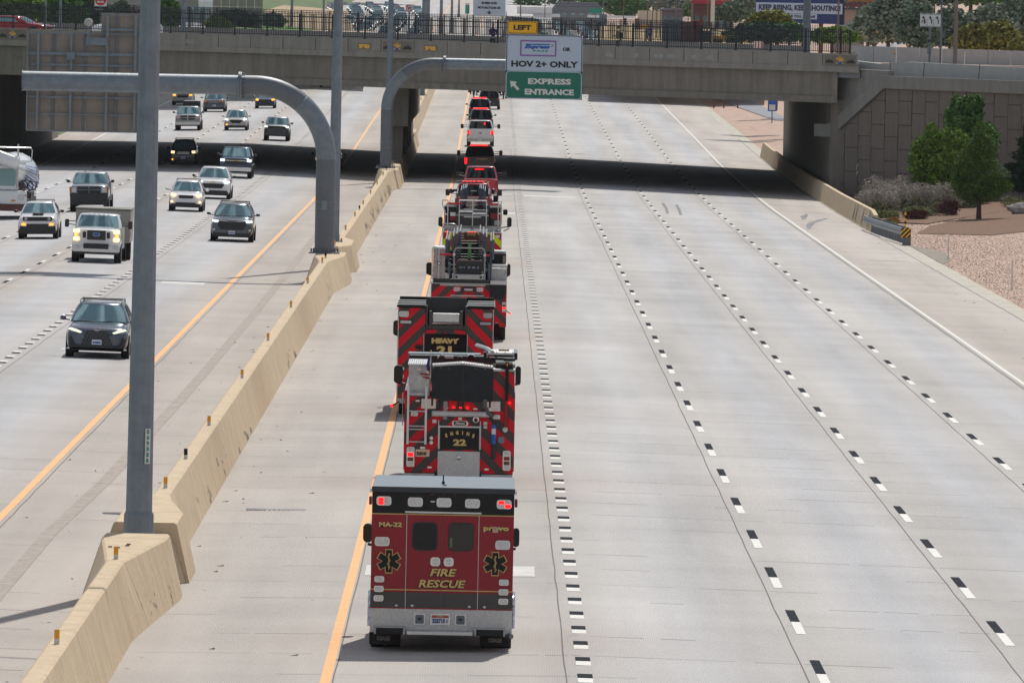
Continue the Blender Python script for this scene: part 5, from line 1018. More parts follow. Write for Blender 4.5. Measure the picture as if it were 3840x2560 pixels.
def cloth(nm,m,pts): MB().add([(A(x),-.01-.02*math.sin(x*.3),Z(z)) for x,z in pts],[tuple(range(len(pts)))]).build(nm,m,fl)
cloth('canton',mat('flag_blue',(.02,.03,.15),.8),[(424,512),(405,545),(393,600),(400,632),(416,640),(420,590)])
for i,(p,m_) in enumerate((([(424,560),(416,640),(410,660),(425,662)],M['darkred']),([(400,632),(395,650),(412,668),(420,650)],M['white']),([(425,662),(400,672),(370,668),(336,655),(362,652),(400,655)],M['darkred']),([(430,672),(400,676),(365,676),(340,660),(370,668),(400,670)],M['conw']),([(430,690),(400,695),(372,684),(350,668),(380,678),(410,680)],M['darkred']))): cloth('stripe',m_,p)
# --- heavy rescue 21
A=lambda c:(c-530)/274.6
Z=lambda c:3.614-c/274.6
t=thing('rescue_truck','tall red and grey chevron rescue truck with black HEAVY 21 panel','fire truck',(-1.16,228,.02),0,gf)
hw=1.285
for x0,x1 in ((-hw,A(383)),(A(682),hw)): MB().box(x0,x1,0,3.,.55,Z(176)).build('rear_body',M['chev'],t,bevel=.01)
MB().box(A(383),A(682),.0,3.,.55,Z(336)).build('rear_centre',M['chev'],t); MB().box(A(383),A(682),.5,.6,Z(336),Z(100)).build('recess_back',M['trim'],t)
for x0,x1 in ((A(168),A(385)),(A(680),A(892))):
    MB().box(x0,x1,-.04,5.,Z(174),Z(160)).build('roof_rim',M['blackp'],t,bevel=.01); MB().box(x0+.03,x1-.03,.05,5.0,Z(158),Z(154)).build('roof_hatch',mat('ribbed_black',(.035,.045,.05),.5,0,.3,40),t)
    for k in range(2): MB().box(x0+.02,x1-.02,.9+1.7*k,1.0+1.7*k,Z(154),Z(148)).build('hatch_bar',M['blackp'],t)
MB().box(-hw,hw,4.2,4.3,Z(160),Z(132)).build('roof_rim',M['blackp'],t)
for x in (A(385),A(672)): MB().box(x,x+.04,-.02,.5,Z(338),Z(160)).build('recess_side',M['charcoal'],t)
MB().tube([(A(430),.25,Z(255)),(A(635),.25,Z(255))],.13,16).build('hose_roll',M['alu'],t); MB().box(A(432),A(633),.05,.25,Z(280),Z(213)).build('roll_cover',M['alu'],t,bevel=.02); fx(t,'roll_edge',M['chrome'],A(430),A(635),Z(293),Z(281),.0,.2)
for c in (418,644): fx(t,'roll_bracket',M['charcoal'],A(c)-.04,A(c)+.04,Z(320),Z(196),0,.3,.01)
fx(t,'roll_base',M['charcoal'],A(388),A(680),Z(334),Z(300),.02,.4,.01); fx(t,'camera',M['charcoal'],A(507),A(556),Z(352),Z(328),-.06,0,.01)
o=fx(t,'black_panel',M['blackp'],A(373),A(690),1.35,Z(365),-.03,0); text('lettering','HEAVY',.145,M['gold'],o,A(531),-.034,Z(415),w=.745,bold=.012,ext=.001); text('lettering','21',.235,M['gold'],o,A(522),-.034,Z(484),w=.41,bold=.014,ext=.001)
for c in (372,691): fx(t,'panel_edge',M['alu'],A(c)-.006,A(c)+.006,1.35,Z(362),-.035,0)
for c in (222,838): lens(t,A(c),Z(223),.26,.155,0,M['lampg'])
for c in (237,822): o=fx(t,'scene_lamp',M['trim'],A(c)-.17,A(c)+.17,Z(297),Z(266),-.03,0,.005); MB().box(A(c)-.145,A(c)+.145,-.036,-.03,Z(292),Z(272)).build('lens',M['lampg'],o)
MB().ball((A(335),-.05,Z(462)),(.11,.06,.06),10,6).build('hose_end',M['rubber'],t)
for c in (182,880): fx(t,'corner_edge',M['alu'],A(c)-.008,A(c)+.008,.55,Z(178),-.012,.02)
tmirror(t,A(150),Z(400),7.2,.20,.42,-1,-1.2); tmirror(t,A(908),Z(405),7.2,.15,.42,1,1.2)
MB().box(-1.24,1.24,5.2,8.8,.6,2.75).build('cab',M['firered'],t,bevel=.1); MB().box(-hw+.01,hw-.01,3.01,5.15,.6,Z(180)).build('side_body',M['firered'],t); duals(t,2.,(-1.1,-.82,.82,1.1),.52,.26); duals(t,6.6,(-1.05,1.05),.52,.3); fx(t,'bumper',M['diam'],-hw,hw,.42,.55,-.2,.1)
MB().rrect(A(215),Z(682),.12,.10,-.02,0,.05,6).build('round_badge',M['chrome'],t); MB().rrect(A(218),Z(625),.10,.08,-.02,0,.01,2).build('info_label',M['white'],t)
# --- aerial ladder trucks
def ladder_stack(t,secs,y0,rungz,zf,yl=9.0,cx=0.):
    for (xh,z0_,z1_,dy) in secs:
        for s in(-1,1):
            b=MB(); b.box(cx+s*xh-.034,cx+s*xh+.034,y0+dy,y0+dy+.25,z0_,z1_); b.build('ladder_post',M['led'],t)
            b=MB(); b.prism([(cx+s*xh-.018,y0+dy+.2,z0_),(cx+s*xh+.018,y0+dy+.2,z0_),(cx+s*xh+.018,y0+dy+.2,z0_+.1),(cx+s*xh-.018,y0+dy+.2,z0_+.1)],(0,0,0),(0,yl-dy,.05*yl/9)); b.prism([(cx+s*xh-.018,y0+dy+.2,z1_-.05),(cx+s*xh+.018,y0+dy+.2,z1_-.05),(cx+s*xh+.018,y0+dy+.2,z1_),(cx+s*xh-.018,y0+dy+.2,z1_)],(0,0,0),(0,yl-dy,.05*yl/9))
            n=9
            for i in range(n):
                ya=y0+dy+.3+(yl-dy-.3)*i/n; yb=y0+dy+.3+(yl-dy-.3)*(i+1)/n; b.tube([(cx+s*xh,ya,z0_+.05),(cx+s*xh,(ya+yb)/2,z1_-.03),(cx+s*xh,yb,z0_+.05)],.018,4,False)
            b.build('ladder_truss',M['led'],t)
    for i in range(12):
        f=i/11; xh=secs[-1][0]+(secs[0][0]-secs[-1][0])*(1-f)*.9; MB().tube([(cx-xh,y0+.2+.75*i,rungz+zf*f),(cx+xh,y0+.2+.75*i,rungz+zf*f)],.028,6).build('rung',M['trim'],t)
def hoop(t,x0,x1,z0_,z1_,y,m=None,r=.02,nm='guard_rail',rr=.12):
    MB().tube([(x0,y,z0_),(x0,y,z1_-rr),(x0+rr*.3,y,z1_-rr*.3),(x0+rr,y,z1_),(x1-rr,y,z1_),(x1-rr*.3,y,z1_-rr*.3),(x1,y,z1_-rr),(x1,y,z0_)],r,6).build(nm,m or M['alu'],t)
A=lambda c:(c-1225)/371.5
Z=lambda c:5.533-c/371.5
t=thing('ladder_truck','ladder truck with red and grey chevrons and polished lockers, just ahead of the rescue truck','fire truck',(-.686,281,.02),0,gf)
hw=1.25
MB().box(-hw,A(1425),0,3,.55,Z(1340)).build('rear_body',M['chev'],t,bevel=.01); MB().box(A(1427),hw,.25,3,.55,Z(1340)).build('rear_body',M['chev'],t,bevel=.01); fx(t,'black_locker',M['canvas'],A(1487),A(1668),Z(1510),Z(1342),.2,.25); fx(t,'turntable_deck',M['trim'],A(785),A(1480),Z(1320),Z(1275),-.02,3.); fx(t,'deck_edge',M['alu'],A(750),A(1475),Z(1330),Z(1322),-.05,3); fx(t,'deck_edge',M['diam'],A(868),A(1425),Z(1352),Z(1334),-.06,-.0)
for c in (1078,1360): lens(t,A(c),Z(1394),.22,.14,0,M['lampg'])
o=fx(t,'scene_lamp',M['trim'],A(1155),A(1285),Z(1418),Z(1375),-.03,0,.005); fx(t,'lens',M['lampg'],A(1170),A(1272),Z(1410),Z(1384),-.036,-.03,par=o); MB().box(A(1215),A(1232),-.04,0,Z(1450),Z(1432)).build('camera',M['trim'],t); fx(t,'hand_rail',M['alu'],A(1000),A(1408),Z(1476),Z(1466),-.08,-.04)
MB().box(A(780),A(925),.05,2.4,Z(1272),Z(905)).build('side_locker',mat('locker_plate',(.40,.33,.33),.4,.7,.3,14),t,bevel=.01); MB().box(A(778),A(928),.0,2.4,Z(904),Z(885)).build('locker_lid',M['alu'],t); fx(t,'small_locker',M['diam'],A(925),A(978),Z(1268),Z(1205),.02,.5)
hoop(t,A(768),A(850),Z(1270),Z(880),-.06,rr=.08); MB().tube([(A(852),-.08,Z(1080)),(A(852),-.06,Z(1080))],.062,14).build('round_latch',M['rubber'],t); MB().tube([(A(852),-.09,Z(1080)),(A(852),-.081,Z(1080))],.042,14).build('latch_face',M['alu'],t)
MB().box(A(1492),A(1688),.6,2.6,Z(1288),Z(1135)).build('side_locker',M['diam'],t,bevel=.01); fx(t,'tread_plate',M['alu'],A(1485),A(1690),Z(1334),Z(1284),.3,2.8); fx(t,'tread_plate',M['alu'],A(1495),A(1690),Z(1130),Z(1098),1.0,3.0)
MB().box(A(1510),A(1676),2.0,3.6,Z(1098),Z(968)).build('hose_box',M['rubber'],t,bevel=.03); fx(t,'tread_plate',M['alu'],A(1523),A(1655),Z(962),Z(942),2.4,3.8); fx(t,'panel_insert',M['signback'],A(1635),A(1672),Z(1090),Z(995),1.95,2.0)
for k in range(10): fx(t,'tread_rib',M['chrome'],A(1495)+.05*k,A(1495)+.05*k+.02,Z(1296),Z(1284),.28,2.7)
ladder_stack(t,[(.78,2.75,3.42,0.),(.70,2.62,3.38,.3),(.55,2.66,3.50,.8),(.44,2.7,3.56,1.4),(.33,2.8,3.62,2.0)],.6,Z(1110),.75)
for s in(-1,1): MB().box(s*.66-.04,s*.66+.04,.2,.5,Z(1275),Z(1080)).build('turntable_arm',M['led'],t)
fx(t,'turntable_box',M['diam'],A(1015),A(1425),Z(1272),Z(1210),-.1,.5,.01)
for c in (1070,1367): MB().tube([(A(c),-.13,Z(1243)),(A(c),-.1,Z(1243))],.042,12).build('round_lamp',M['trim'],t)
for c in (1058,1383): MB().ball((A(c),.0,Z(1188)),(.035,.03,.035)).build('round_lamp',M['galv'],t)
hoop(t,A(1036),A(1412),Z(1272),Z(888),-.14,m=M['conw'],r=.026); fx(t,'cylinder_bank',M['trim'],A(1060),A(1400),Z(1205),Z(1045),.2,.8)
for c,w_ in ((1120,.07),(1160,.05),(1220,.06),(1275,.08),(1330,.04)): MB().ball((A(c),.15,Z(1130)),(w_,.05,.05),8,5).build('fitting',M['galv'],t)
b=MB(); b.box(A(862),A(1008),-.18,-.12,Z(982),Z(958)); b.build('grab_handle',M['firered'],t,bevel=.01); b=MB(); b.box(A(1425),A(1470),-.18,-.12,Z(982),Z(958)); b.build('grab_handle',M['firered'],t)
for c in (1035,1412): MB().box(A(c)-.04,A(c)+.04,-.18,-.12,Z(985),Z(955)).build('clamp',M['alu'],t)
fx(t,'crossbeam',M['darkred'],A(1045),A(1400),Z(1082),Z(1042),.3,.5)
MB().box(A(1202),A(1243),2.2,6.5,Z(1040)+.02,Z(1036)+.02).build('green_strip',mat('green_strip',(.20,.45,.15),.6),t); o=MB().box(A(1202),A(1243),2.1,2.15,Z(1038),Z(842)).build('green_panel',MATS['green_strip'],t)
o=fx(t,'copper_sign',mat('copper',(.16,.06,.035),.4,.4),A(1143),A(1318),Z(832),Z(742),5.,5.05); text('lettering','SCDD',.09,M['gold'],o,A(1240),4.98,Z(766),w=.3,bold=.01)
for z in (870,900,930): fx(t,'floor_slat',M['trim'],A(1120),A(1330),Z(z+25),Z(z),2.6+.4,3.)
tmirror(t,A(713),Z(1238),8.0,.21,.42,-1,-1.2); tmirror(t,A(1712),Z(1235),8.0,.13,.4,1,1.2)
for z,mm in ((1560,M['lampg']),(1590,MATS['brown_lens']),(1620,M['e_red']),(1650,M['lampg'])): lens(t,A(1660),Z(z),.13,.085,.25,mm,'tail_lamp')
MB().tube([(hw,1.,Z(1660)),(hw+.12,1.,Z(1690))],.015,6).build('marker_stalk',M['trim'],t); MB().ball((hw+.13,1.,Z(1692)),(.03,.03,.03)).build('stalk_light',M['e_red'],t); fx(t,'corner_edge',M['alu'],-hw-.01,-hw+.01,.6,Z(1335),-.02,.02)
MB().box(-1.22,1.22,7.5,11,.6,2.5).build('cab',M['blackp'],t,bevel=.08); MB().box(-.95,.95,1.2,7.4,1.9,2.35).build('ladder_bed',M['rubber'],t); MB().box(-1.2,1.2,5.2,5.3,1.9,2.9).build('headboard',M['rubber'],t); MB().box(-hw+.01,hw-.01,3.1,7.4,.6,2.0).build('side_body',M['firered'],t); duals(t,2.2,(-1.1,-.82,.82,1.1),.52,.26); duals(t,3.6,(-1.1,-.82,.82,1.1),.52,.26); duals(t,9,(-1.05,1.05),.52,.3)
A=lambda c:(c-1252)/286.
Z=lambda c:3.931-c/286.
t=thing('ladder_truck','ladder truck with yellow and red chevrons and a tubular rescue basket','fire truck',(-.797,365,.02),0,gf)
hw=1.245
MB().box(-hw,hw,0,3,.55,Z(700)).build('rear_body',M['chevy'],t,bevel=.01); fx(t,'centre_door',M['copper'] if 'copper' in M else MATS['copper'],A(1000),A(1500),.6,Z(716),-.02,0); fx(t,'rear_deck',M['alu'],A(895),A(1610),Z(697),Z(684),-.06,3); fx(t,'deck_back',M['diam'],A(905),A(1605),Z(682),Z(612),.3,.4)
fx(t,'vent_panel',M['alu'],A(1072),A(1430),Z(680),Z(648),-.02,.2); MB().box(A(1232),A(1268),-.04,.1,Z(665),Z(636)).build('latch',M['galv'],t)
for c in (1212,1250,1288,938): MB().rrect(A(c),Z(691),.07,.03,-.09,-.06,.012,2).build('marker_light',M['e_red'],t)
for c in (935,1570): MB().ball((A(c),.0,Z(668)),(.09,.08,.05)).build('step_pad',M['galv'],t)
hoop(t,A(888),A(1060),Z(690),Z(592),-.05,r=.02,rr=.1)
for c,top in ((948,305),(1088,302),(1252,305),(1420,302),(1565,300),(1600,300)): MB().tube([(A(c),-.1,Z(612)),(A(c),-.1,Z(top))],.024,6).build('basket_post',M['alu'],t)
MB().tube([(A(885),-.1,Z(600)),(A(912),-.1,Z(580)),(A(912),-.1,Z(440)),(A(882),-.1,Z(360)),(A(880),-.1,Z(305)),(A(945),-.1,Z(303))],.024,6).build('basket_post',M['alu'],t)
for x0,x1,z in ((1088,1420,303),(1088,1250,440),(1255,1420,462),(1565,1600,458),(1560,1600,300),(912,948,478)): MB().tube([(A(x0),-.1,Z(z)),(A(x1),-.1,Z(z))],.024,6).build('basket_rail',M['alu'],t)
for x0,x1 in ((955,1115),(1445,1560)): fx(t,'basket_gate',M['firered'],A(x0),A(x1),Z(355),Z(330),-.13,-.08,.01)
fx(t,'basket_wall',M['trim'],A(1050),A(1450),Z(612),Z(485),.0,.1); fx(t,'basket_trim',M['alu'],A(1050),A(1450),Z(488),Z(480),-.02,.0); fx(t,'hand_bar',M['alu'],A(1145),A(1355),Z(510),Z(498),-.06,-.02,.005); fx(t,'floor_box',M['galvd'],A(1085),A(1440),Z(480),Z(420),.3,.9)
for x0,x1 in ((900,1050),(1460,1612)): MB().box(A(x0),A(x1),.6,3.5,Z(600),Z(385)).build('equipment_bay',M['rubber'],t,bevel=.03)
fx(t,'red_case',M['darkred'],A(978),A(1046),Z(555),Z(502),.5,.6); fx(t,'silver_case',M['alu'],A(978),A(1042),Z(500),Z(455),.5,.6); fx(t,'red_case',M['darkred'],A(1468),A(1590),Z(540),Z(455),.5,.6); fx(t,'silver_case',M['diam'],A(1520),A(1588),Z(600),Z(545),.4,.55); MB().box(A(1475),A(1520),.2,.6,Z(600),Z(520)).build('rubber_bag',M['rubber'],t,bevel=.04)
ladder_stack(t,[(.68,Z(600),Z(225),.8),(.52,Z(430),Z(190),1.6),(.44,Z(400),Z(175),2.2),(.36,Z(380),Z(172),2.8),(.29,Z(350),Z(168),3.4)],.6,Z(470),.5)
for c in (1202,1302): fx(t,'rung_pad',mat('cream_pad',(.7,.55,.25),.6),A(c)-.025,A(c)+.025,Z(330),Z(285),4.,4.1)
MB().ball((A(985),5.,Z(215)),(.14,.2,.1),8,5).build('monitor',M['trim'],t); MB().tube([(A(940),5.,Z(235)),(A(1050),5.,Z(205))],.05,8).build('monitor_arm',M['trim'],t); MB().ball((A(1500),5.,Z(215)),(.1,.2,.13),8,5).build('spot_light',M['trim'],t)
tmirror(t,A(845),Z(632),9.,.19,.42,-1,-1.2); tmirror(t,A(1710),Z(622),9.,.2,.42,1,1.2); MB().tube([(A(1640),9,Z(735)),(A(1710),9,Z(700))],.03,6).build('mirror_brace',M['alu'],t); MB().rrect(A(1655),Z(478),.2,.24,6,6.1,.05,3).build('side_mirror',M['blackp'],t)
fx(t,'info_label',M['white'],A(1543),A(1590),Z(752),Z(718),-.03,0); fx(t,'corner_edge',M['alu'],hw-.0,hw+.03,.6,Z(690),-.02,.2); fx(t,'corner_edge',M['alu'],-hw-.03,-hw,.6,Z(690),-.02,.2)
MB().box(-1.22,1.22,8,12,.6,2.5).build('cab',M['blackp'],t,bevel=.08); MB().box(-1.0,1.0,1.0,7.9,1.5,1.75).build('ladder_bed',M['rubber'],t); MB().box(-1.2,1.2,4.2,4.3,1.5,2.4).build('headboard',M['rubber'],t); MB().box(-hw+.01,hw-.01,3.1,7.9,.6,2.1).build('side_body',M['firered'],t); duals(t,2.2,(-1.1,-.82,.82,1.1),.52,.26); duals(t,9.5,(-1.05,1.05),.52,.3)
# ---------------------------------------------------------------- trees and plants
def leaves(lobes,n,size,needle=False,hollow=.55):
    rg=random.Random(n+len(lobes)); ex=[]
    for c,r in lobes:
        for k in range(6):
            d=Vector((rg.gauss(0,1),rg.gauss(0,1),rg.gauss(.25,.8))).normalized(); f=rg.uniform(.28,.42); ex.append(((c[0]+d.x*r[0]*.86,c[1]+d.y*r[1]*.86,c[2]+d.z*r[2]*.86),(r[0]*f,r[1]*f,r[2]*f*1.15)))
    lobes=list(lobes)+ex
    b=MB(); vol=[(r[0]*r[1]*r[2])**.8 for c,r in lobes]; tot=sum(vol)
    for (c,r),v_ in zip(lobes,vol):
        for i in range(int(n*v_/tot)):
            while True:
                d=Vector((random.gauss(0,1),random.gauss(0,1),random.gauss(0,1)))
                if d.length>.01: break
            d.normalize(); k=hollow+(1-hollow)*random.random()**.6; k*=1+.14*math.sin(d.x*9+c[0]*3)*math.cos(d.z*8+d.y*7)
            p=Vector(c)+Vector((d.x*r[0],d.y*r[1],d.z*r[2]))*k; s=size*random.uniform(.55,1.35)
            a=Vector((random.gauss(0,1),random.gauss(0,1),random.gauss(0,.6))).normalized(); q=a.cross(Vector((random.gauss(0,1),random.gauss(0,1),random.gauss(0,1)))).normalized()
            w_=s*(.28 if needle else .6); b.add([p-a*s,p+q*w_,p+a*s,p-q*w_],[(0,1,2,3)])
    return b
def tree(name,label,loc,lobes,n,size,m,th=2.,tr=.12,cat='tree',group=None,needle=False,limbs=4,hollow=.45):
    t=thing(name,label,cat,loc,0,group); leaves(lobes,n,size,needle,hollow).build('crown',m,t)
    MB().tube([(0,0,-.3),(.03*tr,0,th*.5),(.0,.0,th),(.02,0,th*1.6)],[tr*1.25,tr,tr*.8,tr*.3],8).build('trunk',M['trunk'],t)
    for i in range(limbs):
        c,r=lobes[i%len(lobes)]; MB().tube([(0,0,th*(.7+.1*i)),(c[0]*.5+random.uniform(-.3,.3),c[1]*.5,th+(c[2]-th)*.5),(c[0],c[1],c[2])],[tr*.5,tr*.35,tr*.12],6).build('limb',M['trunk'],t)
    return t
LM=dict(pine=leafmat('pine_green',(.08,.15,.025),.6),decid=leafmat('leaf_green',(.15,.25,.035),.6),back=leafmat('back_tree_green',(.09,.20,.045),.6),spruce=leafmat('spruce_green',(.03,.07,.035)),sage=leafmat('sage_lilac',(.42,.385,.34),.4),sageg=leafmat('sage_green',(.22,.24,.11),.4),burg=leafmat('barberry_red',(.11,.03,.035)),yel=leafmat('dry_tuft',(.42,.24,.06)),olive=leafmat('hazed_olive',(.25,.30,.23),.45),olive2=leafmat('hazed_olive_dark',(.16,.22,.16),.5),dk=leafmat('dark_foliage',(.06,.11,.055),.5),rusty=leafmat('rusty_bush',(.22,.22,.055),.5),lime=leafmat('lime_bush',(.20,.27,.04),.3),juniper=leafmat('juniper',(.04,.09,.035)))  # olive and olive2: grey-green leaves lightened, distance haze put into the colour
tree('pine_tree','small round topped pine with a bare dark trunk standing in the bark mulch',(27.3,477,.2),[((0,0,1.15),(1.2,1.1,.5)),((0,0,1.6),(1.6,1.4,.7)),((0,0,2.2),(1.65,1.4,.9)),((-.2,0,3.1),(1.35,1.2,.8)),((.15,0,3.9),(.95,.9,.75)),((0,0,4.6),(.45,.45,.6)),((-.9,0,1.9),(.8,.8,.5)),((.9,0,1.7),(.9,.8,.5))],15000,.11,LM['pine'],.9,.13,needle=True)
tree('tree','bushy yellow green tree in front of the panel wall, left of the taller tree',(26.9,508,.2),[((0,0,1.2),(1.7,1.4,.9)),((0,0,2.2),(1.9,1.5,1.3)),((-.9,0,3.2),(1.0,1,.95)),((.4,0,3.6),(1.1,1,.9)),((-1.3,0,2.4),(.95,1,.9)),((-.75,0,4.3),(.35,.35,.6)),((1.3,.0,2.4),(1.0,1,1.0))],14000,.115,LM['decid'],1.2,.13)
tree('tree','tall green tree with two pointed tops rising against the panel wall',(28.5,512,.2),[((0,0,1.4),(1.6,1.4,1.0)),((0,0,3.0),(1.7,1.4,1.5)),((-.3,0,4.9),(1.15,1.1,1.1)),((.3,0,5.9),(.6,.6,.55)),((-.6,0,5.7),(.55,.55,.6)),((1.1,0,3.8),(.9,.9,1.0)),((.7,0,5.9),(.28,.3,.6))],14000,.12,LM['back'],2.2,.14)
tree('spruce_tree','dark spruce cut off by the right edge of the picture',(32.4,515,.1),[((0,0,1.2),(1.5,1.4,.6)),((0,0,2.1),(1.25,1.2,.5)),((0,0,2.9),(1.0,1,.5)),((0,0,3.7),(.7,.7,.5)),((0,0,4.4),(.35,.35,.5))],9000,.13,LM['spruce'],1.,.12,needle=True,hollow=.3)
for x,y,w_,h,m_,l,n in ((23.1,507,1.2,1.5,'sage','tall lilac grey bush close to the wall, left one',3200),(24.9,508,1.1,1.5,'sage','tall lilac grey bush close to the wall, middle one',3000),(27.9,502,1.1,1.3,'sage','tall lilac grey bush behind the pine trunk',2600),(22.6,497,1.3,1.15,'sage','large pale lilac flowering bush nearest the end of the side barrier',3800),(23.8,500,1.2,1.35,'sage','pale lilac bush second from the side barrier',3400),(25.3,499,1.1,1.3,'sage','lilac grey bush in the middle of the planting bed',3200),(26.6,498,.9,1.3,'sage','lilac bush behind the larger dark red shrub, beside the pine',2600),(24.5,486,1.0,.5,'sageg','low green bush in front of the lilac bushes',1800),(22.2,484,1.1,.45,'sageg','low green plant at the foot of the side barrier end',1800),(26.0,492,.6,.55,'sageg','grey green plant between the two dark red shrubs',1200)):
    t=thing('bush',l,'bush',(x,y,terr_r(x,y)+.02),0,'bushes in the bed below the panel wall'); random.seed(int(x*10)); leaves([((0,0,h*.5),(w_,w_*.9,h*.75)),((-w_*.4,0,h*.8),(w_*.6,w_*.5,h*.5)),((w_*.45,0,h*.75),(w_*.55,w_*.5,h*.5))],n,.085,True,.3).build('flowering_stems' if m_=='sage' else 'stems',LM[m_],t); leaves([((0,0,h*.3),(w_*.9,w_*.8,h*.4))],n//3,.08,False,.3).build('foliage',LM['sageg'],t)
for x,y,w_,h,l in ((23.9,480,.75,.55,'smaller dark red shrub at the front of the planting bed'),(26.0,486,.75,.85,'larger dark red shrub left of the pine trunk')):
    t=thing('shrub',l,'shrub',(x,y,terr_r(x,y)),0,'dark red shrubs'); leaves([((0,0,h*.5),(w_,w_*.8,h*.6)),((w_*.5,0,h*.7),(w_*.5,w_*.5,h*.4))],2600,.07,True,.2).build('foliage',LM['burg'],t); MB().tube([(0,0,-.1),(0,0,h*.5)],.03,5).build('stem',M['trunk'],t)
for x,y,w_,h,m_,l in ((22.4,474,.35,.3,'yel','small orange yellow tuft at the front of the planting bed'),(21.9,470,.45,.3,'sageg','small olive tuft beside the guardrail start'),(24.6,507,.9,.7,'juniper','dark green low shrub behind the lilac bushes, against the wall'),(25.6,509,.8,.9,'juniper','dark green upright shrub at the foot of the bushy tree'),(30.6,500,.8,.6,'sageg','pale green bush right of the pine, near the boulders'),(21.9,507,.8,.45,'dk','dark low plant in the corner by the wall end')):
    t=thing('bush',l,'bush',(x,y,terr_r(x,y)),0); leaves([((0,0,h*.5),(w_,w_*.8,h*.65))],1300,.07,True,.2).build('foliage',LM[m_],t); MB().tube([(0,0,-.1),(0,0,h*.4)],.02,5).build('stem',M['trunk'],t)
def boulder(x,y,r,l):
    rs=random.Random(int(x*7)); b=MB(); rings=[]
    for i in range(6):
        th=math.pi*i/5; rings.append([Vector((r[0]*math.sin(th)*math.cos(k*.785)*rs.uniform(.8,1.1),r[1]*math.sin(th)*math.sin(k*.785)*rs.uniform(.8,1.1),r[2]*(.6+math.cos(th)*rs.uniform(.85,1.1)))) for k in range(8)])
    b.loft(rings,sm=False); o=b.build('boulder',M['rock']); o.location=(x,y,terr_r(x,y)); tag(o,l,'rock')
boulder(30.2,485,(.7,.6,.42),'large grey boulder at the right edge of the picture beside the mulch'); boulder(30.5,492,(.8,.5,.3),'flat grey boulder behind the larger one at the right edge'); boulder(29.6,466,(.5,.35,.14),'flat pale stone lying in the bark mulch at the right edge')
# ---------------------------------------------------------------- beyond the overpass
def road_at(u,v):
    for Y in range(1255,3000,4):
        p=pt(u,v,Y)
        if p.z<G(p.x,Y): return p
    return pt(u,v,2000)
def place(o,u,v,Y,z=None): 
    p=pt(u,v,Y); o.location=(p.x,Y,p.z if z is None else z); return p
for y,x in ((787,-6.6),(1039,-6.6),(1294,-6.6),(1545,-6.6)):
    lamp(y,.26,.19,12,'grey lamp pole standing in the queue area, %s beyond the overpass'%{787:'first',1039:'second',1294:'third',1545:'fourth'}[y],x=x)
# distant cars: one mesh each
def tiny(mt,rear=False):
    b=[MB() for _ in range(4)]
    b[0].loft([[Vector((x*k,y,z)) for x,z in ((.8,.3),(.93,.6),(.88,zb),(-.88,zb),(-.93,.6),(-.8,.3))] for y,k,zb in ((0,.9,.8),(.2,1,.95),(1.2,1,1.02),(4.2,1,1.02),(4.6,.9,.85))],sm=False)
    b[0].loft([[Vector((x,y,z)) for x,z in ((w_,z0),(w_*.86,z1),(-w_*.86,z1),(-w_,z0))] for y,w_,z0,z1 in ((1.2,.84,1.0,1.05),(1.9,.84,1.0,1.58),(3.8,.84,1.0,1.58),(4.4,.84,1.0,1.05))],sm=False)
    b[1].add([(-.76,1.24,1.08),(.76,1.24,1.08),(.66,1.82,1.53),(-.66,1.82,1.53)],[(0,1,2,3)])
    for s in(-1,1):
        for y in(.8,3.7): b[2].tube([(s*.66,y,.33),(s*.9,y,.33)],.33,10)
        b[3].box(s*.7-.14,s*.7+.14,-.05,.0,.62,.76)
    vs,fs,mi=[],[],[]
    for i,m_ in enumerate(b):
        o=len(vs); vs+=m_.v; fs+=[tuple(k+o for k in f) for f in m_.f]; mi+=[i]*len(m_.f)
    me=bpy.data.meshes.new('distant_car'); me.from_pydata(vs,[],fs)
    for m_ in (mt,M['glass'],M['tyre'],M['redl'] if rear else M['e_white']): me.materials.append(m_)
    me.polygons.foreach_set('material_index',mi); bm=bmesh.new(); bm.from_mesh(me); bmesh.ops.recalc_face_normals(bm,faces=bm.faces); bm.to_mesh(me); bm.free(); return me
pal=[whitep,silver,dgrey,blackc,grey,bluep,silver,whitep,redp,bluecar]; tm=[tiny(m_) for m_ in pal]; tr_=[tiny(m_,True) for m_ in pal]
rq=random.Random(5)
CN=['white','silver','dark grey','black','graphite','navy','silver','white','red','teal']
for li,X in enumerate((-12.3,-16.5,-20.6,-24.5,-28.4)):
    Y=1262+rq.uniform(0,14); row=0
    while Y<1760:
        ci=rq.randrange(10); row+=1; o=bpy.data.objects.new('distant_car',tm[ci]); C.objects.link(o); o.location=(X+rq.uniform(-.2,.2)-(.0 if Y<1450 else (Y-1450)**2*6e-5),Y,G(X,Y)); o.scale=(1.05,1,rq.choice((1,1.05,1.18))); tag(o,'%s car in distant queue, %s lane from median, %s row beyond overpass'%(CN[ci],ORD[li],ORD[row-1]),'car','distant queue beyond the overpass'); Y+=rq.uniform(11,34)
for li,X in enumerate((3.6,7.4,11.1,14.8)):
    Y=1270+rq.uniform(0,30); row=0
    while Y<1600:
        ci=rq.randrange(10); row+=1; o=bpy.data.objects.new('distant_car',tr_[ci]); C.objects.link(o); o.location=(X,Y,G(X,Y)); tag(o,'distant %s car driving away, %s lane from left, %s row beyond overpass'%(CN[ci],ORD[li],ORD[row-1]),'car','distant traffic driving away'); Y+=rq.uniform(25,80)
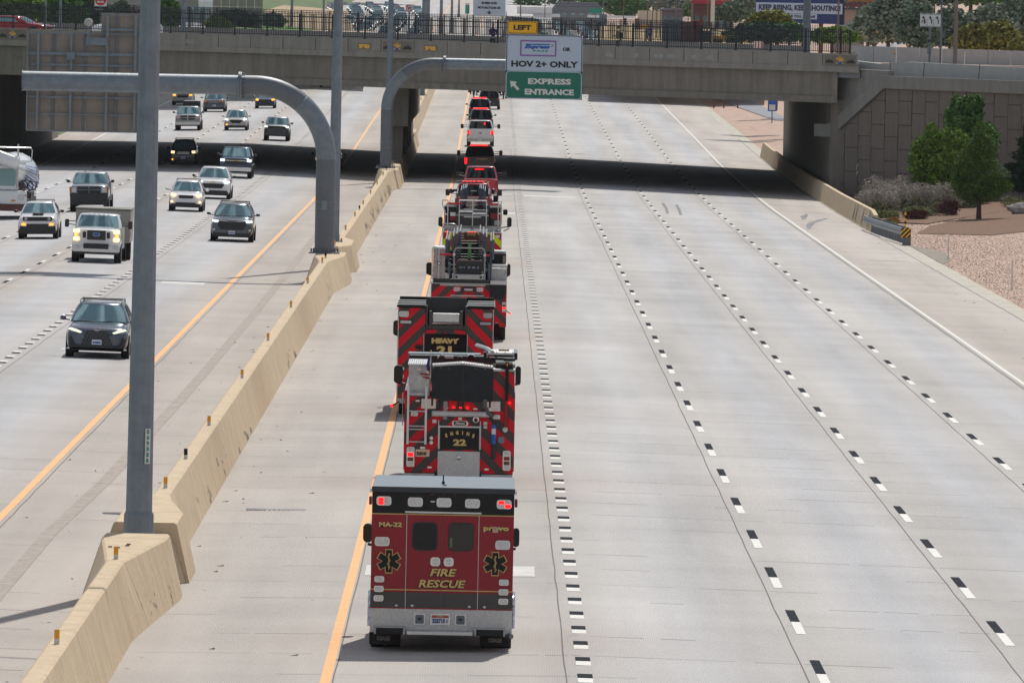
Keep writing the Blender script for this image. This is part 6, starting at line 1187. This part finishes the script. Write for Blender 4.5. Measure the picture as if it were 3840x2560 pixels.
# signs and posts on and beyond the overpass
def board(name,label,u0,u1,v0,v1,Y,m_,cat='road sign',post=None,pm='galvd',pw=.05,depth=.05):
    a,c=pt(u0,v0,Y),pt(u1,v1,Y); t=thing(name,label,cat,((a.x+c.x)/2,Y,c.z)); W_=c.x-a.x; H_=a.z-c.z
    MB().box(-W_/2,W_/2,0,depth,0,H_).build('sign_panel',m_,t)
    if post is not None: MB().tube([(0,depth+pw,H_),(0,depth+pw,post-c.z)],pw,8).build('post',M[pm],t)
    return t,W_,H_
t,W_,H_=board('road_sign','red and white DO NOT ENTER sign above the left part of the overpass fence',355,400,-22,25,600,M['white'],post=8.0)
MB().tube([(0,-.02,H_*.52),(0,-.005,H_*.52)],W_*.46,24).build('red_disc',mat('sign_red',(.6,.02,.02),.5),t); text('lettering','ENTER',.14,M['white'],t,0,-.03,H_*.36,w=.5,bold=.01); MB().box(-.22,.22,-.02,-.005,H_*.5,H_*.58).build('white_bar',M['white'],t)
t,W_,H_=board('road_sign','small black and white street plate under the DO NOT ENTER sign',348,392,31,43,600,M['sblack']); text('lettering','TRESSP',.12,M['white'],t,0,-.01,H_/2,w=.6)
t,W_,H_=board('road_sign','white no right turn sign with red ring standing behind the overpass fence',1521,1547,17,47,595,M['white'],post=8.0)
b=MB(); r=.22; b.tube([(r*math.cos(a/16*6.283),-.02,H_/2+r*math.sin(a/16*6.283)) for a in range(17)],.022,6); b.tube([(-.15,-.02,H_/2+.15),(.15,-.02,H_/2-.15)],.02,6); b.build('red_ring',MATS['sign_red'],t); b=MB(); b.plate([(-.07,H_/2-.13),(-.03,H_/2-.13),(-.03,H_/2),(.04,H_/2),(.04,H_/2-.04),(.13,H_/2+.03),(.04,H_/2+.10),(.04,H_/2+.05),(-.07,H_/2+.05)],-.012,-.005); b.build('arrow',M['sblack'],t)
t,W_,H_=board('overhead_sign','white overhead sign with black arrow and MOTORCYCLES OK lettering, beyond the overpass',1776,1895,-60,60,1100,M['swhite'])
text('lettering','BUSES AND',.30,M['sblack'],t,0,-.02,H_-2.45,w=2.0,bold=.02); text('lettering','MOTORCYCLES OK',.30,M['sblack'],t,0,-.02,H_-3.05,w=3.0,bold=.02); MB().plate([(0,.12),(-.35,.42),(-.1,.4),(-.07,.62),(.07,.62),(.1,.4),(.35,.42)],-.03,-.005).build('arrow',M['sblack'],t)
MB().tube([(-8,.3,H_*.6),(0,.3,H_*.6)],.35,14).build('arm',M['galv'],t); MB().tube([(-8,.3,H_*.6),(-8,.3,-9)],.35,14).build('column',M['galv'],t)
t,W_,H_=board('road_sign','tall narrow green sign with white cap beyond the overpass, left of the white overhead sign',1745,1760,20,53,1250,mat('faded_green',(.02,.30,.22),.5),post=6.5); MB().box(-W_/2,W_/2,-.01,.05,H_,H_+.3).build('white_cap',M['white'],t)
t,W_,H_=board('road_sign','pale green guide sign above the overpass fence, right of the express lane sign',2211,2257,31,51,1150,MATS['faded_green'],post=7.5)
t,W_,H_=board('traffic_signal','grey signal post with black signal head and control box above the overpass fence',2266,2276,12,24,640,M['trim'],'traffic signal'); MB().tube([(-.15,.1,.6),(-.15,.1,-3)],.05,8).build('post',M['galv'],t)
MB().box(-.45,.12,.2,.5,-1.4,-.6).build('control_box',M['galv'],t)
t,W_,H_=board('lane_sign','white lane use sign with three black turn arrows at the cross street barrier',3451,3527,52,102,545,M['white'],post=8.0,pw=.07)
b=MB(); frame_=[]
for x in (-.43,0,.43):
    s_=0 if x>-.4 else -.1; b.tube([(x+.08,-.02,H_*.22),(x+.09,-.02,H_*.5),(x-.02,-.02,H_*.68)],.028,5); b.plate([(x-.12,H_*.72),(x+.04,H_*.82),(x+.05,H_*.6)],-.03,-.015)
b.tube([(-.42,-.02,H_*.3),(-.36,-.02,H_*.5),(-.5,-.02,H_*.5),(-.55,-.02,H_*.3)],.025,5); b.build('arrows',M['sblack'],t); b=MB(); [b.box(x-.008,x+.008,-.008,0,.03,H_*.6) for x in(-.21,.21)]; b.box(-.62,.62,-.008,0,H_-.05,H_-.03); b.box(-.62,.62,-.008,0,.03,.05); b.build('border',M['sblack'],t)
MB().box(-.2,.25,.05,.3,-.95,-.82).build('solar_panel',M['trim'],t); MB().box(-.15,.1,.0,.3,-1.75-H_*0,-1.3).build('mount_box',M['galvd'],t)
for u,w_,Y,l,m_ in ((228,.09,600,'slim grey post behind the left part of the overpass fence','galv'),(172,.07,598,'thin pale post at the far left behind the overpass fence','galv'),(690,.18,640,'thick blue grey pole behind the overpass fence, right of the near lamp pole','galv'),(1096,.18,1000,'grey pole on the sandy slope beyond the overpass','galv'),(1215,.14,1000,'thin grey pole on the slope left of the queue','galv'),(3028,.29,585,'thick grey signal pole crossing the blue billboard','galvd'),(3146,.08,700,'brown post right of the billboard centre','wood'),(3532,.08,590,'dark slim pole right of the lane use sign','galvd'),(3587,.15,588,'tall grey utility pole at the gravel strip, right of the lane use sign','wood'),(270,.14,720,'brown wooden utility pole left behind the overpass fence','wood'),(2674,.27,1000,'thick white pole carrying the red sign','white'),(2340,.07,1100,'thin utility pole above the pale roofs','wood'),(2430,.07,1000,'utility pole in front of the cream building','wood'),(2449,.07,1010,'second utility pole in front of the cream building','wood'),(2464,.08,1005,'third utility pole in front of the cream building','wood'),(2479,.07,1020,'utility pole at the right corner of the cream building','wood'),(2536,.07,1100,'utility pole beyond the overpass between cream building and red sign','wood'),(2583,.06,1100,'utility pole left of the red sign','wood'),(2655,.08,980,'utility pole left of the thick white pole','wood'),(2045,.08,1300,'dark post near the white roofs','wood'),(1954,.09,1300,'dark post at the edge of the white roofs','rust')):
    a=pt(u,-30,Y); zb=7.6 if Y<650 else prof(Y); t=MB().tube([(0,0,0),(0,0,a.z+4-zb)],[w_,w_*.8],10).build('utility_pole' if m_=='wood' else 'pole',M[m_]); t.location=(a.x-.02*0,Y,zb); tag(t,l,'pole')
# billboard and buildings
t,W_,H_=board('billboard','blue billboard with KEEP RISING, KEEP SHOUTING! lettering behind the overpass fence','billboard' and 2835,3162,-30,92,780,mat('billboard_blue',(.02,.045,.17),.5),'billboard',depth=.4)
MB().box(-W_/2+.03,W_/2-.1,-.04,-.01,H_*.32,H_*.66).build('white_band',M['swhite'],t); MB().box(-W_*.26,W_*.2,-.04,-.01,H_*.14,H_*.31).build('white_band',M['swhite'],t)
text('lettering','KEEP RISING, KEEP SHOUTING!',.62,mat('billboard_ink',(.03,.04,.1),.5),t,0,-.06,H_*.49,w=W_*.93,bold=.03); text('lettering','WE HEAR YOU, KenGarff',.30,MATS['billboard_ink'],t,-W_*.03,-.06,H_*.22,w=W_*.42,bold=.015); MB().box(W_/2-.3,W_/2+.1,-.03,.41,-.05,H_).build('edge_panel',mat('billboard_dark',(.012,.015,.05),.5),t)
for x in (-2,2): MB().tube([(x,.3,0),(x,.3,-8)],.2,10).build('leg',M['rust'],t)
t=thing('goalpost_gantry','maroon steel goalpost frame carrying a sign, right of the billboard','sign support',tuple(pt(3225,172,760))); s_=760/F
for u in (3277,): MB().box((3270-3225)*s_,(3286-3225)*s_,-.2,.2,-6,148*s_).build('column',M['rust'],t)
MB().box((3165-3225)*s_,(3290-3225)*s_,-.25,.25,144*s_,160*s_).build('beam',M['rust'],t); MB().box((3175-3225)*s_,(3310-3225)*s_,-.3,-.26,164*s_,230*s_).build('sign_face',mat('sign_brown',(.35,.15,.05),.5,0,.6,.4),t)
t,W_,H_=board('shop_sign','red rooftop sign on the brown building, upper right beyond the overpass',2594,2745,-30,17,1150,mat('sign_crimson',(.42,.02,.05),.5),'sign',depth=.5); MB().box(-W_*.5+.3,W_/2+.5,.6,1,-1.6,0).build('backing',M['rust'],t); text('lettering','WALLRIGHT',.5,M['white'],t,.5,-.03,H_-.85,w=4)
def house(label,u0,u1,v0,v1,Y,wall,roof=None,rv=0,dep=12,wins=0,cat='building'):
    a,c=pt(u0,v0,Y),pt(u1,v1,Y); zg_=min(c.z,prof(Y)+2); t=thing('building',label,cat,((a.x+c.x)/2,Y,zg_)); W_=(c.x-a.x)/2; H_=a.z-zg_
    MB().box(-W_,W_,0,dep,-3,H_).build('wall',wall,t)
    if roof: 
        rh=rv*Y/F; MB().prism([(-W_-.4,-.5,H_+.01),(W_+.4,-.5,H_+.01),(W_*.8,-.5,H_+rh),(-W_*.8,-.5,H_+rh)],(0,0,0),(0,dep+1,0)).build('roof',roof,t)
    n=wins
    for i in range(n): x=-W_+2*W_*(i+.5)/n; MB().box(x-W_/n*.55,x+W_/n*.55,-.06,.02,H_*.35,H_*.75).build('window',M['glass'],t)
    return t
rfm=mat('grey_shingle',(.22,.225,.25),.9,0,.1,.2)
house('long low building with grey sloping roof, right of the express sign',2072,2258,42,64,1500,M['conw'],rfm,36,14,6)
house('cream flat fronted building with brown side wall, above the overpass fence',2398,2480,40,98,1150,mat('cream_wall',(.72,.62,.52),.8,0,.04,.3),None,0,14,0)
house('brown side building left of the cream one',2385,2397,70,98,1148,mat('brown_wall',(.20,.12,.09),.9),None,0,10,0)
house('grey brown low building between the cream building and the red sign',2482,2560,38,75,1250,mat('mauve_wall',(.17,.15,.17),.9),rfm,8,14,3)
house('brown building under the red rooftop sign',2600,2750,16,60,1200,M['rust'],None,0,14,5)
house('pale building with dark windows behind the billboard edge',3150,3242,36,92,1000,mat('tan_stucco',(.40,.31,.25),.9),mat('slate',(.07,.08,.1),.8),8,14,4)
house('white and grey apartment front left of the near lamp pole, over the fence',400,530,-30,30,760,M['conw'],None,0,14,4)
house('pale columned building right of the near lamp pole, over the fence',630,790,-30,36,1000,M['conw'],None,0,14,6)
t=thing('noise_wall','grey concrete panel wall behind the overpass fence, right of the white van','wall',tuple(pt(890,36,900))); s_=900/F
for i in range(6): x0=(797-890+31.5*i)*s_; MB().box(x0+.03,x0+31.5*s_-.03,0,.3,-2.5,9*s_).build('wall_panel',M['parapet'],t); MB().box(x0+.03,x0+31.5*s_-.03,0,.3,9*s_+.04,60*s_).build('wall_panel',M['parapet'],t)
t=thing('retaining_wall','long grey retaining wall along the ramp above the distant queue','retaining wall',tuple(pt(1400,20,1900))); s_=1900/F
for i in range(22): x0=(1000-1400+32*i)*s_; MB().box(x0+.04,x0+32*s_-.04,0,.4,-6+ (i*.15),(9+ (8-i*.8))*s_).build('wall_panel',M['ramp'] if i%5 else M['conw'],t)
# white roofs and pale lots strip, containers, machinery
for i,(u0,u1,v0,v1) in enumerate(((1940,2070,26,55),(2000,2100,52,66),(2205,2385,57,70),(2540,2665,66,76),(2685,2745,62,74),(2920,2990,66,80))):
    a,c=pt(u0,v0,1350),pt(u1,v1,1350); o=MB().box(0,c.x-a.x,0,10,0,a.z-c.z).build('parked_trailer',mat('bright_white',(.85,.83,.82),.6)); o.location=(a.x,1350,c.z); tag(o,['long white trailer with bright roof beside the ramp, right of the white overhead sign','low white trailer in front of the grey roofed building','long bright white trailer under the pale green guide sign','white trailer left of the thick white pole','short white trailer right of the thick white pole','white trailer at the foot of the billboard'][i],'trailer')
for l,u0,u1,v0,v1,m_ in (('dark red shipping container stacked behind the overpass fence, left one',2560,2610,82,140,M['rust']),('red shipping container behind the overpass fence, right one',2600,2638,78,128,mat('container_red',(.26,.04,.035),.7)),('dark blue container behind the overpass fence, right of the red ones',2612,2668,116,157,mat('container_blue',(.02,.035,.06),.7)),('grey blue shed behind the overpass fence between the utility poles',2488,2550,72,130,mat('shed_blue',(.10,.13,.18),.8))):
    a,c=pt(u0,v0,950),pt(u1,v1,950); t=thing('shipping_container' if 'container' in l else 'shed',l,'container' if 'container' in l else 'shed',(a.x,950,c.z)); W_=c.x-a.x; MB().box(0,W_,0,6,-1,a.z-c.z).build('shell',m_,t); b=MB(); n=7
    for i in range(n): b.box(W_*(i+.3)/n,W_*(i+.6)/n,-.04,-.001,-.9,a.z-c.z-.08)
    b.build('corrugation',m_,t,kind='stuff')
p=pt(2715,158,900); t=thing('bulldozer','yellow and black tracked construction machine behind the overpass fence','construction machine',(p.x,900,p.z)); s_=900/F
MB().box(-45*s_,45*s_,0,2,4*s_,24*s_).build('body',mat('machine_yellow',(.6,.35,.02),.5,0,.3,1),t,bevel=.05)
for s in (-1,1): MB().rrect(s*24*s_,3*s_,40*s_,14*s_,-.3,.3,.15,4).build('track',M['trim'],t)
MB().box(-10*s_,20*s_,.1,1.6,25*s_,40*s_).build('cab',M['trim'],t); MB().prism([(-52*s_,-.2,44*s_),(45*s_,-.2,26*s_),(45*s_,-.2,30*s_),(-52*s_,-.2,48*s_)],(0,0,0),(0,.5,0)).build('boom',M['galvd'],t)
t,W_,H_=board('road_sign','small orange banner sign behind the overpass fence below the cream building',2398,2446,95,107,700,mat('banner_orange',(.8,.38,.02),.6),post=5)
t,W_,H_=board('road_sign','small blue and white sign behind the overpass fence, right of the orange banner',2428,2444,108,136,690,M['sblue'],post=5); MB().box(-W_*.3,W_*.3,-.02,0,H_*.45,H_*.7).build('white_panel',M['white'],t)
t,W_,H_=board('road_sign','blue and white information sign beside the frontage road under the right end of the overpass',2880,2912,372,418,760,M['sblue'],post=.5); MB().box(-W_*.35,W_*.35,-.02,0,H_*.1,H_*.55).build('white_panel',M['white'],t)
t,W_,H_=board('road_sign','small sign with red and white stripes fixed to the right part of the near fence',2827,2859,155,182,533.,M['white'],depth=.02)
for i in range(3): MB().box(-W_/2+.08+.19*i,-W_/2+.14+.19*i,-.01,0,0,H_).build('red_stripe',MATS['sign_red'] if i<9 else None,t)
for u,l in ((2676,'leaning dark post'),(2714,'dark post'),(2766,'dark post')):
    a=pt(u,398,735); o=MB().tube([(0,0,-.2),(.25 if u==2676 else .05,0,1.2)],.06,8).build('post',M['rust']); o.location=a; tag(o,{2676:'leaning short dark post beside the frontage road, left of three',2714:'middle of three short dark posts beside the frontage road',2766:'rightmost of three short dark posts beside the frontage road'}[u],'post')
for u,v in ((3160,300),):
    pass
for i,(u,v) in enumerate(((2935,157),(2803,157),(3074,160),(3290,125),(3355,202),(3405,172),(3202,197))):
    a=pt(u,v,640 if v<165 and u<3100 else (546 if v>190 else 600)); t=thing('barrier_marker',['amber tab on the far parapet left of the thick signal pole','amber tab on the far parapet above the striped sign','amber tab on the far parapet right of the thick signal pole','amber tab on top of the far street barrier','amber tab at the joint of the ramp barrier','amber tab on the pale far barrier, near the lane use sign','amber tab where the fence ends'][i],'reflector tab',tuple(a)); MB().box(-.05,.05,-.01,.01,0,.13).build('reflector',M['orange'],t); MB().box(-.05,.05,-.012,.012,-.05,-.001).build('white_base',M['trim'],t)
# cars on the overpass
t,hw,hd=suv('red car crossing the overpass behind the fence at the far left',0,0,redp,4.7,1.82,1.45,.95,z=0,group='cars on the overpass'); t.location=(-29.9,573.,8.68); t.rotation_euler=(0,0,R(70)); front_bits(t,hw,[(.4,.75),(.45,.6)],1,.8,M['trim']); lamp_(t,'headlight',[(.55,.80),(.86,.86),(.86,.72),(.6,.68)],.0,M['lampg'])
t,hw,hd=suv('white car on the overpass, mostly hidden behind the back of the overhead sign',0,0,whitep,4.6,1.85,1.7,1.05,z=0,group='cars on the overpass'); t.location=(-26.9,573.5,8.66); t.rotation_euler=(0,0,R(-70))
a=pt(775,38,960); t=thing('van','white high roofed van above the fence, left of the grey panel wall','van',(a.x,960,a.z)); b=MB(); b.loft([[Vector((x*k,y,z)) for x,z in ((.95,.3),(1,1.2),(.9,zb),(-.9,zb),(-1,1.2),(-.95,.3))] for y,k,zb in ((0,.9,.95),(.3,1,1.3),(1.0,1,2.1),(1.8,1,2.5),(5.5,1,2.5))],sm=False); b.build('body',whitep,t,bevel=.08); MB().add([(-.75,.35,1.35),(.75,.35,1.35),(.68,.98,2.05),(-.68,.98,2.05)],[(0,1,2,3)]).build('windshield',M['glass'],t)
# people on the overpass
def stand(label,u,v,Y,top,low,bag=False,helmet=False):
    a=pt(u,v,Y+1.2); q=thing('person',label,'person',(a.x,Y+1.2,8.47))
    body('body',[((0,0,.95),.15,.11),((0,0,1.15),.16,.12),((0,0,1.40),.17,.11),((0,0,1.52),.055),((0,-.01,1.58),.05),((.19,0,1.40),.065),((.24,-.05,1.15),.05),((.10,-.25,1.15),.04),((-.19,0,1.40),.065),((-.24,-.05,1.15),.05),((-.10,-.25,1.15),.04)],[(0,1),(1,2),(2,3),(3,4),(2,5),(5,6),(6,7),(2,8),(8,9),(9,10)],top,q)
    body('legs',[((0,0,.94),.15,.11),((.09,0,.85),.10),((.10,0,.48),.07),((.10,.02,.08),.05),((.10,-.12,.04),.045),((-.09,0,.85),.10),((-.10,0,.48),.07),((-.10,.02,.08),.05),((-.10,-.12,.04),.045)],[(0,1),(1,2),(2,3),(3,4),(0,5),(5,6),(6,7),(7,8)],low,q)
    MB().ball((0,-.01,1.70),(.085,.10,.115),12,8).build('head',M['skin'],q); MB().ball((0,.02,1.74),(.095,.105,.10),12,6).build('hair' if not helmet else 'helmet',M['trim'],q)
    for s in(-1,1): MB().ball((s*.05,-.28,1.17),(.03,.05,.03),6,4).build('hand',M['skin'],q)
    MB().box(-.04,.04,-.34,-.30,1.14,1.24).build('phone' if not helmet else 'camera',M['trim'],q)
    if bag: MB().box(-.2,.2,.12,.32,1.0,1.45).build('backpack',M['trim'],q,bevel=.05)
    return q
stand('person in a purple top at the near fence, left of the yellow LEFT tab',1848,163,547.4,mat('purple_top',(.06,.02,.14),.8),mat('navy_trousers',(.01,.012,.035),.8))
q=stand('person with backpack and dark helmet behind the near fence, right of express sign',2316,183,543.8,mat('tan_top',(.22,.13,.07),.8),mat('brown_trousers',(.12,.08,.06),.8),True,True); q.rotation_euler=(0,0,R(-70)); MB().box(-.22,-.1,.05,.16,1.1,1.3).build('orange_strap',mat('orange_red',(.5,.08,.03),.7),q)
# trees beyond the overpass
random.seed(21)
VAR={}
def far_tree(name,label,u,v_top,v_bot,wpx,Y,key,n=1500,lf=.32,cat='tree',group=None):
    s_=Y/F; a=pt(u,v_bot,Y); H_=(v_bot-v_top)*s_; W_=wpx*s_/2
    lobes=[((0,0,H_*.5),(W_*.8,W_*.7,H_*.42)),((-W_*.45,0,H_*.42),(W_*.55,W_*.5,H_*.3)),((W_*.45,0,H_*.45),(W_*.55,W_*.5,H_*.32)),((W_*.1,0,H_*.75),(W_*.5,W_*.45,H_*.25)),((-W_*.3,-.3,H_*.68),(W_*.35,W_*.3,H_*.22))]
    t=thing(name,label,cat,(a.x,Y,a.z),0,group); leaves(lobes,n,lf,False,.5).build('crown',LM[key],t); MB().tube([(0,0,-1.5),(0,0,H_*.4)],[W_*.06+.05,W_*.04+.03],7).build('trunk',M['trunk'],t); return t
gt='trees beyond the overpass'
for i,(u,vt,vb,w_,Y,key,l,n) in enumerate((
 (60,-60,130,260,660,'decid','broad green tree at the far left above the red car',2600),(210,-50,130,230,680,'back','green tree behind the slim grey posts, left of the DO NOT ENTER sign',2400),(330,-30,125,200,690,'dk','dark green tree behind the DO NOT ENTER sign',2200),(450,5,110,120,720,'olive2','low olive tree below the apartment front',1500),(625,-20,125,110,700,'back','green tree hugging the right side of the near lamp pole',1800),
 (880,35,110,200,900,'dk','dark green tree in front of the grey panel wall',2000),(820,66,122,110,880,'lime','yellow green bush behind the fence, right of the near lamp pole',1400),(1010,50,110,140,950,'olive2','olive bush below the sandy slope',1500),
 (2345,-20,75,170,1500,'back','dark green tree above the cream building left end',1800),(2240,-35,40,150,1800,'back','green tree over the grey roofed building',1500),(2100,-30,25,160,2000,'olive2','distant green tree over the white roofs',1300),(1985,-25,30,120,2000,'back','distant dark green tree right of the white overhead sign',1200),(2530,-40,75,160,1500,'olive','grey green tree behind the utility poles',1800),(2450,-45,40,150,1600,'olive2','grey green tree behind the cream building',1500),(2600,15,70,90,1300,'back','green tree below the red sign',1200),(2740,8,90,140,1100,'olive2','green tree right of the thick white pole',1700),(2800,-40,80,130,1200,'olive','pale grey green tree left of the billboard',1600),
 (2880,34,160,220,720,'rusty','round green bush in front of the billboard left end',2600),(2850,80,168,260,700,'dk','dark green hedge tree behind the fence below the billboard',2600),(2960,85,165,160,705,'back','green tree behind the thick signal pole',1800),(3120,100,170,200,715,'decid','bright green bush below the billboard right end',1800),
 (3330,-40,185,230,700,'olive','large pale grey green tree left of the lane use sign',4200),(3255,20,185,150,720,'olive','grey green tree behind the maroon column',2500),(3440,10,190,180,690,'olive2','dark olive tree behind the lane use sign',3200),(3410,-50,120,170,760,'olive','tall pale olive tree above the lane use sign',2500),(3560,20,195,170,700,'olive2','olive tree behind the utility pole',2800),(3700,15,190,240,720,'olive','large grey green tree at upper right',3800),(3800,-10,170,200,760,'olive2','grey green tree cut by the right edge',2600),(3640,88,200,150,640,'rusty','rusty green bush behind the far street barrier, left one',2600),(3740,78,205,190,645,'rusty','rusty green bush behind the far street barrier, right one',3000),(3835,140,205,110,640,'rusty','low rusty bush at the right edge behind the far barrier',1200),
 (3500,-60,30,260,1100,'dk','dark distant tree at the top right',2000),(3640,-60,30,260,1150,'back','bright green distant tree at the top right',2000),(3200,-60,40,200,1300,'olive2','distant tree above the maroon frame',1500),(3780,-60,40,220,1200,'dk','distant dark tree in the upper right corner',1600))):
    far_tree('tree' if 'bush' not in l else 'bush',l,u,vt,vb,w_,Y,key,n,.22 if Y<1000 else .34,'tree' if 'bush' not in l else 'bush',gt)
# distant wooded rise that fills the top of the view
b=MB(); rz_=random.Random(9)
for i in range(16000):
    x=rz_.uniform(-330,420); y=rz_.uniform(2300,2900) if abs(x)<60 else rz_.uniform(1700,2800)
    if -45<x<30 and y<2250: continue
    z=G(0,y)+rz_.random()**1.5*14; s=rz_.uniform(.6,2.0); a=rz_.uniform(0,3.14); b.add([(x-s*math.cos(a),y,z-s*.6),(x+s*math.sin(a),y-s*.5,z-s*.2),(x+s*math.cos(a),y,z+s*.7),(x-s*.5,y+s*.5,z+s*.5)],[(0,1,2,3)])
b.build('distant_woods',leafmat('distant_green',(.13,.19,.14),.5),kind='stuff')
# slopes left of the distant queue, dry grass on the right
def slope(name,m_,pts): MB().add([tuple(pt(u,v,Y)) for u,v,Y in pts],[tuple(range(len(pts)))]).build(name,m_,kind='structure')
slope('sandy_slope',M['dry'],[(1045,150,1000),(1330,118,1240),(1300,40,1600),(1060,20,1500),(990,42,1300)])
slope('lower_path',mat('pale_path',(.55,.45,.36),.9,0,.1,.3),[(1000,150,860),(1400,152,860),(1400,112,1100),(1200,116,1000)])
slope('lawn',mat('lawn',(.10,.22,.03),.9,0,.2,.3),[(860,150,800),(1060,150,800),(1180,112,930),(1010,88,1000),(860,96,900)])
slope('side_road',M['asph'],[(640,150,760),(790,150,760),(765,88,900),(640,80,900)])
slope('dry_grass',mat('dry_grass',(.40,.29,.14),.95,0,.3,.3),[(2240,190,840),(2900,190,840),(2900,104,1240),(2240,92,1240)])
slope('ramp_road',M['road'],[(1900,62,1300),(2060,72,1250),(1990,40,1800),(1900,34,1800)])
# power cables
t=thing('power_cable','two thin overhead cables over the pale roofs at the top of the picture','cable',tuple(pt(2100,8,1000)))
for dv in (0,9): 
    P0=[pt(u,8+dv+ (u-1900)*.010+6*math.sin((u-1900)/640*math.pi),1000)-Vector(t.location) for u in range(1900,2560,60)]; MB().tube(P0,.035,4).build('cable',M['trim'],t)

# ---------------------------------------------------------------- air
hz=MB().box(-430,450,-20,4050,-1.6,62).build('haze',bpy.data.materials.new('haze_air'),kind='stuff'); m_=hz.data.materials[0]; m_.use_nodes=True; N_,Lk_=nodes(m_)
N_.remove(N_['Principled BSDF']); v_=N_.new('ShaderNodeVolumePrincipled'); v_.inputs['Color'].default_value=(.86,.92,1,1); v_.inputs['Density'].default_value=.000028; v_.inputs['Anisotropy'].default_value=.2; Lk_.new(v_.outputs[0],N_['Material Output'].inputs['Volume'])
